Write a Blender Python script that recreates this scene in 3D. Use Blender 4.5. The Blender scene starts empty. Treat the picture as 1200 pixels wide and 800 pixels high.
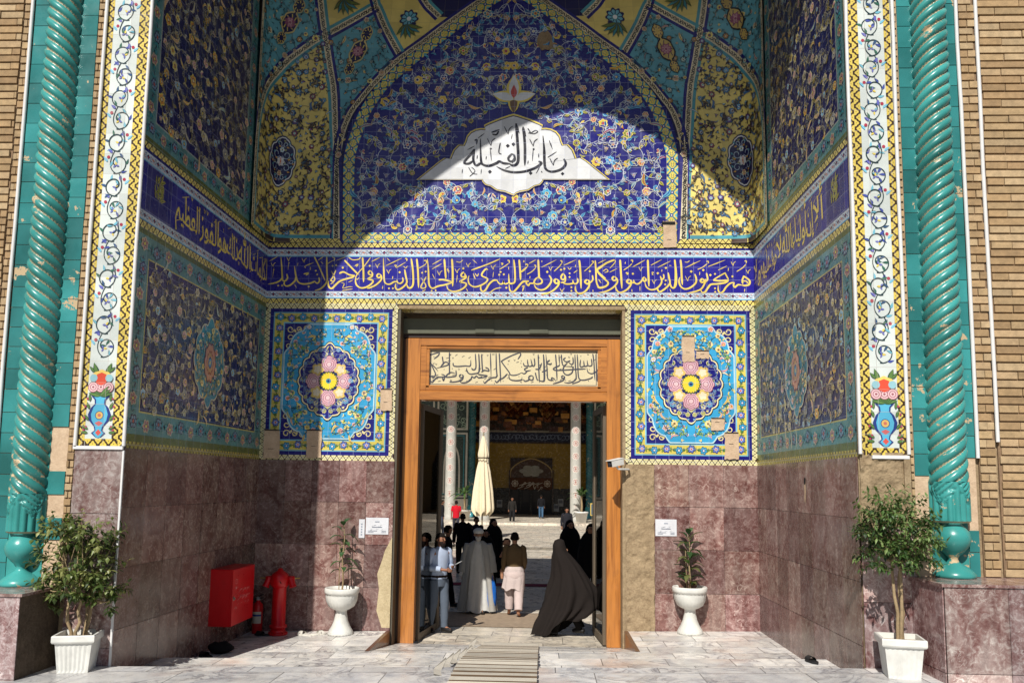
import bpy, bmesh, math, random
import numpy as np
from mathutils import Vector, Matrix
R = math.radians
SC = bpy.context.scene
COL = SC.collection
# ------------------------------------------------------------------ camera
CY, FPX, CX0, CD, CH = 465.0, 946.0, .54, 13.2, 2.39
_y = np.array([36, 568.5-CY, FPX]); _y /= np.linalg.norm(_y)
_u = np.array([118, -8240-CY, FPX]); _u /= np.linalg.norm(_u)
_u = _u - _y*(_u@_y); _u /= np.linalg.norm(_u)
_x = np.cross(_y, _u)
CM = np.stack([_x, _y, _u], 1)           # camera(x right,y down,z forward) = CM @ world
CC = np.array([CX0, -CD, CH])
def at(px, py, ax, val):
    """point where the sight line of photograph pixel (px,py) meets the plane axis=val (metres)"""
    d = CM.T@np.array([(px-600)/FPX, (py-CY)/FPX, 1.])
    t = (val-CC[ax])/d[ax]
    return CC+t*d
cam = bpy.data.cameras.new('camera'); cam_ob = bpy.data.objects.new('camera', cam); COL.objects.link(cam_ob)
rx = CM.T@np.array([1, 0, 0.]); ry = CM.T@np.array([0, -1., 0]); rz = CM.T@np.array([0, 0, -1.])
mw = Matrix.Identity(4)
for i in range(3):
    mw[i][0], mw[i][1], mw[i][2], mw[i][3] = rx[i], ry[i], rz[i], CC[i]
cam_ob.matrix_world = mw
cam.sensor_width = 36; cam.lens = FPX/1200*36; cam.clip_end = 6000; cam.clip_start = .05
cam.shift_y = (CY-400)/1200
SC.camera = cam_ob
# ------------------------------------------------------------------ light
SUN_AZ, SUN_EL = R(14.7), R(44.0)       # the light travels towards +Y, turned to +X
w = bpy.data.worlds.new("World"); SC.world = w; w.use_nodes = True
nt = w.node_tree; sky = nt.nodes.new('ShaderNodeTexSky'); sky.sky_type = 'NISHITA'; sky.sun_disc = False
sky.sun_elevation = SUN_EL; sky.sun_rotation = math.pi+SUN_AZ
sky.altitude = 900; sky.air_density = 1.0; sky.dust_density = 1.5
nt.links.new(sky.outputs[0], nt.nodes['Background'].inputs[0]); nt.nodes['Background'].inputs[1].default_value = .053
sl = bpy.data.lights.new('sun', 'SUN'); sl.energy = 4.6; sl.angle = R(.53); sl.color = (1, .95, .87)
so = bpy.data.objects.new('sun', sl); COL.objects.link(so)
sd = Vector((math.sin(SUN_AZ)*math.cos(SUN_EL), math.cos(SUN_AZ)*math.cos(SUN_EL), -math.sin(SUN_EL)))
so.rotation_euler = sd.to_track_quat('-Z', 'Y').to_euler(); so.location = (-6, -30, 30)
SC.view_settings.view_transform = 'Standard'; SC.view_settings.look = 'None'
SC.view_settings.exposure = 0.2; SC.view_settings.gamma = 1
SC.cycles.max_bounces = 8; SC.cycles.diffuse_bounces = 4; SC.cycles.transparent_max_bounces = 8
# ------------------------------------------------------------------ helpers
def lin(v):
    v /= 255.
    return v/12.92 if v <= .04045 else ((v+.055)/1.055)**2.4
def C(r, g, b, k=1.0): return (lin(r)*k, lin(g)*k, lin(b)*k, 1)
def tag(o, label=None, cat=None, group=None, kind=None):
    if label: o['label'] = label
    if cat: o['category'] = cat
    if group: o['group'] = group
    if kind: o['kind'] = kind
    return o
def empty(name, loc=(0, 0, 0), rz=0, parent=None):
    o = bpy.data.objects.new(name, None); COL.objects.link(o); o.location = loc; o.rotation_euler = (0, 0, rz)
    o.empty_display_size = .2
    if parent: o.parent = parent
    return o
def thing(name, label, cat, loc=(0, 0, 0), rz=0, group=None):
    return tag(empty(name, loc, rz), label, cat, group)
class MB:
    """collects faces with a colour, a material slot and uv, then becomes one mesh object"""
    def __init__(s): s.v = []; s.f = []; s.c = []; s.m = []; s.uv = []; s.sm = []
    def add(s, vs, fs, col=(.8, .8, .8, 1), m=0, uv=None, smooth=False):
        n = len(s.v); s.v.extend([tuple(map(float, q)) for q in vs])
        s.uv.extend(uv if uv is not None else [(float(q[0]), float(q[2])) for q in vs])
        for i, f in enumerate(fs):
            s.f.append([n+k for k in f]); s.c.append(col[i] if isinstance(col, list) else col); s.m.append(m); s.sm.append(smooth)
    def box(s, x0, x1, y0, y1, z0, z1, col=(.8, .8, .8, 1), m=0, bev=0):
        if bev:
            b = bev
            vs = []
            for z, i in ((z0, b), (z0+b, 0), (z1-b, 0), (z1, b)):
                for (sx, sy) in ((-1, -1), (1, -1), (1, 1), (-1, 1)):
                    x = x0+i if sx < 0 else x1-i; y = y0+i if sy < 0 else y1-i
                    vs += [(x, y+(b if sy < 0 and not i else -b if not i else 0), z), (x+(b if sx < 0 and not i else -b if not i else 0), y, z)] if 0 else [(x, y, z)]
            fs = [(3, 2, 1, 0), (12, 13, 14, 15)]
            for k in range(3):
                for i in range(4): fs.append((4*k+i, 4*k+(i+1) % 4, 4*k+4+(i+1) % 4, 4*k+4+i))
            s.add(vs, fs, col, m); return
        vs = [(x0, y0, z0), (x1, y0, z0), (x1, y1, z0), (x0, y1, z0), (x0, y0, z1), (x1, y0, z1), (x1, y1, z1), (x0, y1, z1)]
        s.add(vs, [(3, 2, 1, 0), (4, 5, 6, 7), (0, 1, 5, 4), (1, 2, 6, 5), (2, 3, 7, 6), (3, 0, 4, 7)], col, m)
    def tube(s, path, r, n=8, col=(.8, .8, .8, 1), m=0, cap=True, flat=1.0, smooth=True):
        P = [Vector(p) for p in path]; k = len(P)
        rs = r if isinstance(r, (list, tuple)) else [r]*k
        t0 = (P[1]-P[0]).normalized(); a = t0.orthogonal().normalized(); vs = []
        for i in range(k):
            t = (P[min(i+1, k-1)]-P[max(i-1, 0)]).normalized()
            a = (a-t*a.dot(t)).normalized(); b = t.cross(a)
            for j in range(n):
                q = 2*math.pi*j/n; vs.append(P[i]+a*(rs[i]*math.cos(q))+b*(rs[i]*flat*math.sin(q)))
        fs = [(i*n+j, i*n+(j+1) % n, (i+1)*n+(j+1) % n, (i+1)*n+j) for i in range(k-1) for j in range(n)]
        s.add(vs, fs, col, m, smooth=smooth)
        if cap: s.add(vs[:n], [tuple(range(n))[::-1]], col, m); s.add(vs[-n:], [tuple(range(n))], col, m)
    def lathe(s, prof, n=24, col=(.8, .8, .8, 1), m=0, o=(0, 0, 0), flute=None, smooth=True):
        vs = []; k = len(prof)
        for i, (r, z) in enumerate(prof):
            for j in range(n):
                a = 2*math.pi*j/n; rr = r*(1+(flute(i, a) if flute else 0))
                vs.append((o[0]+rr*math.cos(a), o[1]+rr*math.sin(a), o[2]+z))
        fs = [(i*n+j, i*n+(j+1) % n, (i+1)*n+(j+1) % n, (i+1)*n+j) for i in range(k-1) for j in range(n)]
        s.add(vs, fs, col, m, smooth=smooth)
    def loft(s, rings, col=(.8, .8, .8, 1), m=0, cap0=True, cap1=True, smooth=True):
        n = len(rings[0]); vs = [p for r in rings for p in r]
        fs = [(i*n+j, i*n+(j+1) % n, (i+1)*n+(j+1) % n, (i+1)*n+j) for i in range(len(rings)-1) for j in range(n)]
        s.add(vs, fs, col, m, smooth=smooth)
        if cap0: s.add(rings[0], [tuple(range(n))[::-1]], col, m, smooth=smooth)
        if cap1: s.add(rings[-1], [tuple(range(n))], col, m, smooth=smooth)
    def build(s, name, mats, parent=None, loc=None, rz=0, label=None):
        me = bpy.data.meshes.new(name); me.from_pydata(s.v, [], s.f)
        for x in (mats if isinstance(mats, (list, tuple)) else [mats]): me.materials.append(x)
        me.polygons.foreach_set('material_index', s.m); me.polygons.foreach_set('use_smooth', s.sm)
        lt = np.array([len(f) for f in s.f]); ca = np.repeat(np.array(s.c, dtype=np.float32).reshape(-1, 4), lt, 0)
        a = me.color_attributes.new('Col', 'FLOAT_COLOR', 'CORNER'); a.data.foreach_set('color', ca.ravel())
        li = np.array([i for f in s.f for i in f]); u = np.array(s.uv, dtype=np.float32)[li]
        l = me.uv_layers.new(name='UVMap'); l.data.foreach_set('uv', u.ravel())
        me.update()
        o = bpy.data.objects.new(name, me); COL.objects.link(o)
        if parent: o.parent = parent
        if loc is not None: o.location = loc
        if rz: o.rotation_euler = (0, 0, rz)
        if label: o['label'] = label
        return o
def copy_tree(o, parent=None):
    c = o.copy(); COL.objects.link(c); c.parent = parent
    for ch in [q for q in bpy.data.objects if q.parent == o]: copy_tree(ch, c)
    return c
# ------------------------------------------------------------------ materials
class NT:
    def __init__(s, name):
        s.mat = bpy.data.materials.new(name); s.mat.use_nodes = True; s.t = s.mat.node_tree
        s.b = s.t.nodes['Principled BSDF']
    def n(s, typ, **kw):
        q = s.t.nodes.new('ShaderNode'+typ)
        for k, v in kw.items():
            if k.startswith('i_'):
                key = k[2:].replace('_', ' ')
                q.inputs[int(key) if key.isdigit() else key].default_value = v
            else: setattr(q, k, v)
        return q
    def l(s, a, b, ao=0):
        s.t.links.new(a.outputs[ao] if hasattr(a, 'outputs') else a, b); return s
    def coords(s, scale=(1, 1, 1), src='Object', rot=(0, 0, 0)):
        tc = s.n('TexCoord'); mp = s.n('Mapping'); mp.inputs['Scale'].default_value = scale; mp.inputs['Rotation'].default_value = rot
        s.l(tc.outputs[src], mp.inputs[0]); return mp.outputs[0]
    def noise(s, co, scale, detail=4, rough=.55, dist=0):
        q = s.n('TexNoise'); q.inputs['Scale'].default_value = scale; q.inputs['Detail'].default_value = detail
        q.inputs['Roughness'].default_value = rough; q.inputs['Distortion'].default_value = dist
        s.l(co, q.inputs['Vector']); return q.outputs['Fac']
    def ramp(s, f, stops):
        q = s.n('ValToRGB'); e = q.color_ramp.elements
        e[0].position, e[0].color = stops[0]; e[1].position, e[1].color = stops[-1]
        for p, c in stops[1:-1]: x = e.new(p); x.color = c
        s.l(f, q.inputs[0]); return q.outputs[0]
    def mix(s, f, a, b, mode='MIX'):
        q = s.n('MixRGB', blend_type=mode)
        for i, x in ((0, f), (1, a), (2, b)):
            if hasattr(x, 'is_output') or hasattr(x, 'links'): s.l(x, q.inputs[i])
            else: q.inputs[i].default_value = x
        return q.outputs[0]
    def bump(s, h, strength=.3, dist=.01):
        q = s.n('Bump'); q.inputs['Strength'].default_value = strength; q.inputs['Distance'].default_value = dist
        s.l(h, q.inputs['Height']); s.l(q.outputs[0], s.b.inputs['Normal'])
    def base(s, c):
        if hasattr(c, 'links'): s.l(c, s.b.inputs['Base Color'])
        else: s.b.inputs['Base Color'].default_value = c
    def attr(s): return s.n('Attribute', attribute_name='Col').outputs['Color']
    def set(s, rough=.5, metal=0, spec=.5, **kw):
        s.b.inputs['Roughness'].default_value = rough; s.b.inputs['Metallic'].default_value = metal
        s.b.inputs['Specular IOR Level'].default_value = spec
        for k, v in kw.items(): s.b.inputs[k.replace('_', ' ')].default_value = v
def G(v): return (v, v, v, 1)
def m_plain(name, col=None, rough=.6, metal=0, spec=.4, var=.25, scale=6, bump=0, bscale=60, **kw):
    """colour (or the Col attribute) broken up by noise wear"""
    t = NT(name); co = t.coords()
    c = t.attr() if col is None else None
    f = t.noise(co, scale, 5, .6)
    k = t.ramp(f, [(.25, G(1-var)), (.75, G(1))])
    t.base(t.mix(1.0, c if c is not None else col, k, 'MULTIPLY'))
    t.set(rough, metal, spec, **kw)
    r = t.n('MapRange'); r.inputs['To Min'].default_value = max(.02, rough-.1); r.inputs['To Max'].default_value = min(1, rough+.12)
    t.l(f, r.inputs[0]); t.l(r.outputs[0], t.b.inputs['Roughness'])
    if bump: t.bump(t.noise(co, bscale, 4, .6), bump, .01)
    return t.mat
def m_tile(name, joint=.215, rough=.2, jcol=C(170, 176, 200), jw=.004, jamt=.42, spec=.5):
    """glazed painted tile: Col attribute, square tile joints from the uv (metres), slight glaze waviness"""
    t = NT(name); uv = t.coords(src='UV'); ob = t.coords()
    br = t.n('TexBrick', offset=0.0, squash=1.0)
    br.inputs['Scale'].default_value = 1; br.inputs['Brick Width'].default_value = joint*1.0; br.inputs['Row Height'].default_value = joint
    br.inputs['Mortar Size'].default_value = jw; br.inputs['Mortar Smooth'].default_value = .3
    br.inputs['Color1'].default_value = G(.82); br.inputs['Color2'].default_value = G(1.08); br.inputs['Mortar'].default_value = G(1)
    t.l(uv, br.inputs['Vector'])
    c = t.mix(1.0, t.attr(), br.outputs['Color'], 'MULTIPLY')
    n1 = t.noise(ob, 2.2, 6, .65); dirt = t.ramp(n1, [(.3, G(.82)), (.62, G(1))])
    c = t.mix(1.0, c, dirt, 'MULTIPLY')
    mfac = t.n('Math', operation='MULTIPLY'); t.l(br.outputs['Fac'], mfac.inputs[0]); mfac.inputs[1].default_value = jamt
    c = t.mix(mfac.outputs[0], c, jcol)
    t.base(c); t.set(rough, 0, spec)
    rr = t.ramp(t.noise(ob, 5, 5, .6), [(.3, G(rough-.06)), (.7, G(rough+.22))]); t.l(rr, t.b.inputs['Roughness'])
    t.bump(t.noise(ob, 9, 3, .5), .12, .01)
    return t.mat
def m_redmarble():
    t = NT('red_veined_marble'); co = t.coords()
    at_ = t.attr()
    n1 = t.noise(co, 2.6, 8, .7, 1.0); n2 = t.noise(co, 15, 7, .7, .8)
    c = t.ramp(n1, [(.34, C(88, 46, 44)), (.45, C(122, 82, 80)), (.53, C(160, 136, 134)), (.72, C(186, 170, 168))])
    c = t.mix(.45, c, t.ramp(n2, [(.34, C(86, 48, 48)), (.5, C(150, 122, 120)), (.66, C(214, 202, 200))]))
    # white veins: thin zero crossings of distorted noise
    def vein(sc, w_, d):
        q = t.noise(co, sc, 3, .5, d); s = t.n('Math', operation='SUBTRACT'); t.l(q, s.inputs[0]); s.inputs[1].default_value = .5
        a = t.n('Math', operation='ABSOLUTE'); t.l(s.outputs[0], a.inputs[0])
        return t.ramp(a.outputs[0], [(0, G(1)), (w_, G(0))])
    msk = t.ramp(t.noise(co, 2.3, 3), [(.5, G(0)), (.62, G(1))])
    v = t.mix(1.0, vein(3.4, .010, 1.2), msk, 'MULTIPLY')
    v2 = t.mix(1.0, vein(9, .016, 1.4), t.ramp(t.noise(co, 3.1, 2), [(.48, G(0)), (.6, G(.6))]), 'MULTIPLY')
    c = t.mix(v, c, C(222, 210, 206)); c = t.mix(v2, c, C(210, 196, 194))
    c = t.mix(1.0, c, at_, 'MULTIPLY'); c = t.mix(1.0, c, (1, .965, .91, 1), 'MULTIPLY')
    # run-down grime
    st = t.noise(t.coords((5, 5, .5)), 1.5, 5, .6); c = t.mix(1.0, c, t.ramp(st, [(.35, G(.7)), (.6, G(1))]), 'MULTIPLY')
    t.base(c); t.set(.32, 0, .45)
    t.l(t.ramp(n2, [(.3, G(.12)), (.7, G(.36))]), t.b.inputs['Roughness'])
    t.bump(n2, .03, .01)
    return t.mat
def m_whitemarble(name='white_veined_marble', tint=(1, 1, 1, 1), bw=.78, rh=.42, rot=0, dark=1.0):
    t = NT(name); co = t.coords(); cr = t.coords(rot=(0, 0, rot))
    br = t.n('TexBrick', offset=.37, squash=1.0); br.offset_frequency = 2
    br.inputs['Scale'].default_value = 1; br.inputs['Brick Width'].default_value = bw; br.inputs['Row Height'].default_value = rh
    br.inputs['Mortar Size'].default_value = .006; br.inputs['Color1'].default_value = G(.76); br.inputs['Color2'].default_value = G(1.08); br.inputs['Mortar'].default_value = G(.3)
    t.l(cr, br.inputs['Vector'])
    # shift the veining slab by slab
    ad = t.n('VectorMath', operation='MULTIPLY_ADD'); t.l(br.outputs['Color'], ad.inputs[0]); ad.inputs[1].default_value = (9, 7, 3); t.l(co, ad.inputs[2])
    q = t.noise(ad.outputs[0], 1.7, 6, .6, 2.2)
    s = t.n('Math', operation='SUBTRACT'); t.l(q, s.inputs[0]); s.inputs[1].default_value = .5
    a = t.n('Math', operation='ABSOLUTE'); t.l(s.outputs[0], a.inputs[0])
    v = t.ramp(a.outputs[0], [(0, G(1)), (.02, G(.5)), (.07, G(0))])
    msk = t.ramp(t.noise(ad.outputs[0], 1.1, 3), [(.42, G(.05)), (.62, G(1))])
    v = t.mix(1.0, v, msk, 'MULTIPLY')
    cl = t.ramp(t.noise(ad.outputs[0], 2.0, 5, .6, 1), [(.3, C(196, 196, 197)), (.5, C(226, 223, 218)), (.7, C(240, 235, 226))])
    c = t.mix(v, cl, C(120, 118, 124))
    wm = t.ramp(t.noise(co, .8, 3), [(.58, G(0)), (.72, G(.5))]); c = t.mix(wm, c, C(206, 172, 150))
    c = t.mix(1.0, c, br.outputs['Color'], 'MULTIPLY')
    d = t.ramp(t.noise(co, 3, 6, .7), [(.3, G(.88*dark)), (.65, G(dark))]); c = t.mix(1.0, c, d, 'MULTIPLY'); c = t.mix(1.0, c, tint, 'MULTIPLY')
    t.base(c); t.set(.3, 0, .45)
    t.l(t.ramp(t.noise(co, 6, 4), [(.3, G(.2)), (.7, G(.5))]), t.b.inputs['Roughness'])
    return t.mat
def m_wood(name, a, b, axis='Z', rough=.35):
    t = NT(name); sc = {'Z': (14, 14, .9), 'X': (.9, 14, 14)}[axis]; co = t.coords(sc); ob = t.coords()
    n1 = t.noise(co, 1.2, 6, .6, 1.0); c = t.ramp(n1, [(.28, a), (.52, b), (.75, tuple(min(1, x*1.25) for x in b[:3])+(1,))])
    kn = t.ramp(t.noise(ob, 2.4, 3), [(.62, G(1)), (.75, G(.72))]); c = t.mix(1.0, c, kn, 'MULTIPLY')
    t.base(c); t.set(rough, 0, .5); t.bump(n1, .15, .006); t.b.inputs['Coat Weight'].default_value = .25
    return t.mat
def m_stucco(name, a, b, scale=5, bump=.8):
    t = NT(name); co = t.coords(); n1 = t.noise(co, scale, 8, .7); n2 = t.noise(co, scale*6, 5, .6)
    c = t.ramp(n1, [(.3, a), (.7, b)]); c = t.mix(.35, c, t.ramp(n2, [(.3, a), (.7, b)])); t.base(c); t.set(.95, 0, .1)
    t.bump(t.mix(.4, n1, n2), bump, .05); return t.mat
M = {}
M['tile'] = m_tile('glazed_painted_tile')
M['tile_plain'] = m_tile('glazed_plain_tile', joint=50, jamt=0, rough=.16)
M['red_marble'] = m_redmarble()
M['white_marble'] = m_whitemarble()
M['street_stone'] = m_whitemarble('grey_street_stone', (.86, .87, .9, 1), 1.1, .55)
M['court_stone'] = m_whitemarble('courtyard_stone', (1.04, .96, .83, 1), .9, .6)
M['wood'] = m_wood('varnished_orange_wood', C(134, 78, 30), C(178, 114, 50))
M['wood_h'] = m_wood('varnished_orange_wood_across', C(134, 78, 30), C(178, 114, 50), 'X')
M['dark_wood'] = m_wood('dark_brown_wood', C(60, 36, 24), C(96, 60, 38))
M['mortar'] = m_stucco('bare_mortar', C(116, 98, 76), C(176, 156, 126), 7, .4)
M['brickm'] = m_plain('buff_brick', None, .9, var=.4, scale=14, bump=.5, bscale=90)
M['col'] = m_plain('painted_surface', None, .55, var=.18)
M['white'] = m_plain('white_plastic', C(226, 226, 220), .4, var=.3)
M['conduit'] = m_plain('white_pvc', C(222, 222, 222), .45, var=.1)
M['red'] = m_plain('red_paint', C(196, 12, 22), .3, var=.2)
M['metal'] = m_plain('worn_steel', C(176, 170, 158), .42, metal=.85, var=.3, bump=.1)
M['dark'] = m_plain('dark_hole_and_edge_shade', C(22, 20, 20), .85, var=.3)
M['skin'] = m_plain('skin', None, .55, var=.1)
M['cloth'] = m_plain('cloth', None, .9, var=.16, scale=9, bump=.25, bscale=120, spec=.15)
M['bark'] = m_plain('bark', C(168, 146, 112), .9, var=.4, scale=20, bump=.6)
def m_leaf(name):
    t = NT(name); t.base(t.attr()); t.set(.42, 0, .45); t.b.inputs['Transmission Weight'].default_value = 0
    tr = t.n('BsdfTranslucent'); mx = t.n('MixShader'); mx.inputs[0].default_value = .25
    c2 = t.mix(1.0, t.attr(), (1.2, 1.5, .5, 1), 'MULTIPLY'); t.l(c2, tr.inputs[0])
    out = t.t.nodes['Material Output']; t.l(t.b.outputs[0], mx.inputs[1]); t.l(tr.outputs[0], mx.inputs[2]); t.l(mx.outputs[0], out.inputs[0])
    return t.mat
M['leaf'] = m_leaf('leaf')
def m_glass():
    t = NT('door_glass'); t.base(G(.9)); t.set(.03, 0, .5)
    tr = t.n('BsdfTransparent'); tr.inputs[0].default_value = (.55, .6, .6, 1); mx = t.n('MixShader'); fr = t.n('Fresnel'); fr.inputs[0].default_value = 1.6
    gl = t.n('BsdfGlossy'); gl.inputs['Roughness'].default_value = .02
    out = t.t.nodes['Material Output']; t.l(fr.outputs[0], mx.inputs[0]); t.l(tr.outputs[0], mx.inputs[1]); t.l(gl.outputs[0], mx.inputs[2]); t.l(mx.outputs[0], out.inputs[0])
    return t.mat
M['glass'] = m_glass()
def fz(x, y=-1.):       # level of the paving: it drains gently to the left, two steps up to the street
    b = .075+.019*x
    return b if y > -2.97 else b+.19 if y > -4.15 else b+.34
ZC = -.25               # level of the courtyard beyond the door
# ================================================================== painted tile art (flat inlay just proud of the tile)
class Pen:
    def __init__(s, mb, surf, f=None, h=.001, st=None, ek=1):
        s.ek = ek; s.mb, s.surf, s.f, s.h = mb, surf, f, h; s.st = st if st is not None else {'k': 0}
    def sub(s, g):
        f = s.f
        return Pen(s.mb, s.surf, (lambda x, y: f(*g(x, y))) if f else g, s.h, s.st, s.ek)
    def at(s, x, y, rot=0, sc=1, flip=1):
        c, n = math.cos(rot)*sc, math.sin(rot)*sc
        return s.sub(lambda u, v: (x+c*u-n*v*flip, y+n*u+c*v*flip))
    def along(s, path):
        P = np.array(path, float); d = np.linalg.norm(np.diff(P, axis=0), axis=1); S = np.concatenate([[0], np.cumsum(d)])
        T = np.gradient(P, S, axis=0); T /= np.linalg.norm(T, axis=1)[:, None]
        def g(x, y):
            if x < 0: px, py = P[0]+T[0]*x
            elif x > S[-1]: px, py = P[-1]+T[-1]*(x-S[-1])
            else: px, py = np.interp(x, S, P[:, 0]), np.interp(x, S, P[:, 1])
            tx, ty = np.interp(x, S, T[:, 0]), np.interp(x, S, T[:, 1])
            return (px-ty*y, py+tx*y)
        q = s.sub(g); q.len = S[-1]; return q
    def lift(s):                     # every motif lies on a level of its own
        s.st['k'] += 1; q = Pen(s.mb, s.surf, s.f, s.h+.002+(s.st['k'] % 24)*.0002*(1 if s.ek == 1 else 3), s.st, s.ek); return q
    def up(s, dh): return Pen(s.mb, s.surf, s.f, s.h+dh, s.st, s.ek)
    def put(s, pts, faces, col, dh=0):
        ab = [s.f(x, y) for x, y in pts] if s.f else pts
        s.mb.add([s.surf(a, b, s.h+dh*s.ek) for a, b in ab], faces, col, 0, uv=[(float(a), float(b)) for a, b in ab])
    def poly(s, pts, col, dh=0): s.put(pts, [tuple(range(len(pts)))], col, dh)
    def fan(s, c, pts, col, dh=0):
        n = len(pts); s.put([c]+list(pts), [(0, i+1, (i+1) % n+1) for i in range(n)], col, dh)
    def blob(s, c, pts, col, dh=0, nr=6):
        n = len(pts); v = [c]
        for j in range(1, nr+1): v += [(c[0]+(x-c[0])*j/nr, c[1]+(y-c[1])*j/nr) for x, y in pts]
        F = [(0, i+1, (i+1) % n+1) for i in range(n)]
        for j in range(nr-1): F += [(1+j*n+i, 1+j*n+n+i, 1+j*n+n+(i+1) % n, 1+j*n+(i+1) % n) for i in range(n)]
        s.put(v, F, col, dh)
    def disc(s, x, y, r, col, dh=0, n=10): s.fan((x, y), [(x+r*math.cos(2*math.pi*i/n), y+r*math.sin(2*math.pi*i/n)) for i in range(n)], col, dh)
    def rect(s, x0, y0, x1, y1, col, dh=0, nx=1, ny=1):
        v = [(x0+(x1-x0)*i/nx, y0+(y1-y0)*j/ny) for j in range(ny+1) for i in range(nx+1)]
        s.put(v, [(j*(nx+1)+i, j*(nx+1)+i+1, (j+1)*(nx+1)+i+1, (j+1)*(nx+1)+i) for j in range(ny) for i in range(nx)], col, dh)
    def stroke(s, pts, w, col, dh=0, taper=0, close=False):
        n = len(pts); v = []
        for i in range(n):
            x0, y0 = pts[(i-1) % n] if close else pts[max(i-1, 0)]; x1, y1 = pts[(i+1) % n] if close else pts[min(i+1, n-1)]
            dx, dy = x1-x0, y1-y0; d = math.hypot(dx, dy) or 1
            k = w/2*(1-taper*(i/(n-1)) if taper else 1)
            v += [(pts[i][0]-dy/d*k, pts[i][1]+dx/d*k), (pts[i][0]+dy/d*k, pts[i][1]-dx/d*k)]
        f = [(2*i+1, 2*i+3, 2*i+2, 2*i) for i in range(n-1)]
        if close: f.append((2*n-1, 1, 0, 2*n-2))
        s.put(v, f, col, dh)
E_ = 4e-5
NAVY = C(27, 25, 122); DNAVY = C(20, 17, 80); YEL = C(238, 216, 96); CRM = C(240, 228, 176); WHT = C(226, 230, 232); TEAL = C(56, 140, 152); TURQ = C(62, 166, 210)
LBL = C(128, 196, 226); RED = C(204, 70, 58); PNK = C(214, 150, 160); MAG = C(146, 74, 110); GRN = C(84, 134, 74); DGR = C(44, 74, 52); BRN = C(66, 44, 34); ORG = C(214, 140, 66); OLV = C(104, 122, 48); BLK = C(22, 20, 34)
def radial(n, f, r=1.0): return [(r*f(2*math.pi*i/n)*math.cos(2*math.pi*i/n), r*f(2*math.pi*i/n)*math.sin(2*math.pi*i/n)) for i in range(n)]
def rosette(p, r, n, co, cp, cc, c2=None):
    p = p.lift(); f = lambda a: .70+.30*abs(math.cos(n*a/2))
    p.fan((0, 0), radial(n*5, f, r), co); p.fan((0, 0), radial(n*5, f, r*.80), cp, E_)
    for i in range(n):
        a = 2*math.pi*(i+.5)/n; p.stroke([(r*.25*math.cos(a), r*.25*math.sin(a)), (r*.62*math.cos(a), r*.62*math.sin(a))], r*.09, co, 2*E_)
    p.disc(0, 0, r*.36, c2 or co, 3*E_, 8); p.disc(0, 0, r*.24, cc, 4*E_, 8)
def palmette(p, r, co, cp, cc, c3):
    p = p.lift()
    f = lambda a: (.62+.38*math.cos(a/2)**2)*(.84+.16*abs(math.cos(3.5*a)))
    p.fan((0, 0), radial(42, f, r), co); p.fan((0, 0), radial(42, f, r*.82), cp, E_)
    for k in (-2, -1, 0, 1, 2):
        a = k*.5; p.stroke([(-.25*r, 0), (.62*r*math.cos(a), .62*r*math.sin(a))], r*.07, co, 2*E_)
    g = lambda a: .6+.4*math.cos(a/2)**2
    p.fan((-.1*r, 0), [(x-.1*r, y) for x, y in radial(14, g, r*.45)], c3, 3*E_); p.fan((-.1*r, 0), [(x-.1*r, y) for x, y in radial(14, g, r*.28)], cc, 4*E_)
def leaf(p, L, W, co, ci, bend=0, edge=.17):
    p = p.lift(); n = 7; up = []; dn = []
    for i in range(n+1):
        t = i/n; x = L*t; y = bend*L*t*t; q = W*math.sin(math.pi*t**.8)*.5
        up.append((x, y+q)); dn.append((x, y-q))
    def strip(k, col, dh):
        v = []
        for (a, b), (c, d) in zip(up, dn):
            m = (b+d)/2; v += [(a, m+(b-m)*k), (c, m+(d-m)*k)]
        p.put(v, [(2*i+1, 2*i+3, 2*i+2, 2*i) for i in range(n)], col, dh)
    strip(1, co, 0)
    if ci: strip(1-2*edge, ci, E_)
def saz(p, L, W, co, ci, cs, bend=.35):
    """long curved serrated leaf"""
    p = p.lift(); n = 12; v = []; v2 = []; sp = []
    for i in range(n+1):
        t = i/n; x = L*t; y = bend*L*math.sin(t*math.pi*.75); q = W*.5*math.sin(math.pi*min(1, .12+.88*t)**.9)
        z = q*(1.25 if i % 2 else .85)
        v += [(x, y+z), (x, y-q)]; v2 += [(x, y+z*.66), (x, y-q*.66)]; sp.append((x, y))
    F = [(2*i+1, 2*i+3, 2*i+2, 2*i) for i in range(n)]
    p.put(v, F, co); p.put(v2, F, ci, E_); p.stroke(sp, W*.2, cs, 2*E_)
def bud(p, L, co, ci, cs):
    p = p.lift(); g = lambda a: .5+.5*math.cos(a/2)**3
    p.fan((L*.3, 0), [(x+L*.4, y*.9) for x, y in radial(14, g, L*.6)], co); p.fan((L*.3, 0), [(x+L*.4, y*.9) for x, y in radial(14, g, L*.42)], ci, E_)
    p.disc(L*.3, 0, L*.13, cs, 2*E_, 6)
def spiral(r, turns, n=26, k=.72, a0=0, sgn=1):
    return [(r*(1-k*i/(n-1))*math.cos(a0+sgn*2*math.pi*turns*i/(n-1)), r*(1-k*i/(n-1))*math.sin(a0+sgn*2*math.pi*turns*i/(n-1))) for i in range(n)]
def qbez(a, b, c, n=7): return [((1-t)**2*a[0]+2*t*(1-t)*b[0]+t*t*c[0], (1-t)**2*a[1]+2*t*(1-t)*b[1]+t*t*c[1]) for t in [i/n for i in range(n+1)]]
def pip(poly):
    P = [(float(a), float(b)) for a, b in poly]; n = len(P)
    def f(x, y):
        c = False; j = n-1
        for i in range(n):
            if (P[i][1] > y) != (P[j][1] > y) and x < (P[j][0]-P[i][0])*(y-P[i][1])/(P[j][1]-P[i][1])+P[i][0]: c = not c
            j = i
        return c
    return f
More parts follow.
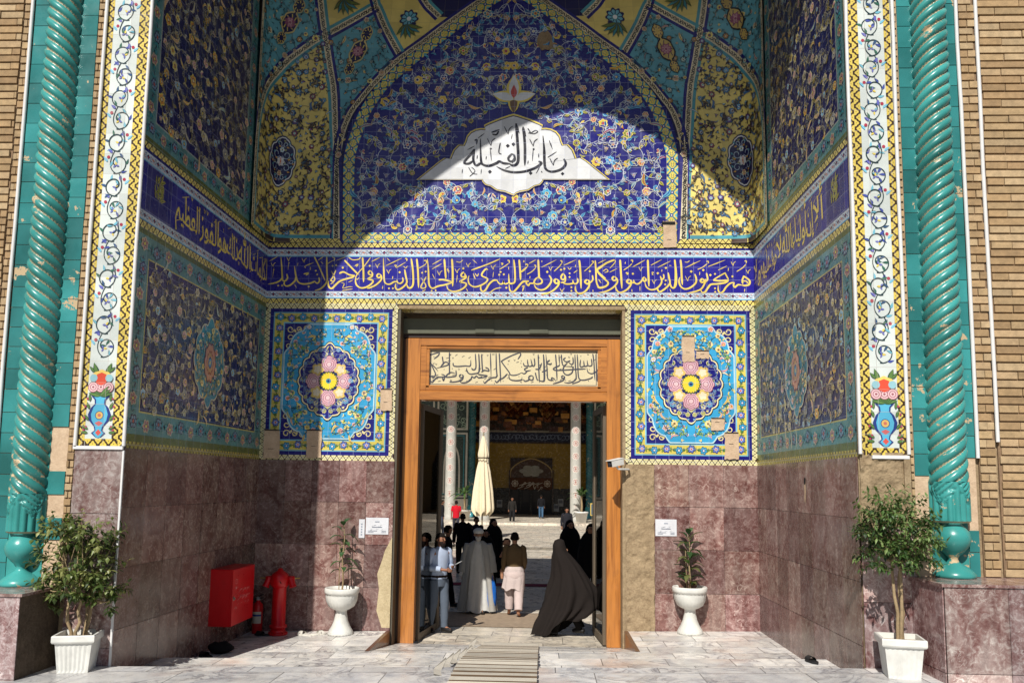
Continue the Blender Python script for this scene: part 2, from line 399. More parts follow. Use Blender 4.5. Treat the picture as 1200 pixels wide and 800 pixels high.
# palettes of (outline, petal, centre, second)
PAL_NAVY = [(CRM, C(196, 110, 110), RED, YEL), (LBL, C(50, 130, 200), YEL, NAVY), (YEL, C(226, 190, 60), RED, NAVY), (C(170, 190, 216), NAVY, YEL, WHT), (CRM, C(204, 76, 60), YEL, NAVY), (YEL, OLV, NAVY, MAG), (LBL, TURQ, NAVY, YEL), (C(120, 180, 210), C(40, 120, 170), YEL, NAVY), (YEL, C(226, 180, 60), NAVY, CRM), (WHT, NAVY, RED, CRM), (CRM, C(60, 160, 200), RED, YEL), (YEL, OLV, RED, CRM)]
PAL_SIDE = [(CRM, C(176, 168, 150), YEL, DNAVY), (C(206, 200, 180), YEL, ORG, DNAVY), (C(200, 200, 196), LBL, YEL, DNAVY), (CRM, PNK, YEL, MAG), (C(198, 192, 170), C(150, 150, 150), CRM, DNAVY), (YEL, ORG, CRM, BRN)]
PAL_TURQ = [(WHT, PNK, RED, YEL), (YEL, CRM, GRN, RED), (WHT, C(224, 130, 120), YEL, RED), (C(36, 60, 120), WHT, YEL, PNK), (CRM, YEL, ORG, GRN)]
PAL_YEL = [(C(54, 44, 84), LBL, WHT, NAVY), (C(50, 40, 90), C(110, 84, 150), LBL, WHT), (C(70, 40, 60), MAG, LBL, CRM), (C(40, 60, 110), C(90, 150, 190), NAVY, WHT)]
PAL_TEAL = [(CRM, C(176, 130, 140), MAG, YEL), (BLK, C(196, 150, 80), CRM, MAG), (BLK, C(150, 190, 190), MAG, CRM), (CRM, YEL, MAG, BLK)]
def floral(pen, inside, bb, sp, pal, seed, r=.1, vine=WHT, vw=.014, leafc=((WHT, GRN), (CRM, OLV), (LBL, TEAL)), mirror=None, sazp=.28, density=1.0, curls=True, vine2=None, lk=1.5):
    rnd = random.Random(seed); pts = []
    x0, y0, x1, y1 = bb
    for _ in range(int(5000*density)):
        x, y = rnd.uniform(x0, x1), rnd.uniform(y0, y1)
        if mirror is not None and x < mirror+sp*.32: continue
        if not inside(x, y): continue
        if all((x-a)**2+(y-b)**2 > sp*sp for a, b in pts): pts.append((x, y))
    sides = [1] if mirror is None else [1, -1]
    ops = []
    # vines join neighbouring blossoms
    for i, (x, y) in enumerate(pts):
        nb = sorted(range(len(pts)), key=lambda j: (pts[j][0]-x)**2+(pts[j][1]-y)**2)[1:4]
        for j in nb[:2 if rnd.random() < .6 else 3]:
            a, b = pts[j]; mx, my = (x+a)/2, (y+b)/2; k = rnd.choice((-1, 1))*rnd.uniform(.25, .5)
            q = qbez((x, y), (mx-(b-y)*k, my+(a-x)*k), (a, b), 8)
            if not all(inside(*z) for z in q[2:-2:2]): continue
            ops.append(('v', q))
            for z in (2, 3, 5, 6):
                if rnd.random() < .75:
                    an = math.atan2(q[z+1][1]-q[z-1][1], q[z+1][0]-q[z-1][0])+rnd.choice((-1, 1))*rnd.uniform(.5, 1.1)
                    if rnd.random() < .72: ops.append(('l', q[z], an, rnd.uniform(.6, 1.1)*r*lk, rnd.choice(leafc), rnd.uniform(-.5, .5)))
                    elif curls: ops.append(('c', q[z], an, rnd.uniform(.3, .55)*r, rnd.choice((-1, 1))))
    for (x, y) in pts:
        t = rnd.random(); c = rnd.choice(pal); a = rnd.uniform(0, 6.28); k = rnd.uniform(.72, 1.5)*r
        if t < sazp: ops.append(('s', (x, y), a, k*2.6, c, rnd.uniform(.2, .5)*rnd.choice((-1, 1))))
        elif t < sazp+.36: ops.append(('r', (x, y), a, k, c, rnd.choice((5, 6, 6, 8))))
        elif t < sazp+.58: ops.append(('p', (x, y), a, k*1.15, c))
        else: ops.append(('b', (x, y), a, k*1.5, c))
    occ = list(pts)
    for o in ops:
        if o[0] == 'v': occ += o[1][::2]
        elif o[0] == 's': occ.append((o[1][0]+math.cos(o[2])*o[3]*.6, o[1][1]+math.sin(o[2])*o[3]*.6))
    g = sp*.62; cell = {}
    for q in occ: cell.setdefault((int(q[0]//g), int(q[1]//g)), []).append(q)
    for _ in range(int(6000*density)):
        x, y = rnd.uniform(x0, x1), rnd.uniform(y0, y1)
        if (mirror is not None and x < mirror+r*.6) or not inside(x, y): continue
        ci, cj = int(x//g), int(y//g)
        if any((x-a)**2+(y-b)**2 < (sp*.60)**2 for i in (-1, 0, 1) for j in (-1, 0, 1) for a, b in cell.get((ci+i, cj+j), ())): continue
        cell.setdefault((ci, cj), []).append((x, y)); a0 = rnd.uniform(0, 6.28); lf = rnd.choice(leafc)
        ops.append(('v', [(x-r*.9*math.cos(a0), y-r*.9*math.sin(a0)), (x-r*.3*math.cos(a0+.4), y-r*.3*math.sin(a0+.4)), (x, y)]))
        for da in (-.7, .7): ops.append(('l', (x, y), a0+da, rnd.uniform(.7, 1.0)*r*lk*.7, lf, da*.5))
        if rnd.random() < .35: ops.append(('r', (x, y), a0, r*.5, rnd.choice(pal), 5))
    for sd_ in sides:
        pp = pen if sd_ == 1 else pen.sub(lambda x, y: (2*mirror-x, y))
        for o in ops:
            if o[0] == 'v': pp.lift().stroke(o[1] if sd_ == 1 else o[1], vw, vine if not vine2 or (len(o[1][0]) and o[1][0][0]*97 % 2 > .7) else vine2)
            else:
                q = pp.at(o[1][0], o[1][1], o[2])
                if o[0] == 'l': leaf(q, o[3], o[3]*.46, o[4][0], o[4][1], o[5])
                elif o[0] == 'c': q.lift().stroke([(x, y+o[3]*o[4]) for x, y in spiral(o[3], .8, 9, .6, -o[4]*math.pi/2, o[4])], vw*.9, vine)
                elif o[0] == 's': saz(q, o[3], o[3]*.26, o[4][0], o[4][1], o[4][2], o[5])
                elif o[0] == 'r': rosette(q, o[3], o[5], *o[4])
                elif o[0] == 'p': palmette(q, o[3], *o[4])
                elif o[0] == 'b': bud(q, o[3], o[4][0], o[4][1], o[4][2])
def strip(p, L, w, col, dh=0, d=.12): p.rect(0, -w/2, L, w/2, col, dh, nx=max(1, int(L/d)))
def zigzag(pen, path, w, bg=C(238, 220, 124), fg=BRN, per=.088, dots=True, edge=None, sw=.28):
    p = pen.along(path); L = p.len; p = p.up(.0006); strip(p, L, w, bg); n = max(2, round(L/per)); q = L/n
    p.rect(0, -w/2, L, w/2, fg, .0002, nx=max(1, int(L/.25)))
    t_ = 1-sw
    def scal(x, s_):
        o = [(x-q*.5*t_, s_*w*.5), (x-q*.42*t_, s_*w*.2), (x-q*.22*t_, s_*w*.06), (x-q*.17*t_, -s_*w*.16*t_), (x, -s_*w*.36*t_), (x+q*.17*t_, -s_*w*.16*t_), (x+q*.22*t_, s_*w*.06), (x+q*.42*t_, s_*w*.2), (x+q*.5*t_, s_*w*.5)]
        p.fan((x, s_*w*.2), o, bg, .0004)
        if dots: p.disc(x, s_*w*.2, w*.07, fg, .0006, 6)
    for i in range(n): scal((i+.25)*q, 1); scal((i+.75)*q, -1)
    if edge:
        for s_ in (-1, 1): p.rect(0, s_*w/2-w*.05, L, s_*w/2+w*.05, edge, .0007, nx=max(1, int(L/.12)))
def chain(pen, path, w, bg=C(206, 216, 226), per=.23):
    p = pen.along(path); L = p.len; p = p.up(.0006); strip(p, L, w, bg); n = max(1, round(L/per)); q = L/n
    for s_ in (-1, 1):
        p.rect(0, s_*w*.5-w*.07, L, s_*w*.5+w*.07, NAVY if s_ > 0 else LBL, .0003, nx=max(1, int(L/.12)))
    for i in range(n):
        x = (i+.5)*q; r = w*.27
        p.poly([(x-r, 0), (x, -r), (x+r, 0), (x, r)], DNAVY, .0004); p.disc(x, 0, r*.3, RED, .0005, 5)
        y = i*q
        for s_ in (-1, 1):
            p.stroke([(x+s_*r*1.1, 0), (x+s_*q*.2, w*.22*s_), (x+s_*q*.32, -w*.05*s_), (x+s_*q*.44, w*.2*s_), (x+s_*q*.5, 0)], w*.08, C(70, 110, 150), .0004)
            p.stroke([(x+s_*r*1.1, 0), (x+s_*q*.22, -w*.26*s_), (x+s_*q*.36, -w*.2*s_)], w*.09, C(60, 90, 130), .00045)
            p.disc(x+s_*q*.3, w*.2*s_, w*.08, C(200, 110, 90), .0005, 5)
        p.poly([(y-w*.3, 0), (y, -w*.14), (y+w*.3, 0), (y, w*.14)], C(196, 130, 110), .0005)
def curlchain(pen, path, w, bg=C(226, 214, 178), fg=C(16, 14, 20), per=.15):
    p = pen.along(path); L = p.len; p = p.up(.0010); k_ = p.ek; p.ek = 1 if k_ == 1 else 3; strip(p, L, w, bg, 0, .06); n = max(1, round(L/per)); q = L/n
    for i in range(n):
        x = i*q; p.disc(x+q*.25, 0, w*.27, fg, .0003, 8); p.disc(x+q*.25, 0, w*.12, bg, .0004, 6)
        p.stroke([(x+q*.42, w*.3), (x+q*.6, w*.05), (x+q*.72, -w*.25), (x+q*.9, -w*.1), (x+q*1.05, w*.25)], w*.17, fg, .00035)
        p.stroke([(x+q*.45, -w*.3), (x+q*.58, -w*.1), (x+q*.8, w*.3)], w*.13, fg, .00038)
def lattice(pen, path, w, bg=YEL, per=.2):
    p = pen.along(path); L = p.len; p = p.up(.0006); strip(p, L, w, bg, 0, .08); n = max(1, round(L/per)); q = L/n
    for i in range(n):
        x = (i+.5)*q
        for s_ in (-1, 1):
            p.stroke([(x-q*.5, s_*w*.48), (x, 0), (x+q*.5, -s_*w*.48)], w*.13, TEAL, .0003+s_*.00002)
            p.poly([(x-q*.22, s_*w*.5), (x, s_*w*.24), (x+q*.22, s_*w*.5)][::s_], C(96, 176, 190), .0004)
            leaf(p.at(x+s_*q*.3, 0, 0 if s_ > 0 else math.pi), q*.22, w*.3, TEAL, YEL)
        p.poly([(x-w*.2, 0), (x, -w*.2), (x+w*.2, 0), (x, w*.2)], NAVY, .0005); p.disc(x, 0, w*.08, WHT, .0006, 5)
        y = i*q
        for s_ in (-1, 1): p.poly([(y-q*.14, s_*w*.5), (y, s_*w*.2), (y+q*.14, s_*w*.5)][::s_], NAVY, .00045)
def vinestrip(pen, path, w, bg=TEAL, vine=NAVY, fl=((WHT, PNK, RED, YEL), (C(40, 50, 110), C(70, 130, 190), WHT, NAVY)), lf=((GRN, OLV),), per=.3, edge=None, r=.3):
    p = pen.along(path); L = p.len; p = p.up(.0006); strip(p, L, w, bg, 0, .1); n = max(1, round(L/per)); q = L/n
    pts = [(i*q/8, w*.22*math.sin(2*math.pi*i/16)) for i in range(n*8+1)]
    p.stroke(pts, w*.08, vine, .0004)
    for i in range(n):
        x = (i+.5)*q; s_ = 1 if i % 2 == 0 else -1
        rosette(p.at(x, s_*w*.08, i), w*r, 6, *fl[i % len(fl)])
        for d in (-1, 1):
            c = lf[i % len(lf)]
            leaf(p.at(x+d*q*.24, 0, (0 if d > 0 else math.pi)+.6*s_), q*.26, w*.26, c[0], c[1], .3)
            leaf(p.at(x+d*q*.3, 0, (0 if d > 0 else math.pi)-.9*s_), q*.2, w*.2, c[0], c[1], -.3)
    if edge:
        for s_ in (-1, 1): p.rect(0, s_*w/2-.008, L, s_*w/2+.008, edge, .0007, nx=max(1, int(L/.12)))
def rectpath(x0, y0, x1, y1, w):      # four separate runs so corners stay square; w = strip width
    h = w/2
    return [[(x0, y0+h), (x1, y0+h)], [(x1-h, y0+w), (x1-h, y1-w)], [(x1, y1-h), (x0, y1-h)], [(x0+h, y1-w), (x0+h, y0+w)]]
def frame(fn, pen, x0, y0, x1, y1, w, **k):
    for pt in rectpath(x0, y0, x1, y1, w): fn(pen, pt, w, **k)
    return x0+w, y0+w, x1-w, y1-w
def bandrect(pen, x0, y0, x1, y1, w, col, dh=.0006):
    for pt in rectpath(x0, y0, x1, y1, w):
        q = pen.along(pt); strip(q.up(dh), q.len, w, col)
    return x0+w, y0+w, x1-w, y1-w
# ------------------------------------------------------------------ Arabic writing
FORMS = {}
for ch, b in zip('بتثجحخسشصضطظعغفقكلمنهي', (0xFE8F, 0xFE95, 0xFE99, 0xFE9D, 0xFEA1, 0xFEA5, 0xFEB1, 0xFEB5, 0xFEB9, 0xFEBD, 0xFEC1, 0xFEC5, 0xFEC9, 0xFECD, 0xFED1, 0xFED5, 0xFED9, 0xFEDD, 0xFEE1, 0xFEE5, 0xFEE9, 0xFEF1)):
    FORMS[ch] = (b, b+1, b+2, b+3)
for ch, b in zip('اآأإةدذرزوى', (0xFE8D, 0xFE81, 0xFE83, 0xFE87, 0xFE93, 0xFEA9, 0xFEAB, 0xFEAD, 0xFEAF, 0xFEED, 0xFEEF)): FORMS[ch] = (b, b+1, None, None)
FORMS['ئ'] = (0xFE89, 0xFE8A, 0xFE8B, 0xFE8C); FORMS['ء'] = (0xFE80, None, None, None)
LA = {'ا': 0xFEFB, 'آ': 0xFEF5, 'أ': 0xFEF7, 'إ': 0xFEF9}
def shape(word):
    if word == 'الله': return chr(0xFDF2)
    out = []; i = 0
    joins = lambda c: c in FORMS and FORMS[c][2] is not None
    while i < len(word):
        c = word[i]; prev = i > 0 and joins(word[i-1])
        if c == 'ل' and i+1 < len(word) and word[i+1] in LA:
            out.append(chr(LA[word[i+1]]+(1 if prev else 0))); i += 2; continue
        nxt = i+1 < len(word) and word[i+1] in FORMS and FORMS[word[i+1]][1] is not None
        if c not in FORMS: out.append(c); i += 1; continue
        f = FORMS[c]; k = (3 if prev and nxt and f[2] else 2 if nxt and f[2] else 1 if prev and f[1] else 0)
        out.append(chr(f[k])); i += 1
    return ''.join(out[::-1])
_tc = {}
def glyphs(word, raw=False):
    key = (word, raw)
    if key not in _tc:
        cu = bpy.data.curves.new('lettering', 'FONT'); cu.body = word if raw else shape(word); cu.resolution_u = 5
        o = bpy.data.objects.new('lettering', cu); COL.objects.link(o); bpy.context.view_layer.update()
        me = bpy.data.meshes.new_from_object(o.evaluated_get(bpy.context.evaluated_depsgraph_get()))
        v = [(q.co.x, q.co.y) for q in me.vertices]; f = [tuple(q.vertices) for q in me.polygons]
        bpy.data.objects.remove(o); bpy.data.curves.remove(cu); bpy.data.meshes.remove(me)
        _tc[key] = (v, f)
    return _tc[key]
def write(pen, word, x0, x1, yb, size, col, asc=1.7, desc=1.15, raw=False, slant=.06, dh=0, bold=0):
    """word fitted between x0 and x1 with its base line on yb; ascenders stretched the way thuluth draws them"""
    v, f = glyphs(word, raw); xs = [q[0] for q in v]; lo, hi = min(xs), max(xs); k = (x1-x0)/(hi-lo)
    p = pen.lift(); pts = []
    for x, y in v:
        yy = (y if y < .22 else .22+(y-.22)*asc) if y > 0 else y*desc
        t = (x-lo)/(hi-lo)
        pts.append((x0+(x-lo)*k-slant*yy*size, yb+yy*size+.06*size*math.sin(t*7)))
    p.put(pts, f, col, dh)
    if bold:
        for i, (dx, dy) in enumerate(((bold, 0), (0, bold), (bold, bold))): p.put([(a+dx, b+dy) for a, b in pts], f, col, dh+E_*(i+1))
def harakat(pen, x0, x1, y0, y1, n, col, seed, s=.05):
    rnd = random.Random(seed)
    for i in range(n):
        x = x0+(x1-x0)*(i+rnd.uniform(.2, .8))/n; y = rnd.uniform(y0, y1) if i % 4 else y0-(y1-y0)*rnd.uniform(1.6, 1.9); p = pen.at(x, y, 0, s).lift(); t = rnd.random()
        if t < .45: p.stroke([(-1.1, -.35), (1.1, .5)], .22, col, taper=.5)
        elif t < .75: p.stroke([(-.5, .7), (0, -.5)], .22, col); p.stroke([(0, -.5), (.5, .6)], .16, col, E_)
        elif t < .9: p.stroke([(x_*.6, y_*.6) for x_, y_ in spiral(.7, .9, 10, .5)], .2, col); p.stroke([(-.4, -.3), (-1.2, -1)], .2, col, E_)
        else: p.poly([(-.25, 0), (0, -.25), (.25, 0), (0, .25)], col); p.stroke([(0, -.3), (.1, -1)], .15, col, E_)
# ------------------------------------------------------------------ pen written thuluth lines: (pixel origin x, y, scale) and strokes 'width|x,y x,y ...'
def catmull(P, n=5):
    o = []
    for i in range(len(P)-1):
        a, b, c, d = P[max(i-1, 0)], P[i], P[i+1], P[min(i+2, len(P)-1)]
        for k in range(n):
            t = k/n; o.append(tuple(.5*((2*b[j])+(-a[j]+c[j])*t+(2*a[j]-5*b[j]+4*c[j]-d[j])*t*t+(-a[j]+3*b[j]-3*c[j]+d[j])*t**3) for j in (0, 1)))
    return o+[P[-1]]
def penwork(pen, org, txt, col, hpl, wk=1.0):
    ox, oy, sc = org
    for ln in txt.split('/'):
        ln = ln.strip()
        if not ln: continue
        w_, pts = ln.split('|'); w_ = float(w_)/sc*CD/FPX*wk
        P = [at(ox+float(q.split(',')[0])/sc, oy+float(q.split(',')[1])/sc, 1, -hpl) for q in pts.split()]; P = [(p[0], p[2]) for p in P]
        p = pen.lift()
        if len(P) == 1:
            x, y = P[0]; p.poly([(x-w_*.62, y+w_*.05), (x-w_*.05, y-w_*.62), (x+w_*.62, y), (x, y+w_*.62)], col); continue
        P = catmull(P) if len(P) > 2 else [P[0], tuple((a+b)/2 for a, b in zip(*P)), P[1]]
        n = len(P); v = []
        for i, (x, y) in enumerate(P):
            a, b = P[max(i-1, 0)], P[min(i+1, n-1)]; dx, dy = b[0]-a[0], b[1]-a[1]; d = math.hypot(dx, dy) or 1; t = i/(n-1)
            k = w_*.5*min(1, .55+t*5, .3+(1-t)*4)*(.72+.28*abs(math.sin(math.atan2(dy, dx)+.5)))
            v += [(x-dy/d*k, y+dx/d*k), (x+dy/d*k, y-dx/d*k)]
        p.put(v, [(2*i+1, 2*i+3, 2*i+2, 2*i) for i in range(n-1)], col)
VM = lambda x, y, s=1: '12|%g,%g %g,%g/9|%g,%g %g,%g %g,%g/' % (x-30*s, y-60*s, x, y, x, y, x+10*s, y-40*s, x+38*s, y-62*s)
BANDW = [((790, 296, 12), '34|970,325 1020,355 1062,395 1055,445 1000,462 940,452/28|982,332 960,385 966,440/22|968,398 1015,402 1040,430/28|945,455 900,450 872,472 852,486 836,455 850,415/28|850,420 790,430 730,485 690,545 650,565 622,530 620,460/26|712,278 740,330 766,378/22|715,285 650,322 552,380/36|548,385 650,395 766,385/32|766,388 720,420 620,438 520,446 475,495 435,552 395,558 370,515/30|455,285 470,370 440,408 402,420/34|402,362 372,390 386,416 424,402 402,362/28|440,370 430,430 380,510 290,548 178,572/30|290,300 312,370 300,430 230,490 150,510 90,470 68,400 82,345/36|510,315/30|575,300/30|575,502/30|578,552/36|410,245/38|240,265/34|820,335/34|90,98 100,200 106,330 116,455/30|10,98 20,250 16,420 0,495/16|158,212 370,112/14|330,235 400,205 470,150/18|455,125 480,120 482,150/18|480,195 720,102/16|620,245 745,185/14|880,265 960,215 1012,160/18|992,120 1015,115 1015,150/14|765,215 760,262/14|995,505 990,552/14|362,270 356,318/12|150,130 185,135 220,112/12|262,140 300,148/'+VM(830, 185)+VM(1040, 295)+VM(192, 400, 1.2)),
 ((700, 296, 12), '32|1085,98 1105,250 1110,420 1080,492 1040,482 1026,425/30|995,280 1010,360 1020,430 960,500 880,550 845,512 852,480/28|885,330 906,400 880,460 820,510 750,520 690,482 668,415/24|930,302 936,352 908,382/36|850,290/34|965,215/30|962,392/30|955,446/34|710,98 716,250 726,475/30|670,342 638,366 660,402 686,382 664,345/28|642,372 600,422 560,440 522,420 510,380/26|520,422 482,424/34|440,372 415,408 450,432 480,405 444,372/30|480,412 460,470 400,530 320,560 270,522 254,455/34|320,98 330,250 346,505/34|500,296/24|400,285 430,285 418,310/30|236,332 210,360 232,392 272,370 242,332/28|276,362 280,420 220,490 120,545 15,562/32|244,100 120,150 15,235/14|246,105 250,135 175,222/32|-4,232 20,290 100,370 152,422 120,472 40,496 -4,482/14|80,262 125,232 150,262 100,280/14|175,275 280,222/14|370,245 440,200 490,150/18|470,110 495,105 495,140/18|500,200 672,102/16|752,178 905,98/16|850,208 1030,118/14|395,130 390,160/14|485,515 488,556/14|600,470 600,540/14|1020,510 1040,556/12|760,280 790,275 770,305 795,310/12|910,235 905,270/12|1010,180 1045,182/'+VM(612, 260)+VM(800, 440)+'14|15,375 55,430/'),
 ((610, 296, 12), '32|1200,158 1110,208 1080,250 1120,300 1200,362/28|1050,108 1060,250 1068,410 1110,488 1200,465/26|1010,318 1016,380 980,420 950,432/34|936,376 905,410 940,440 970,410 938,376/30|970,420 960,480 900,550 820,575 776,532 770,465/34|825,103 840,250 852,505/34|975,262/26|800,358 806,410 770,440 742,420 735,382/28|742,430 690,440 640,440 600,428/30|600,292 570,340 592,382 630,350 604,292/26|632,350 622,410 562,420/34|502,366 475,396 500,432 540,410 506,366/28|540,402 530,460 460,530 380,570 292,582/30|400,318 432,370 420,430 360,500 290,525 222,500 190,445/34|570,240/34|616,226/30|690,290/30|690,342/30|715,486/30|716,536/36|376,270/34|248,98 256,250 262,365/28|260,342 302,390 290,430 230,442 190,420 210,372 252,340/28|192,432 132,432 110,462 82,430 92,402/28|100,402 40,402 0,442/16|296,205 505,100/16|120,152 218,98/14|90,305 160,265 215,210/18|190,180 212,178 212,210/14|10,275 60,240 100,190/18|78,165 100,165 100,190/16|610,178 780,100/14|472,262 540,200 580,150/18|558,115 580,115 582,150/14|895,262 970,200 1020,140/18|1000,122 1022,122 1022,150/14|748,285 805,245/16|1090,150 1200,98/14|775,170 770,205/14|20,480 50,465 30,545/14|300,110 300,135/14|45,110 42,135/14|1018,520 1020,556/14|135,330 128,362/12|665,205 690,235 715,205/14|1100,375 1135,430/'+VM(425, 255)+VM(585, 560)),
 ((520, 296, 12), '30|1200,402 1160,402 1100,420 1040,490 980,550 932,530 918,445/32|1060,98 1074,250 1080,385/30|985,98 1000,250 1000,400 962,432 922,420 914,298/26|918,420 870,440 842,420 840,390 830,432 790,440 762,412 750,382/30|752,390 700,390 640,440 590,520 550,546 520,512 525,455/28|622,242 592,230 540,290 542,330 612,362 600,410 520,460 430,480 360,440 344,370 356,325/22|388,246 600,170 792,88/30|282,270 245,310 262,342 302,330 292,285/30|302,310 312,350 242,398 232,412 312,432 300,480 220,530 130,546 60,512 42,455/34|115,88 125,250 126,475/34|275,222/32|800,272/32|780,310/32|845,305/34|880,492/14|785,235 850,195 915,150/18|895,110 920,110 920,150/18|640,570 720,510 810,490/14|405,95 470,155/14|540,90 540,130/14|910,200 915,240/16|1080,270 1185,185/14|1120,480 1105,545/14|315,500 340,548/20|805,150 830,150 815,175/14|440,290 470,330 490,290/20|415,295 445,375/12|175,125 230,135 270,100/14|45,230 75,290/14|1130,110 1130,135/'+VM(345, 205)+VM(695, 240, 1.1)+VM(190, 290, 1.1)+'12|700,270 690,350/12|190,310 180,420/30|1160,165/'),
 ((430, 296, 12), '32|1088,88 1100,250 1110,370/34|1008,380 1080,380 1200,410/30|1200,420 1100,450 1000,470 930,500 890,480 870,420 864,250 850,85/28|910,536/28|966,530/20|832,338 800,400 760,470 772,500 822,490 820,440 758,350/30|776,282/30|826,266/32|700,85 716,250 726,495/32|624,85 645,250 650,430 620,490 580,490 556,435/30|530,235 546,330 560,420 500,490 430,522 400,482 406,435/26|500,348 506,400 470,432 432,420 420,378/28|432,410 380,410 330,440 280,440 246,400 236,250 230,75/30|310,502/30|365,502/34|460,276/28|166,292 140,325 162,352 202,330 168,292/28|202,320 200,380 130,450 50,490 0,502/16|270,182 490,78/14|410,215 545,135/18|535,85 560,85 560,120/14|280,75 325,120/16|915,230 1050,155/16|920,165 1050,92/14|730,218 800,180 835,150/20|800,112 835,112 835,150/14|920,300 955,370/14|1130,220 1160,270/14|215,510 225,465/14|365,330 356,372/20|385,180 412,178 400,205/12|515,190 545,215 570,185/14|770,550 830,515/16|65,125 180,68/'+VM(148, 215)+VM(305, 295)+VM(1020, 320, 1.1)),
 ((340, 296, 12), '28|1126,250 1100,280 1122,312 1158,300 1132,252/30|1160,290 1150,332 1096,370 1162,390 1150,430 1080,480 1000,496 940,462 918,400 926,345/34|1120,186/32|1018,66 1030,250 1032,415/32|764,106 860,208 962,312/16|1130,68 1040,190 950,292 920,350 940,376 970,348/32|690,292 750,270 830,310 902,320/32|902,312 880,342 780,370 700,400 640,450 590,500 552,490 534,440 542,395/34|740,210/20|642,246 602,340 570,390 610,400 626,360 580,255/28|596,186/28|646,176/26|338,55 400,180 492,395/28|514,55 516,250 520,390 480,460 420,510 345,532/18|820,62 880,100 970,90 985,55/16|910,185 955,160 930,200/12|650,110 775,62/18|590,62 625,80 610,120/14|600,110 500,170/16|570,440 620,410/12|720,420 760,440 740,500 820,480 880,480/12|730,535 800,520 880,510/12|820,415 885,385/14|430,125 465,160/14|405,100 470,55/'),
 ((305, 296, 12), '26|824,348 832,400 800,430 762,402/30|772,400 700,430 600,440 532,410 500,320 480,188/28|496,340 490,390 430,450 370,470 335,442 346,408/26|372,298 382,360 340,400 312,370 302,200 290,55/28|312,330 290,380 220,420 106,442/30|780,252/30|800,306/32|680,476/30|250,462/30|306,462/16|130,118 255,45/18|620,190 750,138/18|620,195 640,215/12|530,140 520,185/14|705,200 705,245/24|610,300 680,285 640,320/14|480,445 510,495/14|875,60 810,110/'+VM(615, 140)+VM(180, 200)+VM(400, 120)+'10|190,215 175,350/10|400,130 390,245/20|190,240/20|405,145/'),]
PLAQUE = ((535, 140, 8.571), '30|1078,396 1096,450 1050,502 960,526 900,502 884,440 880,300 868,165/32|1065,546/30|822,420 852,440 800,482 700,520 580,532 480,512 402,474/34|745,540/10|800,542 850,450/30|668,75 686,250 686,465/22|668,75 698,172/32|598,42 614,250 620,400 600,452 560,462 528,442/24|598,42 630,140/26|556,345 520,390 540,422 582,410 578,362 552,345/24|578,390 560,440/30|532,446 470,440 432,422 400,440 330,466 270,456 246,410 240,195/28|242,440 195,462 168,400 182,300/26|182,300 150,345 90,410 78,440 130,442 180,402/34|515,266/34|572,250/34|335,526/22|352,132 432,104/18|360,150 400,155 425,118/14|930,212 965,300/11|915,382 1005,325/11|215,192 282,140/16|182,215 205,205 200,255/11|110,306 182,268/14|440,235 425,330 455,350/14|715,90 740,130 720,140/12|740,145 790,112 815,125 780,145 740,140/10|560,150 550,200/10|60,500 55,545/10|250,500 245,550/12|300,370 295,405/12|210,360 205,400/12|825,345 825,385/12|720,415 715,450/12|490,495 540,470/9|120,480 160,540 210,550/9|150,480 185,520 130,575/14|850,520 862,535/'+VM(518, 150, 1.3)+VM(345, 265, 1.2)+VM(770, 270, 1.2)+VM(972, 462, 1.2)+'12|340,300 350,415/12|770,300 762,420/22|345,295/22|775,300/')
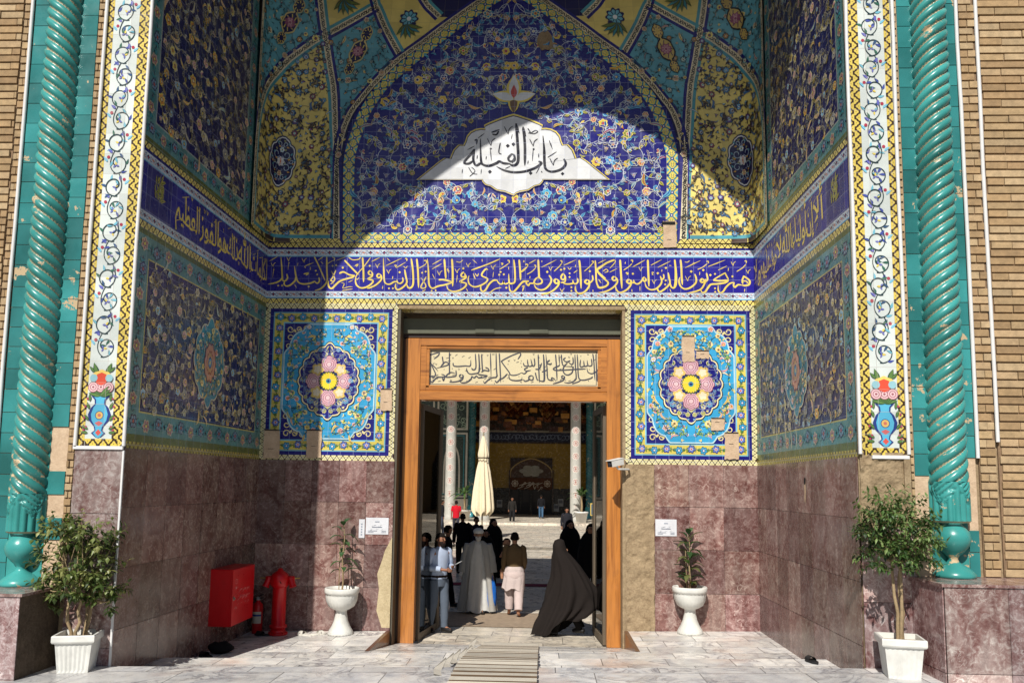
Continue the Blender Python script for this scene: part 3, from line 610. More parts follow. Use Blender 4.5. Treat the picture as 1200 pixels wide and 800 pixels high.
DOORW = [((635, 405, 15), '1035,535 1010,575 1035,602 1070,570 1038,537/1070,570 1060,630 990,632 970,560 955,300 945,145/895,140 915,300 932,605/990,140 1000,280/1035,335 1042,380 1000,405 960,450 880,490 812,462 790,385/870,230 880,330 850,356 810,340 795,250/810,345 760,362 745,350 735,260/745,355 690,372 670,340 682,240/580,150 590,380 602,560 560,620 470,652 388,640/620,150 630,300 640,520 670,592 740,602 800,590 880,562 892,535/545,200 550,300 520,326 470,290/500,260 430,282 380,240 420,208/450,300 400,350 370,420 400,490 460,512 530,470 546,390 540,368 400,360/770,405 600,412 300,430 210,420 215,390 300,350 312,325/300,150 310,330/340,150 360,320 400,352/240,150 255,350 266,605/370,520 345,545 370,572 400,550 372,522/400,550 380,600 290,640 190,666/230,590 180,560 170,590 210,612/200,602 140,602 100,560 90,400 70,145/25,150 40,300 46,590 0,622/140,250 80,300 150,322 170,300/0,460 80,430 100,400/530,666 620,640 682,608'),
 ((560, 405, 15), '740,120 600,170 430,260 430,300 540,450 580,512 680,512 772,470/740,120 752,160 700,240/880,380 820,410 850,442 935,430/870,440 820,490 770,472/990,220 1000,330 962,352 930,230/950,352 890,356 870,250/890,356 820,352 800,300/1060,150 1070,400 1082,645/1155,150 1160,400 1162,600 1120,622 1060,600/1010,410 1080,402 1122,300/1010,470 1030,560 1052,612/950,520 900,540 900,590 960,602 972,550 952,520/900,600 830,622 800,590/790,590 700,612 600,602 550,570 550,515/520,490 450,560 390,590 330,642 303,605/375,130 385,300 402,645/320,130 325,400 330,540 250,560 180,600 120,652 93,615/220,130 232,545/130,380 180,400 190,440 110,430 60,462/65,150 75,350 86,462/15,140 25,350 15,462/170,525 60,510 0,500/170,530 80,560 0,562'),
 ((485, 405, 15), '450,115 350,140 240,190 270,280 330,340 380,390 422,445/450,115 430,170 350,232/155,120 160,300 150,445/290,320 220,340 160,400 118,445/310,340 350,420 380,500 340,562 310,540/350,530 280,540 220,570 150,642 108,598/500,190 510,260 522,335/470,370 540,290 600,300 590,340 400,392/625,110 625,350 626,505/690,300 700,350 780,362 900,352 990,352 1000,250/1080,140 1090,380 1040,422 1010,388/1140,150 1150,440 1060,490 980,492 930,440 930,388/740,430 740,520 690,542 560,546 640,470 722,482/590,545 480,550 400,560 320,642 298,605/500,560 520,612 540,530 500,498/830,500 800,530 830,562 870,530 835,500/870,540 840,600 740,630 620,637/1200,540 1140,562 1100,530 1060,562 1020,540 1000,590 920,642 830,642 790,588')]
# ================================================================== the tiled gate (one building, its parts as children)
gate = thing('tiled_gate', 'tall tiled prayer gate with deep blue iwan, twisted turquoise columns and carved wooden doorway', 'gate')
YF = -4.13; XC = -.075
LB, LF, RB, RF = (-4.15, 0.), (-4.25, YF), (4.0, 0.), (4.01, YF)
def surf_line(p, q, n):
    d = Vector((q[0]-p[0], q[1]-p[1])); L = d.length; d /= L
    return lambda a, b, h: (p[0]+d.x*a+n[0]*h, p[1]+d.y*a+n[1]*h, b)
sB = lambda a, b, h: (a, -h, b)
sF = lambda a, b, h: (a, YF-h, b)
sL = surf_line(LF, LB, (1, 0)); sR = surf_line(RB, RF, (-1, 0)); LLEN = 4.131
X_L, X_R, D_L, D_R, Z_M = -4.15, 4.0, -1.91, 1.88, 2.752
def mz(x): return Z_M
# ---- masonry core
mb = MB(); mc = C(150, 128, 100)
ZT = 14.6
mb.box(-12, -5.60, YF+.02, 1.5, -.5, ZT, mc); mb.box(-5.60, -4.262, YF+.02, 1.5, -.5, ZT, mc)
mb.box(4.022, 5.4, YF+.02, 1.5, -.5, ZT, mc); mb.box(5.4, 12, YF+.02, 1.5, -.5, ZT, mc)
mb.box(-4.262, D_L, .012, 1.5, -.5, ZT, mc); mb.box(D_R, 4.022, .012, 1.5, -.5, ZT, mc); mb.box(D_L, D_R, .012, 1.5, 5.30, ZT, mc)
mb.box(-12, 12, YF+.02, 1.5, ZT, ZT+.3, mc)
# pointed arch of the front: spandrels, soffit and the hood of the vault behind it
ARCH = [(-4.25, 8.2), (-4.25, 9.55), (-4.16, 9.9), (-3.98, 10.2), (-3.41, 10.8), (-2.7, 11.42), (-2.06, 11.9), (-1.7, 12.14), (-1.1, 12.5), (-.6, 12.74), (-.12, 12.9), (.35, 12.84), (.75, 12.68), (1.3, 12.4), (1.8, 12.02), (2.4, 11.5), (3.0, 10.9), (3.6, 10.25), (3.9, 9.85), (4.01, 9.5), (4.01, 8.2)]
v = []
for x, z in ARCH: v += [(x, YF, z), (x, YF, ZT), (x, YF+.5, z), (x*1.02, YF+.5, z+.5), (x*1.02, .01, z+.5)]
f = []
for i in range(len(ARCH)-1):
    a, b = 5*i, 5*i+5
    f += [(a, b, b+1, a+1), (a+2, b+2, b, a), (a+3, b+3, b+2, a+2), (a+4, b+4, b+3, a+3)]
mb.add(v, f, C(60, 80, 120))
mb.build('masonry_core', M['mortar'], gate)
# ---- marble dado: slabs one by one over a dark joint
def slabs(mb, surf, a0, a1, z0, z1, w, h, seed, hole=None, dh=.012, da=0, tint=(1, 1, 1)):
    rnd = random.Random(seed)
    n = max(1, round((a1-a0)/w)); z = z1
    mb.add([surf(a0, z0(a0) if callable(z0) else z0, .004), surf(a1, z0(a1) if callable(z0) else z0, .004), surf(a1, z1, .004), surf(a0, z1, .004)], [(0, 1, 2, 3)], G(.35))
    while True:
        zz = z-h
        for i in range(n):
            x0, x1 = a0+(a1-a0)*i/n+.003, a0+(a1-a0)*(i+1)/n-.003
            lo = max(zz+.007, (z0((x0+x1)/2) if callable(z0) else z0)); lo0 = lo
            if lo >= z-.01 or (hole and hole((x0+x1)/2, (z+lo)/2)): continue
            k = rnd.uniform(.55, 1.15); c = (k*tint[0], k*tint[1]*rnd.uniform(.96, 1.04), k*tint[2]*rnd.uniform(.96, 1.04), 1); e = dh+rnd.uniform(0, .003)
            P = [surf(x0, lo, e), surf(x1, lo, e), surf(x1, z, e), surf(x0, z, e), surf(x0, lo, .002), surf(x1, lo, .002), surf(x1, z, .002), surf(x0, z, .002)]
            mb.add(P, [(0, 1, 2, 3), (4, 5, 1, 0), (5, 6, 2, 1), (6, 7, 3, 2), (7, 4, 0, 3)], c)
        z = zz
        if z < (min(z0(a0), z0(a1)) if callable(z0) else z0): break
for nm, a0, a1, sd in (('marble_dado', X_L, D_L+.02, 1), ('marble_dado', 2.34, X_R, 2)):
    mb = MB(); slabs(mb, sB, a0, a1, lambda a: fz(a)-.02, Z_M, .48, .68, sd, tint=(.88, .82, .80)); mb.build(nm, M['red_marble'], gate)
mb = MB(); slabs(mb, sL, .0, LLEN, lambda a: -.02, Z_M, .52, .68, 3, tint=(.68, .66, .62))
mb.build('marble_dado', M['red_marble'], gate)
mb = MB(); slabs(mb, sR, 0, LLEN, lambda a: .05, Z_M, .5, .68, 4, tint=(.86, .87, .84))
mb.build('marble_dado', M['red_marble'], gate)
# bare strip right of the door, chipped edge left of it
mb = MB(); rnd = random.Random(5)
v = []; nx, nz = 30, 160; cc = []
import mathutils.noise as mno
for j in range(nz+1):
    for i in range(nx+1):
        x = D_R+.46*i/nx; z = Z_M*j/nz; q = mno.fractal(Vector((x*5, 3, z*5)), 1, 2, 5)+.6*max(0, mno.noise(Vector((x*14, 9, z*14)))-.15)
        v.append((x+(.02*mno.noise(Vector((1, 5, z*6))) if i == nx else 0), -.006-.022*q*(0 if i in (0, nx) else 1), z))
mb.add(v, [(j*(nx+1)+i, j*(nx+1)+i+1, (j+1)*(nx+1)+i+1, (j+1)*(nx+1)+i) for j in range(nz) for i in range(nx)], smooth=False)
mb.build('bare_mortar_strip', M['mortar'], gate)
mb = MB(); edge = [(447, 735), (441, 715), (444, 690), (442, 672), (448, 655), (451, 645), (459, 630)]
L_ = [at(x, y, 1, -.02) for x, y in edge]
v = [(p[0], -.017, p[2]) for p in L_]+[(D_L+.018, -.017, p[2]) for p in L_]
n = len(L_); mb.add(v, [(i, i+n, i+1+n, i+1) for i in range(n-1)], C(232, 216, 176)); mb.build('bare_plaster_patch', m_stucco('pale_plaster', C(160, 144, 112), C(206, 190, 156), 6, .5), gate)
# ---- tile panels beside the door
def lobed(cx, cz, rx, rz, n, amp, pts=160, tip=.0):
    o = []
    for i in range(pts):
        a = 2*math.pi*i/pts; k = 1-amp*(1-abs(math.cos(n*a/2)))+tip*(max(0, abs(math.sin(a))-.96)/.04)**2
        o.append((cx+rx*k*math.cos(a), cz+rz*k*math.sin(a)))
    return o
PATCH = C(206, 188, 158)
def ragged(mb, x0, x1, z0, z1, h, sd):
    rn = random.Random(sd); P = []
    for (ax, az), (bx_, bz) in (((x0, z0), (x1, z0)), ((x1, z0), (x1, z1)), ((x1, z1), (x0, z1)), ((x0, z1), (x0, z0))):
        for k in range(7): t = k/7; P.append((ax+(bx_-ax)*t+rn.uniform(-.009, .009), az+(bz-az)*t+rn.uniform(-.009, .009)))
    n = len(P); cx, cz = (x0+x1)/2, (z0+z1)/2
    mb.add([(cx, -h, cz)]+[(x, -h-rn.uniform(0, .003), z) for x, z in P], [(0, i+1, (i+1) % n+1) for i in range(n)])
    for k in range(1):
        w_ = (x1-x0)*.2; zz = z0+(z1-z0)*rn.uniform(.3, .7); mb.box(cx-w_, cx+w_*.6, -h-.004, -h-.0031, zz-.003, zz+.003, m=1)
def side_panel(x0, x1, seed, patches, label):
    mb = MB(); pen = Pen(mb, sB, h=.004); z0, z1 = Z_M, 5.375
    pen.rect(x0, z0, x1, z1, NAVY, -.004)
    a, b, c, d = frame(zigzag, pen, x0, z0, x1, z1, .085, per=.1, bg=C(232, 224, 170), sw=.2)
    a, b, c, d = bandrect(pen, a, b, c, d, .062, NAVY, .0007)
    a, b, c, d = bandrect(pen, a, b, c, d, .02, C(120, 180, 200), .0007)
    a, b, c, d = frame(vinestrip, pen, a, b, c, d, .15, bg=C(218, 202, 96), vine=DGR, fl=((NAVY, C(110, 130, 200), RED, WHT), (C(40, 80, 120), TURQ, WHT, NAVY)), lf=((C(60, 100, 56), C(130, 150, 60)), (DGR, GRN)), per=.2, r=.46)
    a, b, c, d = bandrect(pen, a, b, c, d, .022, LBL, .0007)
    p2 = pen.up(.0012); p2.rect(a, b, c, d, NAVY)
    # yellow scrolls in the navy corners
    for sx, sz, ox, oz in ((1, 1, a, b), (-1, 1, c, b), (1, -1, a, d), (-1, -1, c, d)):
        q = pen.sub(lambda x, y, sx=sx, sz=sz, ox=ox, oz=oz: (ox+sx*x, oz+sz*y))
        for (x, y, r, s0, s1) in ((.1, .1, .06, 0, 1), (.24, .1, .055, 2, -1), (.1, .24, .055, 1, -1), (.37, .08, .045, 3, 1), (.08, .38, .045, 1, 1), (.22, .22, .05, 0, 1), (.06, .5, .04, 0, 1), (.5, .06, .04, 2, -1), (.17, .34, .04, 0, -1), (.34, .18, .04, 4, 1)):
            q.lift().stroke([(x+u, y+w_) for u, w_ in spiral(r, 1.1, 14, .6, s0, s1)], .016, C(236, 220, 150))
            leaf(q.at(x+r, y, s0+1), r*1.2, r*.6, C(236, 220, 150), None)
    cx, cz = (a+c)/2, (b+d)/2; rx, rz = (c-a)/2, (d-b)/2
    # turquoise field, lobed
    fld = []
    for i in range(200):
        t = 2*math.pi*i/200; ct, s_ = math.cos(t), math.sin(t)
        r = 1/((abs(ct)**2.1+abs(s_)**2.1)**(1/2.1))*1.10; k = 1-.05*(1-abs(math.cos(8*t)))
        fld.append((cx+min(rx*.995, max(-rx*.995, rx*1.0*r*k*ct)), cz+min(rz*.995, max(-rz*.995, rz*1.0*r*k*s_))))
    q = pen.up(.0105+.004); q.fan((cx, cz), [(cx+(x-cx)*1.0, cz+(z-cz)*1.0) for x, z in fld], C(190, 222, 232)); q.fan((cx, cz), [(cx+(x-cx)*.972, cz+(z-cz)*.978) for x, z in fld], C(58, 164, 214), E_)
    inn = pip([(cx+(x-cx)*.94, cz+(z-cz)*.95) for x, z in fld]); md = lobed(cx, cz, .54, .615, 20, .06, tip=.09); inm = pip([(cx+(x-cx)*1.1, cz+(z-cz)*1.08) for x, z in md])
    floral(q.up(.0002), lambda x, y: inn(x, y) and not inm(x, y), (cx, b, c, d), .12, PAL_TURQ, seed, .04, vine=C(30, 84, 110), vw=.010, leafc=((C(40, 110, 90), C(150, 190, 70)), (WHT, GRN), (CRM, YEL)), mirror=cx, sazp=.2)
    q = q.up(.007)
    q.fan((cx, cz), md, BLK); q.fan((cx, cz), [(cx+(x-cx)*.97, cz+(z-cz)*.975) for x, z in md], CRM, E_); q.fan((cx, cz), [(cx+(x-cx)*.93, cz+(z-cz)*.94) for x, z in md], NAVY, 2*E_)
    ring = pip([(cx+(x-cx)*.9, cz+(z-cz)*.92) for x, z in md]); inr = pip(lobed(cx, cz, .3, .34, 8, .1))
    floral(q.up(.0003), lambda x, y: ring(x, y) and not inr(x, y), (cx, cz-.66, cx+.6, cz+.66), .10, [(CRM, C(226, 214, 150), OLV, YEL), (LBL, C(60, 110, 170), NAVY, WHT), (CRM, OLV, GRN, YEL)], seed+5, .038, vine=C(150, 160, 190), vw=.007, leafc=((LBL, NAVY), (CRM, OLV), (C(120, 140, 200), NAVY)), mirror=cx, sazp=.1, lk=1.1)
    q = q.up(.0065)
    for i in range(4):       # pale pink peonies round the boss
        an = i*math.pi/2; r0 = .24 if i % 2 == 0 else .28
        w_ = q.at(cx+r0*math.cos(an), cz+r0*math.sin(an), an)
        for k, (r, col) in enumerate(((.15, C(140, 66, 86)), (.138, C(222, 180, 190)), (.118, C(150, 70, 90)), (.108, C(222, 180, 190)), (.086, C(150, 70, 90)), (.076, C(226, 186, 196)), (.05, C(150, 70, 90)), (.04, C(230, 196, 200)))): w_.fan((0, 0), radial(28, lambda t: .86+.14*abs(math.cos(3.5*t)), r), col, k*E_)
        w_ = q.up(.0004).at(cx+.27*math.cos(an+.78), cz+.27*math.sin(an+.78), an+.78)
        w_.fan((0, 0), radial(20, lambda t: .7+.3*abs(math.cos(2.5*t)), .11), C(226, 196, 110)); w_.fan((0, 0), radial(20, lambda t: .7+.3*abs(math.cos(2.5*t)), .07), C(236, 222, 190), E_)
    q = q.up(.001)
    q.fan((cx, cz), radial(80, lambda t: .84+.16*abs(math.cos(10*t)), .165) and [(cx+x, cz+y) for x, y in radial(80, lambda t: .84+.16*abs(math.cos(10*t)), .17)], C(60, 90, 60))
    q.fan((cx, cz), [(cx+x, cz+y) for x, y in radial(80, lambda t: .84+.16*abs(math.cos(10*t)), .145)], C(248, 212, 60), E_); q.disc(cx, cz, .045, TEAL, 2*E_, 14); q.disc(cx, cz, .022, NAVY, 3*E_, 10)
    o = mb.build('medallion_tile_panel', M['tile'], gate, label=label)
    for (px0, py0, px1, py1) in patches:
        mb = MB()
        p, r = at(px0, py0, 1, -.03), at(px1, py1, 1, -.03)
        ragged(mb, p[0], r[0], r[2], p[2], .0375, int(px0)); mb.box(p[0]+.005, r[0]-.004, -.044, -.0395, p[2]-.02, p[2]-.004, m=1)  # dark top strip paints the shade of the tile edge above
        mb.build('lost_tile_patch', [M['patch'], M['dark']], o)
M['patch'] = m_stucco('bare_tile_bed', C(176, 150, 124), C(214, 190, 162), 7, .35)
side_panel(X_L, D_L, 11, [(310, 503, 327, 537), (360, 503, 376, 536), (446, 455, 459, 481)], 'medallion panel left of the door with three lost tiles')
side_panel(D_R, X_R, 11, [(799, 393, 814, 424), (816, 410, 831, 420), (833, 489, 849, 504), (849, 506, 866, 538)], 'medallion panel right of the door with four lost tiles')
# ---- inscription bands
GOLD = C(240, 214, 104)
def band(surf, a0, a1, name, words, label, extra=None):
    mb = MB(); pen = Pen(mb, surf, h=.004)
    pen.rect(a0, 5.37, a1, 6.43, NAVY, -.004)
    zigzag(pen, [(a0, 5.418), (a1, 5.418)], .085, per=.1); bx = pen.up(.0005); bx.rect(a0, 5.46, a1, 5.48, NAVY)
    chain(pen, [(a0, 5.535), (a1, 5.535)], .115); chain(pen, [(a0, 6.255), (a1, 6.255)], .125)
    zigzag(pen, [(a0, 6.385), (a1, 6.385)], .075, per=.1)
    t = pen.up(.0007); t.rect(a0, 5.594, a1, 6.19, C(38, 32, 142))
    if words is None:
        for org, tx in BANDW: penwork(pen.up(.0012), org, tx, GOLD, .012, .86)
    else:
        for w_, x0, x1, yb in words: write(pen.up(.001), w_, x0-.02, x1+.02, yb-.01, .33, GOLD, asc=1.75, bold=.006)
        lo, hi = min(w_[1] for w_ in words), max(w_[2] for w_ in words); harakat(pen.up(.001), lo, hi, 6.0, 6.15, int((hi-lo)/.12), GOLD, 3, .05)
    if extra is not None:
        rnd = random.Random(8); q = pen.up(.001); q.rect(extra-.3, 5.6, extra+.3, 6.18, C(38, 32, 120), 0)
        bandrect(q, extra-.31, 5.6, extra+.31, 6.18, .008, C(150, 150, 190), .0003)
        for k in range(26):
            an = rnd.uniform(0, 6.28); r = rnd.uniform(.02, .16); leaf(q.at(extra+r*math.cos(an)*.7, 5.89+r*math.sin(an)*1.2, rnd.uniform(.6, 2.4)), .11, .035, GOLD, OLV, rnd.uniform(-.6, .6))
    mb.build(name, M['tile'], gate, label=label)
bx = lambda px: at(px, 325, 1, 0)[0]
band(sB, X_L, X_R, 'inscription_band', None, 'blue inscription band with yellow lettering across the back wall')
def spread(ws, a0, a1, yb):       # right to left
    n = sum(len(w_)+.9 for w_ in ws); x = a1; o = []
    for w_ in ws:
        d = (a1-a0)*(len(w_)+.9)/n; o.append((w_, x-d*.94, x-.02, yb)); x -= d
    return o
band(sL, 0, LLEN, 'inscription_band', spread('لكلمات الله ذلك هو الفوز العظيم'.split(), .82, LLEN-.05, 5.755), 'shaded inscription band on the left side wall', .42)
band(sR, 0, LLEN, 'inscription_band', spread('ألا إن أولياء الله لا خوف عليهم ولا'.split(), .05, LLEN-.82, 5.755), 'inscription band on the right side wall', LLEN-.42)
# ---- side wall tile panels
SIDEV = C(176, 170, 150); SVL = ((C(200, 194, 172), DNAVY), (C(196, 184, 110), DNAVY), (C(160, 172, 184), DNAVY), (C(190, 180, 120), C(140, 120, 50)))
def side_wall(surf, mir, seed, lab):
    A = (lambda a: a) if not mir else (lambda a: LLEN-a)
    pen0 = lambda m: Pen(m, surf, (lambda x, y: (A(x), y)) if mir else None, .004)
    # lower panel; x runs from the front edge to the back corner
    mb = MB(); pen = pen0(mb) if not mir else Pen(mb, surf, None, .004)
    z0, z1 = Z_M, 5.375; x0, x1 = 0, LLEN
    pen.rect(x0, z0, x1, z1, C(80, 130, 130), -.004)
    zigzag(pen, [(x0, z0+.04), (x1, z0+.04)], .08, bg=C(190, 178, 80), per=.09)
    q = pen.up(.0006); q.rect(x0, z0+.08, x1, z0+.17, C(92, 104, 44)); q.rect(x0, z1-.07, x1, z1, C(92, 104, 44))
    TB_ = dict(bg=C(92, 142, 142), vine=DNAVY, fl=((DNAVY, C(120, 150, 170), C(180, 90, 80), DNAVY), (C(200, 190, 160), C(170, 110, 110), YEL, DNAVY)), lf=((C(60, 90, 70), TEAL),), per=.3, r=.34)
    a, b, c, d = x0, z0+.17, x1, z1-.07
    a, b, c, d = frame(vinestrip, pen, a, b, c, d, .26, **TB_)
    a, b, c, d = bandrect(pen, a, b, c, d, .018, C(200, 190, 110), .0008)
    p2 = pen.up(.001); p2.rect(a, b, c, d, C(23, 19, 88), nx=8, ny=6)
    m0 = (at(245, 419, 0, -4.2)[1]-YF) if not mir else (-at(933, 425, 0, 4.0)[1]); mz_ = 4.05 if not mir else 4.0
    md = lobed(m0, mz_, .5, .58, 12, .07, tip=.14); inm = pip([(m0+(x-m0)*1.02, mz_+(z-mz_)*1.02) for x, z in md])
    floral(p2, lambda x, y: a+.03 < x < c-.03 and b+.03 < y < d-.03 and not inm(x, y), (a, b, c, d), .15, PAL_SIDE, seed, .052, vine=SIDEV, vw=.008, leafc=SVL, sazp=.24, density=2.2)
    q = p2.up(.0075); q.fan((m0, mz_), md, C(200, 196, 170)); q.fan((m0, mz_), [(m0+(x-m0)*.95, mz_+(z-mz_)*.955) for x, z in md], C(60, 140, 160), E_)
    floral(q.up(.0002), lambda x, y: ((x-m0)/.42)**2+((y-mz_)/.48)**2 < 1 and ((x-m0)/.2)**2+((y-mz_)/.3)**2 > 1, (m0-.5, mz_-.55, m0+.5, mz_+.55), .1, PAL_TURQ, seed+2, .04, vine=C(40, 90, 110), vw=.008)
    q = q.up(.0065)
    for k, (r, col) in enumerate(((1, C(120, 60, 70)), (.9, C(206, 150, 120)), (.6, C(150, 80, 60)), (.5, C(200, 160, 110)), (.3, NAVY), (.22, TURQ), (.1, YEL))): q.fan((m0, mz_), [(m0+.19*k_*1, mz_+.3*y_) for k_, y_ in radial(48, lambda t: .85+.15*abs(math.cos(5*t)), r)], col, k*E_)
    rnd = random.Random(seed)
    if mir:     # pale streaks over the lower right panel
        q = q.up(.003)
        for px, ya, yb in ((911, 468, 533), (921, 485, 520), (928, 500, 529), (934, 500, 527), (897, 350, 359)):
            p, r = at(px, ya, 0, 4.0), at(px+1, yb, 0, 4.0); L_ = p[2]-r[2]
            q.poly([(-p[1]-.012, p[2]), (-r[1]+.01, r[2]), (-r[1]+.028, r[2]+L_*.3), (-p[1]+.008, p[2])], C(216, 206, 180))
    mb.build('floral_tile_panel', M['tile'], gate, label='lower floral tile panel of the %s side wall' % lab)
    # upper panel
    mb = MB(); pen = Pen(mb, surf, None, .004); z0, z1 = 6.425, 11.2
    xa, xb = (0, LLEN-.92) if not mir else (.92, LLEN)
    pen.rect(0, z0, LLEN, 9.6, C(52, 112, 116), -.004); pen.rect(xa if mir else .12, 9.6, xb if not mir else LLEN-.12, z1, C(52, 112, 116), -.004)
    q = pen.up(.0006); q.rect(0, z0, LLEN, z0+.075, C(92, 104, 44))
    a, b, c, d = xa, z0+.075, xb, z1
    a, b, c, d = frame(vinestrip, pen, a, b, c, d, .23, **TB_)
    a, b, c, d = bandrect(pen, a, b, c, d, .018, C(170, 180, 170), .0008)
    p2 = pen.up(.001); p2.rect(a, b, c, d, C(23, 19, 88), nx=8, ny=8)
    floral(p2, lambda x, y: a+.03 < x < c-.03 and b+.03 < y < 10.6, (a, b, c, 10.6), .175, PAL_SIDE, seed+9, .062, vine=SIDEV, vw=.009, leafc=SVL, sazp=.34, density=2.2)
    mb.build('floral_tile_panel', M['tile'], gate, label='upper floral tile panel of the %s side wall' % lab)
side_wall(sL, False, 31, 'left'); side_wall(sR, True, 37, 'right')
# ---- tympanum over the door
inn_px = [(415, 269), (415, 191.6), (418, 175), (424, 158), (432, 136), (443, 118), (456.7, 100), (490, 71.7), (533, 38), (581.7, 3.3)]
half = [at(x, y, 1, 0) for x, y in inn_px]; half = [(-(p[0]-XC), p[2]) for p in half]+[(0.0, 10.86)]
half[0] = (half[0][0], 6.62)
def dens(P, n=6):
    o = []
    for i in range(len(P)-1):
        for k in range(n): t = k/n; o.append((P[i][0]*(1-t)+P[i+1][0]*t, P[i][1]*(1-t)+P[i+1][1]*t))
    return o+[P[-1]]
def smooth(P, it=2):
    P = [tuple(p) for p in P]
    for _ in range(it):
        q = [P[0]]
        for i in range(len(P)-1):
            a, b = P[i], P[i+1]; q += [(a[0]*.75+b[0]*.25, a[1]*.75+b[1]*.25), (a[0]*.25+b[0]*.75, a[1]*.25+b[1]*.75)]
        P = q+[P[-1]]
    return P
half = smooth(half)
mb = MB(); pen = Pen(mb, sB, h=.004)
pen.rect(X_L, 6.43, X_R, 11.6, NAVY, -.004)
arch = [(XC+x, z) for x, z in half]+[(XC-x, z) for x, z in half[::-1]][1:]
pl = [(XC-x, z) for x, z in half]; pr = [(XC+x, z) for x, z in half]
# border paths lie half a width outside the field
def offs(P, d):
    P = np.array(P); T = np.gradient(P, axis=0); T /= np.linalg.norm(T, axis=1)[:, None]
    return [(p[0]-t[1]*d, p[1]+t[0]*d) for p, t in zip(P, T)]
LW = .19
lattice(pen, offs(pl, LW/2), LW); lattice(pen, offs(pr, -LW/2), LW)
lattice(pen, [(XC-half[0][0]-LW, 6.52), (XC+half[0][0]+LW, 6.52)], .17)
pen.up(.0005).rect(X_L, 6.425, X_R, 6.437, NAVY)
ina = pip([(XC+(x-XC)*.975, 8+(z-8)*.975) for x, z in arch])
pq = [(487.3, 209)]; cart = [(585, 8), (612, 15), (670, 35), (730, 60), (752, 72), (748, 92), (770, 90), (800, 95), (830, 110), (850, 135), (858, 165), (868, 188), (898, 186), (925, 215), (937, 245), (945, 268), (975, 262), (1010, 285), (1045, 315), (1135, 390), (755, 390), (752, 402), (735, 420), (705, 428), (670, 452), (625, 460), (600, 470), (585, 482)]
cp = [at(480+x/4.8, 130+y/4.8, 1, -.01) for x, y in cart]; ccx = cp[0][0]
cart = [(p[0], p[2]) for p in cp]+[(2*ccx-p[0], p[2]) for p in cp[1:-1]][::-1]
inc = pip([(ccx+(x-ccx)*1.05, 7.75+(z-7.75)*1.1) for x, z in cart])
floral(pen.up(.001), lambda x, y: ina(x, y) and not inc(x, y), (XC, 6.62, 2.8, 10.9), .17, PAL_NAVY, 44, .060, vine=C(196, 204, 216), vw=.010, mirror=XC, sazp=.26, density=2.2, lk=1.75, leafc=((C(190, 200, 214), NAVY), (WHT, NAVY), (LBL, C(30, 70, 130)), (CRM, NAVY), (YEL, C(120, 130, 50)), (LBL, C(50, 130, 180))))
# crest over the plaque
q = pen.up(.0095).at(ccx, cp[0][2]+.1, math.pi/2)
leaf(q.at(-.12, 0, 0), .5, .2, YEL, C(120, 90, 60))
for s_ in (-1, 1): leaf(q.at(.12, 0, s_*1.1), .38, .22, YEL, WHT, .2*s_)
leaf(q.at(.15, 0, 0), .42, .26, YEL, WHT); leaf(q.at(.15, 0, 0), .24, .16, WHT, RED)
# a broken spot high in the field
tymp = mb.build('tympanum', M['tile'], gate)
mb = MB(); p, r = at(630, 36, 1, -.01), at(648, 61, 1, -.01)
rnd = random.Random(3); v = [((p[0]+r[0])/2, -.004, (p[2]+r[2])/2)]+[((p[0]+r[0])/2+.15*math.cos(t)*rnd.uniform(.7, 1.1), -.017, (p[2]+r[2])/2+.2*math.sin(t)*rnd.uniform(.75, 1.1)) for t in np.linspace(0, 6.28, 17)[:-1]]
mb.add(v, [(0, i+1, (i+1) % 16+1) for i in range(16)]); mb.build('broken_patch', M['mortar'], tymp)
mb = MB(); p, r = at(777, 259, 1, -.03), at(793, 290, 1, -.03); ragged(mb, p[0], r[0], r[2], p[2], .022, 77); mb.box(p[0]-.02, r[0]-.02, -.03, -.0225, p[2]-.06, p[2]-.01, m=1)  # dark strip paints shade along the upper edge of the gap
mb.build('lost_tile_patch', [M['patch'], M['dark']], tymp)
# plaque
mb = MB(); pen = Pen(mb, sB, h=.018); c0 = (ccx, 7.75)
pen.fan(c0, cart, NAVY); pen.fan(c0, [(ccx+(x-ccx)*.985, 7.75+(z-7.75)*.97) for x, z in cart], YEL, E_); pen.fan(c0, [(ccx+(x-ccx)*.968, 7.75+(z-7.75)*.94) for x, z in cart], DNAVY, 2*E_); pen.fan(c0, [(ccx+(x-ccx)*.955, 7.75+(z-7.75)*.92) for x, z in cart], C(226, 228, 230), 3*E_)
n = len(cart); v = [(x, -.018, z) for x, z in cart]+[(x, -.004, z) for x, z in cart]; mb.add(v, [(i, (i+1) % n, (i+1) % n+n, i+n) for i in range(n)], NAVY)
pw = lambda x, y: at(480+x/4.8, 130+y/4.8, 1, -.018)
penwork(pen.up(.001), PLAQUE[0], PLAQUE[1], BLK, .02, 1.0)
mb.build('inscription_plaque', M['tile'], tymp)
# ---- vault: ruled between the side wall and the tympanum, a crisp corner below that softens upwards
VT = [(6.3, 2.82), (6.45, 2.82), (7.82, 2.86), (8.21, 2.83), (8.49, 2.76), (8.77, 2.65), (8.95, 2.51), (9.18, 2.34), (9.44, 2.11), (9.69, 1.86), (10.0, 1.44), (10.33, 1.03), (10.62, .64), (10.78, .42), (11.2, .02), (12, .02)]
VZ = [a for a, b in VT]; VB = [b for a, b in VT]; XW = 4.065; AS = .92
def vraw(u, z):
    hwid = float(np.interp(z, VZ, VB)); w_ = float(np.interp(z, [6.3, 7.2, 8.2, 9.2, 10.5], [7, 4.5, 2.2, 1.2, .9]))
    b0, b1, b2 = (1-u)**2, 2*u*(1-u)*w_, u*u; s_ = b0+b1+b2
    return ((-XW*(b0+b1)-hwid*b2)/s_, -AS*b0/s_)
VN = 56; VU = [i/40 for i in range(41)]; VGZ = [6.3+5.3*i/VN for i in range(VN+1)]; VARC = []
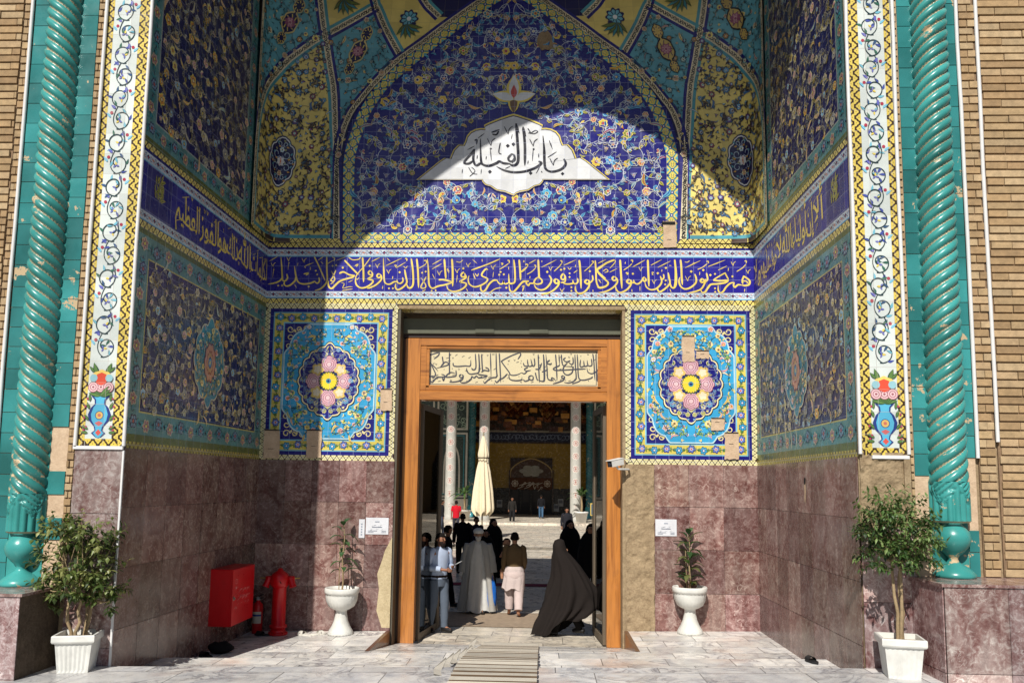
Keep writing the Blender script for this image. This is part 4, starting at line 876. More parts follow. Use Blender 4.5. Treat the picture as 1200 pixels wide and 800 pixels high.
for z in VGZ:
    p = [vraw(u, z) for u in VU]; s_ = [0]
    for i in range(40): s_.append(s_[-1]+math.hypot(p[i+1][0]-p[i][0], p[i+1][1]-p[i][1]))
    VARC.append(s_)
def vlen(z): return float(np.interp(z, VGZ, [q[-1] for q in VARC]))
def vu(a, z):
    t = min(max((z-6.3)/5.3*VN, 0), VN-1e-6); i = int(t); k = t-i
    return float(np.interp(a, VARC[i], VU))*(1-k)+float(np.interp(a, VARC[i+1], VU))*k
def vsurf(sgn):
    def f(a, z, h):
        u = vu(a, z); x, y = vraw(u, z); x1, y1 = vraw(min(1, u+.01), z); x0, y0 = vraw(max(0, u-.01), z); tx, ty = x1-x0, y1-y0; d = math.hypot(tx, ty) or 1
        nx, ny = ty/d, -tx/d             # towards the inside
        return (XC+sgn*(x+nx*(h+.012)), y+ny*(h+.012), z)
    return f
CURVE = [(1.23, 10.04), (1.07, 9.92), (.93, 9.78), (.79, 9.63), (.70, 9.53), (.49, 9.2), (.3, 8.87), (.15, 8.44), (.07, 8.12), (.05, 7.5), (.05, 6.45)]
RIBD = [(1.23, 10.04), (1.3, 9.82), (1.44, 9.36), (1.61, 8.84), (1.71, 8.31), (1.83, 7.7), (1.92, 6.94), (1.97, 6.45)]
NB_, NC_ = (2.03, 10.61), (2.55, 9.78); RUP = [(1.23, 10.04), (1.14, 10.35), (1.08, 10.62), (1.02, 11.0)]
BC = [NB_, (2.2, 10.29), (2.37, 10.03), NC_]
BORD = [(vlen(z)-.07, z) for z in np.linspace(6.45, 11.1, 40)]
def bordfrom(z0, z1): return [(vlen(z)-.1, z) for z in np.linspace(z0, z1, 14)]
PY = CURVE[::-1]+RIBD[1:]
PT1 = [(.03, 8.2)]+CURVE[:9][::-1]+RUP[1:]+[(.03, 11.0)]
PT2 = RIBD[::-1][2:]+[NB_]+BC[1:]+bordfrom(9.72, 7.9)
PY2 = RUP+[(1.9, 11.0)]+[NB_]
PK1 = BC+bordfrom(9.85, 10.42)+[(3.12, 10.48), (2.85, 10.72), (2.6, 11.3), (1.95, 11.3)]
VYEL = C(236, 216, 124); VTEAL = C(104, 176, 194)
def shrink(P, d):
    P = [np.array(p, float) for p in P]; c = sum(P)/len(P); o = []
    for p in P:
        e = c-p; l = np.linalg.norm(e); o.append(tuple(p+e/l*min(d, l*.5)))
    return o
def vault(sgn, label):
    mb = MB(); sf = vsurf(sgn); pen = Pen(mb, sf, None, 0, None, 6)
    regs = [(pip(PY), VYEL), (pip(PT1), VTEAL), (pip(PT2), VTEAL), (pip(PY2), VYEL), (pip(PK1), VYEL)]
    nz = 150; rows = []
    for j in range(nz+1):
        z = 6.42+(11.3-6.42)*j/nz; L_ = vlen(z); na = 90; rows.append([(L_*i/na, z) for i in range(na+1)])
    vv = [sf(a, z, 0) for r_ in rows for a, z in r_]; uv = [(a, z) for r_ in rows for a, z in r_]; ff = []; cc = []
    for j in range(nz):
        for i in range(90):
            a = (rows[j][i][0]+rows[j+1][i+1][0])/2; z = (rows[j][i][1]+rows[j+1][i+1][1])/2
            col = DNAVY
            for fn, c_ in regs:
                if fn(a, z): col = c_; break
            k = j*91+i; ff.append((k, k+1, k+92, k+91)); cc.append(col)
    mb.add(vv, ff, cc, 0, uv=uv, smooth=True)
    p = pen.up(.002)
    # ornament in the fields
    fy = pip(shrink(PY, .12)); md = lobed(.84, 7.8, .29, .43, 10, .1, 90, .12); inm = pip([(.84+(x-.84)*1.12, 7.8+(z-7.8)*1.12) for x, z in md])
    floral(p, lambda x, y: fy(x, y) and not inm(x, y), (0, 6.5, 2, 10.1), .125, PAL_YEL, 71, .042, vine=C(120, 100, 60), vw=.007, lk=1.7, leafc=((C(44, 36, 60), C(70, 60, 50)), (C(40, 50, 70), C(60, 110, 140)), (C(44, 36, 50), None)), sazp=.2, density=1.2)
    q = p.up(.018); c_ = (.84, 7.8); q.blob(c_, md, DNAVY, 0, 10); q.up(.0015).blob(c_, [(.84+(x-.84)*.94, 7.8+(z-7.8)*.95) for x, z in md], WHT, 0, 10); q.up(.003).blob(c_, [(.84+(x-.84)*.87, 7.8+(z-7.8)*.90) for x, z in md], DNAVY, 0, 10)
    q = q.up(.004).at(.84, 7.8)
    for s_ in (-1, 1):
        for (cx, cz, r, a0, d) in ((.1, .12, .075, 3.4, 1), (.12, -.1, .07, 2.6, -1), (.07, -.27, .05, 1.2, 1), (.06, .3, .045, 4.6, -1), (.2, .02, .04, 3.1, 1)):
            q.lift().stroke([(s_*(cx+x), cz+y) for x, y in spiral(r, 1.0, 14, .6, a0, d)], .013, C(170, 190, 210))
            for k in range(4): leaf(q.at(s_*(cx+r*math.cos(k*1.7)), cz+r*math.sin(k*1.7), k*1.7+1), .055, .028, (LBL, CRM, WHT, YEL)[k], (TEAL, OLV, NAVY, ORG)[k])
    rosette(q.up(.005), .085, 7, WHT, PNK, RED, YEL); rosette(q.up(.005).at(0, .2), .05, 6, WHT, LBL, NAVY, YEL); rosette(q.up(.005).at(0, -.2), .05, 6, CRM, C(206, 100, 90), YEL, NAVY)
    for P, sd in ((PT1, 81), (PT2, 82)):
        f_ = pip(shrink(P, .14)); bb = (min(x for x, y in P), min(y for x, y in P), max(x for x, y in P), 11.0)
        floral(p, f_, bb, .145, PAL_TEAL, sd, .042, vine=C(56, 104, 124), vw=.006, leafc=((C(40, 70, 90), C(90, 140, 120)), (C(34, 50, 66), None), (C(206, 200, 160), TEAL)), sazp=.15, lk=1.2)
    gold = sgn > 0
    for (x, z, rot) in ((.62, 10.12, 1.2), (1.83, 9.8, 1.25)):
        q = p.up(.008).at(x, z, rot)
        c1, c2 = (BLK, C(206, 180, 100)) if not gold else (C(206, 190, 130), DNAVY)
        q = q.up(.012)
        for (dx, rx_, ry_) in ((0, .21, .15), (.33, .13, .10), (-.32, .11, .085)):
            P = [(dx+rx_*(1.25 if abs(t-math.pi*round(t/math.pi)) < .12 else 1)*math.cos(t), ry_*(1-.13*abs(math.sin(3*t)))*math.sin(t)) for t in np.linspace(0, 2*math.pi, 41)[:-1]]
            q.blob((dx, 0), P, C(214, 196, 130) if gold else BLK, 0, 5); q.up(.0015).blob((dx, 0), [(dx+(x-dx)*.86, y*.84) for x, y in P], c2, 0, 5)
            for k in range(8): q.up(.003).stroke([(dx+rx_*.45*math.cos(k*.785), ry_*.45*math.sin(k*.785)), (dx+rx_*.75*math.cos(k*.785+.3), ry_*.72*math.sin(k*.785+.3))], .014, YEL if gold else C(60, 50, 90))
        rosette(q.up(.006).at(0, 0), .10, 8, MAG, C(190, 140, 150), MAG, C(206, 166, 170))
    for (x, z) in ((2.62, 10.36), (1.5, 10.72)):
        q = p.up(.006)
        rosette(q.at(x, z+.05), .17, 9, DNAVY, C(110, 180, 200), WHT, TEAL)
        for k in range(7): leaf(q.at(x, z-.05, -2.6+k*.35), .26, .08, C(60, 60, 50), TEAL if k % 2 else OLV, .3)
    # ribs between the fields
    def rib(path, w_=.10, lt=0, rt=0):
        P = smooth(path, 1); P = dens(P, max(1, int(40/len(P))))
        curlchain(p, P, w_)
        for d, col, lw in ((lt, NAVY, .05), (rt, C(80, 160, 176), .05)):
            for s_ in ((1, -1) if d == 2 else (d,)):
                if s_: q = p.along(P); q.up(.0012).rect(0, s_*w_*.5+(0 if s_ > 0 else -lw), q.len, s_*w_*.5+(lw if s_ > 0 else 0), col, nx=max(2, int(q.len/.06)))
    rib(CURVE, lt=-1, rt=1); rib(RIBD, rt=-1, lt=1); rib([RIBD[0], NB_], lt=-1, rt=1); rib(BC, lt=-1, rt=1); rib(RUP, lt=1, rt=-1); rib([NB_, (1.9, 11.0)], .08, lt=1, rt=-1); rib([(3.14, 10.46), (2.85, 10.72), (2.6, 11.2)], .09, lt=1, rt=-1)
    rib([(a-.02, z) for a, z in BORD], .1, lt=1); rib([(.06, 8.2), (.06, 9), (.06, 11.0)], .08, rt=-1, lt=0)
    zigzag(p, [(.03, 6.46), (vlen(6.46)-.02, 6.46)], .07, per=.1); q = p.up(.0006); q.rect(.1, 6.5, vlen(6.5)-.12, 6.56, C(80, 160, 176), nx=30)
    mb.build('painted_vault', M['tile_v'], gate, label=label)
M['tile_v'] = m_tile('vault_tile', joint=.23, rough=.3, jamt=.25, jcol=C(150, 140, 110))
vault(1, 'left half of the painted vault'); vault(-1, 'right half of the painted vault')
# mullion of the vault above the tympanum point is out of frame
# ---- front tile strips
def front_strip(x0, x1, inner_left, seed):
    """inner_left: the iwan lies to the left of this strip"""
    mb = MB(); pen = Pen(mb, sF, None, .004); pen.rect(x0, Z_M+.02, x1, 14.2, C(216, 222, 216), -.004)
    z0, z1 = Z_M+.02, 9.4
    zz = [(x0+.04, -1), (x0+.115, 1), (x1-.045, -1)] if inner_left else [(x0+.045, 1), (x1-.115, -1), (x1-.04, 1)]
    for x, s_ in zz:
        pa = [(x, z0), (x, z1)] if s_ > 0 else [(x, z1), (x, z0)]
        zigzag(pen, pa, .074, bg=C(222, 198, 96), fg=C(64, 46, 34), per=.135, sw=.34)
    wx0, wx1 = (x0+.153, x1-.083) if inner_left else (x0+.083, x1-.153)
    zigzag(pen.up(.001), [(x0+.09, z0+.04), (x1-.09, z0+.04)], .08, bg=C(226, 200, 90), fg=C(64, 46, 34), per=.135, sw=.34)
    xm = (wx0+wx1)/2; W_ = wx1-wx0; z = z0+1.02; k = 0; p = pen.up(.001); rnd = random.Random(seed); DG = C(40, 62, 66)
    p.rect(wx0, z0+.08, wx1, z1, C(214, 222, 218), -.0004)
    BLU = C(72, 84, 160); AQ = C(120, 186, 206)
    while z < z1-.2:
        s_ = 1 if k % 2 == 0 else -1; r = W_*.43; cx, cz = xm+s_*W_*.02, z+r
        sp = [(cx+x, cz+y) for x, y in spiral(r, .98, 26, .78, -math.pi/2-.3*s_, s_)]
        p.lift().stroke(sp, .013, DG)
        p.lift().stroke(qbez((cx, cz-r), (xm-s_*W_*.45, cz-r*.4), (xm-s_*W_*.1, cz+r*1.15), 8), .011, DG)
        for i in (3, 7, 11, 15, 19):
            x, y = sp[i]; an = math.atan2(sp[i+1][1]-y, sp[i+1][0]-x); c_ = rnd.choice((BLU, AQ, C(60, 90, 130), C(60, 110, 90)))
            leaf(p.at(x, y, an+rnd.choice((-.9, .9, .5))), .07, .030, c_ if rnd.random() < .6 else DG, c_, .4)
        x, y = sp[-1]
        for a in range(3): leaf(p.at(x, y, a*2.1+k),   .045, .022, BLU if a else C(210, 180, 90), C(120, 120, 190) if a else YEL)
        leaf(p.at(xm-s_*W_*.36, cz+r*.1, 1.5+s_*.5), .08, .028, AQ, LBL, .3*s_); p.lift().disc(xm-s_*W_*.33, cz+r*.55, .02, C(176, 60, 80), 0, 7)
        leaf(p.at(xm-s_*W_*.2, cz+r*.9, 2.0*s_), .07, .035, BLU, C(110, 110, 190), .4)
        z += 2*r*1.02; k += 1
    # vase with flowers at the foot
    q = p.up(.006).at(xm, z0+.09); s = 1.0
    vp = [(.0, .0), (.03, .01), (.075, .055), (.04, .085), (.05, .13), (.105, .2), (.12, .27), (.09, .35), (.055, .39), (.06, .44), (.095, .48)]
    def vase(k, col, dh): q.put([(x*k+0, y) for x, y in vp]+[(-x*k, y) for x, y in vp], [(i, i+1, len(vp)+i+1, len(vp)+i) for i in range(len(vp)-1)], col, dh)
    vase(1.12, C(40, 60, 130), 0); vase(.82, C(90, 180, 214), E_)
    q.disc(0, .26, .05, C(40, 60, 130), 2*E_, 14); q.disc(0, .26, .042, C(226, 190, 110), 3*E_, 14); q.disc(0, .26, .02, C(206, 120, 100), 4*E_, 10); q.poly([(-.035, .06), (0, .025), (.035, .06), (0, .1)], C(214, 90, 80), 5*E_); q.poly([(-.05, .17), (0, .135), (.05, .17), (0, .195)], C(206, 110, 110), 5*E_)
    for k in range(9): leaf(q.at(0, .48, .25+k*.33), .15, .045, DGR, C(96, 130, 70))
    q2 = q.up(.006)
    for x in (-.09, 0, .09):
        for k, (r, col) in enumerate(((.062, C(150, 90, 100)), (.055, C(226, 186, 190)), (.038, C(160, 100, 110)), (.03, C(230, 196, 198)), (.014, C(160, 100, 110)))): q2.disc(x, .585, r, col, k*E_+abs(x)*.0008, 14)
    q2.up(.001).fan((0, .655), [(x, .66+y) for x, y in radial(30, lambda t: .86+.14*abs(math.cos(4*t)), .13) if y > -.02], C(238, 206, 110)); q2.up(.0014).fan((0, .68), [(x, .68+y) for x, y in radial(24, lambda t: .86+.14*abs(math.cos(4*t)), .075)], C(222, 84, 60))
    q2.up(.0018).disc(-.09, .69, .045, C(150, 196, 206), 0, 10); q2.up(.0018).disc(.09, .69, .045, C(150, 196, 206), E_, 10)
    for s_ in (-1, 1):
        for (y, a) in ((.1, .5), (.2, .9), (.33, 1.2), (.42, 1.5), (.06, .1)):
            leaf(q.at(s_*.12, y, a if s_ > 0 else math.pi-a), .09, .035, DGR, C(96, 130, 70)); q.lift().disc(s_*(.16+.015*math.sin(y*40)), y+.03, .014, C(176, 70, 100), 0, 6)
        leaf(q.at(s_*.05, .72, 1.2 if s_ > 0 else 1.9), .16, .06, DGR, C(96, 130, 70)); leaf(q.at(s_*.09, .76, .8 if s_ > 0 else 2.3), .09, .035, DGR, C(96, 130, 70))
    mb.build('vase_and_scroll_tile_strip', M['tile_w'], gate, label='white scroll tile strip on the %s of the iwan' % ('right' if inner_left else 'left'))
M['tile_w'] = m_tile('white_strip_tile', joint=.25, rough=.2, jamt=.5, jcol=C(170, 160, 150))
front_strip(-4.80, -4.25, False, 1); front_strip(4.02, 4.55, True, 2)
# ---- marble on the front piers and the two plinths
mb = MB(); slabs(mb, sF, -4.815, -4.25, .2, Z_M-.01, .6, .74, 21, tint=(1.35, 1.5, 1.55)); mb.build('marble_pier_face', M['red_marble'], gate)
mb = MB(); slabs(mb, sF, 4.02, 4.60, .3, 1.98, .6, .8, 22, tint=(1.35, 1.5, 1.55)); mb.build('marble_pier_face', M['red_marble'], gate)
mb = MB(); rnd = random.Random(4); nx, nz = 10, 26
nx, nz = 36, 60; v = [(4.03+.47*i/nx, YF-.010-.02*mno.fractal(Vector((i*.09, 7, j*.09)), 1, 2, 5)-.02*max(0, mno.noise(Vector((i*.25, 2, j*.25)))-.2), 1.99+(2.80-1.99)*j/nz) for j in range(nz+1) for i in range(nx+1)]
mb.add(v, [(j*(nx+1)+i, j*(nx+1)+i+1, (j+1)*(nx+1)+i+1, (j+1)*(nx+1)+i) for j in range(nz) for i in range(nx)]); mb.box(4.50, 4.57, YF-.03, YF+.01, 1.9, 2.78)
mb.build('bare_mortar_patch', M['mortar'], gate)
M['rough'] = m_stucco('rough_dark_stone', C(64, 54, 46), C(112, 98, 84), 4, .8)
def plinth(x0, x1, z1, side, sd):
    mb = MB(); s1 = lambda a, b, h: (a, -4.83-h, b)
    mb.box(x0+.01, x1-.01, -4.82, YF+.03, -.2, z1-.03, C(140, 120, 110), 1); mb.box(x0-.03 if side < 0 else x0, x1+.03 if side > 0 else x1, -4.86, YF+.02, z1-.03, z1, G(.9))
    slabs(mb, s1, x0, x1, .2, z1-.031, .62, .84, sd, tint=(1.3, 1.45, 1.5))
    xs = x0 if side < 0 else x1
    s2 = (lambda a, b, h: (xs-h, YF-a, b)) if side < 0 else (lambda a, b, h: (xs+h, -4.83+a, b))
    if side < 0: slabs(mb, s2, 0, .70, .2, z1-.031, .7, .84, sd+1)
    return mb.build('marble_plinth', [M['red_marble'], M['rough']], gate)
plinth(4.545, 12, 1.47, -1, 51); plinth(-12, -4.87, 1.20, 1, 61)
# chipped slab with its fixing hole high on the right wall
mb = MB(); p = at(943, 560, 0, 4.0); q = at(946, 592, 0, 4.0); rnd = random.Random(7); P = []
for k in range(14): t = 2*math.pi*k/14; P.append((-(p[1]+q[1])/2+.05*math.cos(t)*rnd.uniform(.5, 1.1), (p[2]+q[2])/2+.22*math.sin(t)*rnd.uniform(.6, 1.05)))
cx, cz = -(p[1]+q[1])/2, (p[2]+q[2])/2; mb.add([sR(cx, cz, .019)]+[sR(x, z, .0185) for x, z in P], [(0, i+1, (i+1) % 14+1) for i in range(14)])
mb.add([sR(cx+.035*math.cos(t), cz+.14+.05*math.sin(t), .0205) for t in np.linspace(0, 2*math.pi, 11)[:-1]], [tuple(range(10))], m=1); mb.build('chipped_slab', [M['patch'], M['dark']], gate)
# ---- glazed twisted columns
def m_glaze():
    t = NT('turquoise_glaze'); co = t.coords(); n1 = t.noise(co, 1.3, 4); n2 = t.noise(co, 3.2, 6, .65)
    c = t.mix(1.0, t.attr(), t.ramp(n1, [(.3, C(176, 190, 186)), (.7, G(1.08))]), 'MULTIPLY')
    chip = t.ramp(n2, [(.625, G(0)), (.635, G(1))]); c = t.mix(chip, c, C(186, 164, 130)); t.base(c); t.set(.2, 0, .45)
    t.l(t.ramp(n2, [(.3, G(.2)), (.64, G(.38)), (.68, G(.95))]), t.b.inputs['Roughness']); return t.mat
M['glaze'] = m_glaze()
TQ = C(66, 156, 152)
def column(cx, sgn, z0, ztop, label):
    cy = YF-.01; r0 = .207; rk = r0/.27; col = empty('twisted_column', (0, 0, 0), 0, gate); col['label'] = label
    mb = MB(); n = 96; dz = .0125; zb = z0+1.02; nz = int((ztop-zb)/dz); vv = []; ff = []; cc = []
    rnd = random.Random(int(abs(cx)*10)); tint = [rnd.uniform(.82, 1.12) for _ in range(4000)]
    for j in range(nz+1):
        z = zb+j*dz
        for i in range(n):
            th = 2*math.pi*i/n; ph = (6*th*sgn-2*math.pi*(z-zb)/.130)/2; k = abs(math.cos(ph))
            bl = min(1, (z-zb)/.05); r = r0*(.77+.23*k**.6); vv.append((cx+r*math.cos(th), cy+r*math.sin(th), z))
    for j in range(nz):
        for i in range(n):
            th = 2*math.pi*(i+.5)/n; z = zb+(j+.5)*dz; ph = (6*th*sgn-2*math.pi*(z-zb)/.130)/2; k = abs(math.cos(ph))
            t_ = tint[int(round(ph/math.pi)) % 4000]
            cc.append((TQ[0]*t_, TQ[1]*t_, TQ[2]*t_, 1) if k > .27 else C(178, 166, 136)); a = j*n; ff.append((a+i, a+(i+1) % n, a+n+(i+1) % n, a+n+i))
    mb.add(vv, ff, cc, 0, smooth=True); mb.build('shaft', M['glaze'], col)
    # fluted foot: nested chevrons turning the twist into upright flutes
    mb = MB(); n = 120; vv = []; ff = []; cc = []; z1 = zb; zc = z0+.60; nz = 34
    for j in range(nz+1):
        z = zc+(z1-zc)*j/nz
        for i in range(n):
            th = 2*math.pi*i/n; k = abs(math.cos(th*8)); tri = abs(((th/(2*math.pi)*4) % 1)-.5)*2
            slope = max(0, (j/nz)-.35-.5*tri)*5
            k2 = abs(math.cos((th*16*sgn-2*math.pi*(z-zc)/.064*min(1, slope))/2)) if slope > 0 else k
            r = r0*(.84+.18*(k2**.6)); vv.append((cx+r*math.cos(th), cy+r*math.sin(th), z)); cc.append(None)
    cc = []
    for j in range(nz):
        for i in range(n): a = j*n; ff.append((a+i, a+(i+1) % n, a+n+(i+1) % n, a+n+i)); cc.append(TQ)
    mb.add(vv, ff, cc, 0, smooth=True); mb.lathe([(.2*rk, zc-.02), (.25*rk, zc-.02), (.275*rk, zc)], 32, C(190, 170, 140), o=(cx, cy, 0)); mb.build('fluted_foot', M['glaze'], col)
    mb = MB(); pr = [(.0, 0), (.27, 0), (.275, .03), (.24, .07), (.16, .12), (.08, .16), (.06, .19), (.075, .22), (.14, .27), (.21, .34), (.235, .41), (.215, .48), (.15, .54), (.12, .565), (.2, .59), (.2, .61)]
    mb.lathe([(r_*.80, z_) for r_, z_ in pr], 36, TQ, o=(cx, cy-.04, z0)); mb.build('vase_base', M['glaze'], col)
column(-5.31, -1, 1.20, 9.6, 'left twisted turquoise column with peeling glaze'); column(4.97, 1, 1.47, 9.6, 'right twisted turquoise column')
# flat turquoise tiles on either side of the columns
def pil(x0, x1, z0, z1, sd, dark=1.0, miss=()):
    mb = MB(); rnd = random.Random(sd); z = z0; k = 0
    mb.box(x0, x1, YF-.002, YF+.02, z0, z1, C(180, 160, 130), 1)
    while z < z1:
        h = rnd.uniform(.23, .27); t_ = rnd.uniform(.6, 1.1)*dark
        if k not in miss: mb.box(x0+.004, x1-.004, YF-.014-rnd.uniform(0, .004), YF-.001, z+.004, min(z+h, z1)-.004, (TQ[0]*t_*.8, TQ[1]*t_*.85, TQ[2]*t_*.9, 1))
        z += h; k += 1
    mb.build('turquoise_tile_pilaster', [M['glaze'], M['patch']], gate)
pil(-5.70, -5.515, 1.2, 10, 71); pil(-5.105, -4.905, 1.2, 10, 72, miss=(0, 1, 3, 5, 6)); pil(4.617, 4.775, 2.55, 10, 73); pil(5.165, 5.28, 1.47, 10, 74, miss=(2, 3, 4))
mb = MB(); mb.box(-5.515, -5.105, YF-.008, YF+.02, 1.2, 10, TQ); mb.build('turquoise_niche_back', M['glaze'], gate); mb = MB(); mb.box(4.775, 5.165, YF-.008, YF+.02, 1.47, 10, TQ); mb.build('turquoise_niche_back', M['glaze'], gate)
mb = MB(); mb.box(4.617, 4.775, YF-.006, YF+.02, 1.47, 2.55, G(1)); mb.build('bare_bed_patch', M['patch'], gate)
# ---- brickwork
BR = [C(190, 162, 122), C(194, 166, 128), C(184, 154, 114), C(198, 172, 134), C(176, 146, 108)]
def bricks(x0, x1, z0, z1, h, L_, sd, pro=.02, jag=0):
    mb = MB(); rnd = random.Random(sd); mb.box(x0, x1, YF-.004, YF+.02, z0, z1, C(146, 120, 94)); z = z0; row = 0
    while z < z1:
        x = x0-(L_*.5 if row % 2 else 0); hh = h*rnd.uniform(.94, 1.05)
        while x < x1:
            l_ = L_*rnd.uniform(.9, 1.1); a, b = max(x, x0), min(x+l_, x1)
            if b-a > .03:
                p_ = pro*rnd.uniform(.6, 1.3); c_ = rnd.choice(BR); k = rnd.uniform(.82, 1.1)
                j_ = rnd.uniform(0, jag) if a == x0 else 0
                mb.box(a+.005+j_, b-.005, YF-.004-p_, YF-.003, z+.006, z+hh-.011, (c_[0]*k, c_[1]*k, c_[2]*k, 1), bev=.0035)
            x += l_
        z += hh; row += 1
    mb.build('brick_facing', M['brickm'], gate)
bricks(5.53, 7.4, 1.47, 10, .094, .5, 81, .022, .03); bricks(5.32, 5.50, 1.47, 10, .094, .17, 82, .02)
bricks(4.575, 4.614, 1.47, 10, .088, .075, 83, .02); bricks(-4.90, -4.815, 1.2, 10, .088, .09, 84, .02)
bricks(-7.4, -5.84, 1.2, 10, .094, .5, 85, .022); bricks(-5.83, -5.73, 1.2, 10, .094, .11, 86, .02)
mb = MB(); mb.box(-12, -7.4, YF-.01, YF+.02, .2, 10, BR[0]); mb.box(-12, -4.25, YF-.01, YF+.02, 10, ZT, BR[1]); mb.build('plain_brick_facing', M['brickm'], gate); mb = MB(); mb.box(7.4, 12, YF-.01, YF+.02, .2, 10, BR[0]); mb.box(4.01, 12, YF-.01, YF+.02, 10, ZT, BR[1]); mb.build('plain_brick_facing', M['brickm'], gate)
# ---- doorway: reveal, lintel, wooden frame
mb = MB(); pen = Pen(mb, lambda a, b, h: (a, b, 5.30-h), None, .003); pen.rect(D_L, .0, D_R, .32, C(190, 178, 130), 0)
for k in range(3): zigzag(pen.sub(lambda x, y: (x, y)), [(D_L, .05+.1*k), (D_R, .05+.1*k)], .09, per=.1)
mb.build('soffit_tiles', M['tile'], gate)
mb = MB(); RV = C(112, 106, 92)
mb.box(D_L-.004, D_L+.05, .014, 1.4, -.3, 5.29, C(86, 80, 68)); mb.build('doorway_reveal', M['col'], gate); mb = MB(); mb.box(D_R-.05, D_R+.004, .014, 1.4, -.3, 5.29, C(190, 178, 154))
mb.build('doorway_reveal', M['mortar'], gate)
mb = MB(); mb.box(D_L+.05, D_R-.05, .30, .55, 4.93, 5.20, C(92, 94, 78), bev=.01)
for x in (-.63, .29): mb.box(x, x+.32, .285, .298, 4.95, 5.18, C(84, 86, 70))
mb.box(D_L+.05, D_R-.05, .34, .5, 4.87, 4.935, C(52, 34, 30)); mb.build('lintel_beam', M['col'], gate)
df = empty('wooden_door_frame', (0, 0, 0), 0, gate); YD = .33
jl0, jl1, jr0, jr1 = at(470, 600, 1, YD)[0], at(488, 600, 1, YD)[0], at(711, 600, 1, YD)[0], at(727, 600, 1, YD)[0]
zt, zl1, zl0, zbm = 4.86, 4.80-.04, 3.96, 3.80
for a, b in ((jl0, jl1), (jr0, jr1)):
    mb = MB(); mb.box(a, b, YD, YD+.22, -.22, zt, bev=.012); mb.build('jamb', M['wood'], df)
mb = MB(); mb.box(jl1, jr0, YD+.01, YD+.2, zbm, zl0, bev=.01); mb.box(jl1, jr0, YD+.01, YD+.2, 4.73, zt, bev=.01)
for (a, b, c_, d) in ((jl1, jl1+.1, 3.96, 4.73), (jr0-.1, jr0, 3.96, 4.73)): mb.box(a, b, YD+.02, YD+.16, c_, d, bev=.01)
mb.build('transom', M['wood_h'], df)
mb = MB(); a, b, c_, d = jl1+.1, jr0-.1, 3.96, 4.73
for (e0, e1, f0, f1) in ((a, b, c_, c_+.10), (a, b, d-.05, d), (a, a+.05, c_+.05, d-.05), (b-.05, b, c_+.05, d-.05)): mb.box(e0, e1, YD+.03, YD+.12, f0, f1, bev=.012)
mb.build('moulding', M['wood_h'], df)
sD = lambda a, b, h: (a, YD+.09-h, b)
mb = MB(); pen = Pen(mb, sD, None, .0); pen.rect(a+.05, c_+.09, b-.05, d-.05, C(212, 200, 164)); bandrect(pen, a+.065, c_+.115, b-.065, d-.065, .012, C(70, 72, 84), .001)
INK = C(62, 64, 78); X0, X1 = a+.09, b-.09
M['plq'] = m_plain('cream_panel', None, .6, var=.1)
for org, tx in DOORW: penwork(pen.up(.002), org, '/'.join('24|'+q for q in tx.split('/')), INK, -(YD+.085), 1.0)
rnd = random.Random(12)
for k in range(95):
    q = pen.up(.002).at(rnd.uniform(a+.1, b-.1), rnd.choice((rnd.uniform(c_+.14, c_+.3), rnd.uniform(c_+.35, d-.1))), rnd.uniform(-.3, .3), .017).lift()
    if k % 3 == 0: q.poly([(-.5, 0), (0, -.5), (.5, 0), (0, .5)], INK)
    elif k % 3 == 1: q.stroke([(-1.3, -.4), (1.3, .6)], .4, INK)
    else: q.stroke([(-.8, .9), (0, -.6)], .4, INK); q.stroke([(0, -.6), (.8, .8)], .3, INK, E_)
mb.build('inscription_panel', M['plq'] if 'plq' in M else m_plain('cream_panel', None, .6, var=.1), df)
# dark outer edge of the frame, and the two glazed leaves folded back
mb = MB(); mb.box(jl0-.085, jl0-.003, YD+.05, YD+.25, -.22, 4.84, C(72, 44, 26)); mb.build('outer_jamb', M['dark_wood'], df)
def leafdoor(x, y0, x2, y1, lab):
    lf = empty('door_leaf', (0, 0, 0), 0, gate); lf['label'] = lab
    d = Vector((x2-x, y1-y0, 0)); L_ = d.length; d /= L_; nrm = Vector((-d.y, d.x, 0))
    mb = MB(); g = MB()
    def bx_(m_, s0, s1, z0, z1, t_, col):
        P = []
        for z in (z0, z1):
            for s_, t2 in ((s0, -t_), (s1, -t_), (s1, t_), (s0, t_)): P.append((x+d.x*s_+nrm.x*t2, y0+d.y*s_+nrm.y*t2, z))
        m_.add(P, [(3, 2, 1, 0), (4, 5, 6, 7), (0, 1, 5, 4), (1, 2, 6, 5), (2, 3, 7, 6), (3, 0, 4, 7)], col)
    c1 = C(104, 92, 76)
    bx_(mb, 0, .07, -.22, 3.76, .025, c1); bx_(mb, L_-.16, L_, -.22, 3.76, .03, c1); bx_(mb, .07, L_-.16, 3.66, 3.76, .025, c1); bx_(mb, .07, L_-.16, -.22, -.1, .025, c1)
    mb.build('leaf_frame', M['col'], lf); bx_(g, .072, L_-.162, -.098, 3.658, .006, G(.8)); g.build('glass_pane', M['glass'], lf)
leafdoor(jl1+.02, YD+.24, jl1+.20, 1.85, 'left glazed door leaf folded back'); leafdoor(jr0-.02, YD+.24, jr0-.12, 1.75, 'right glazed door leaf folded back')
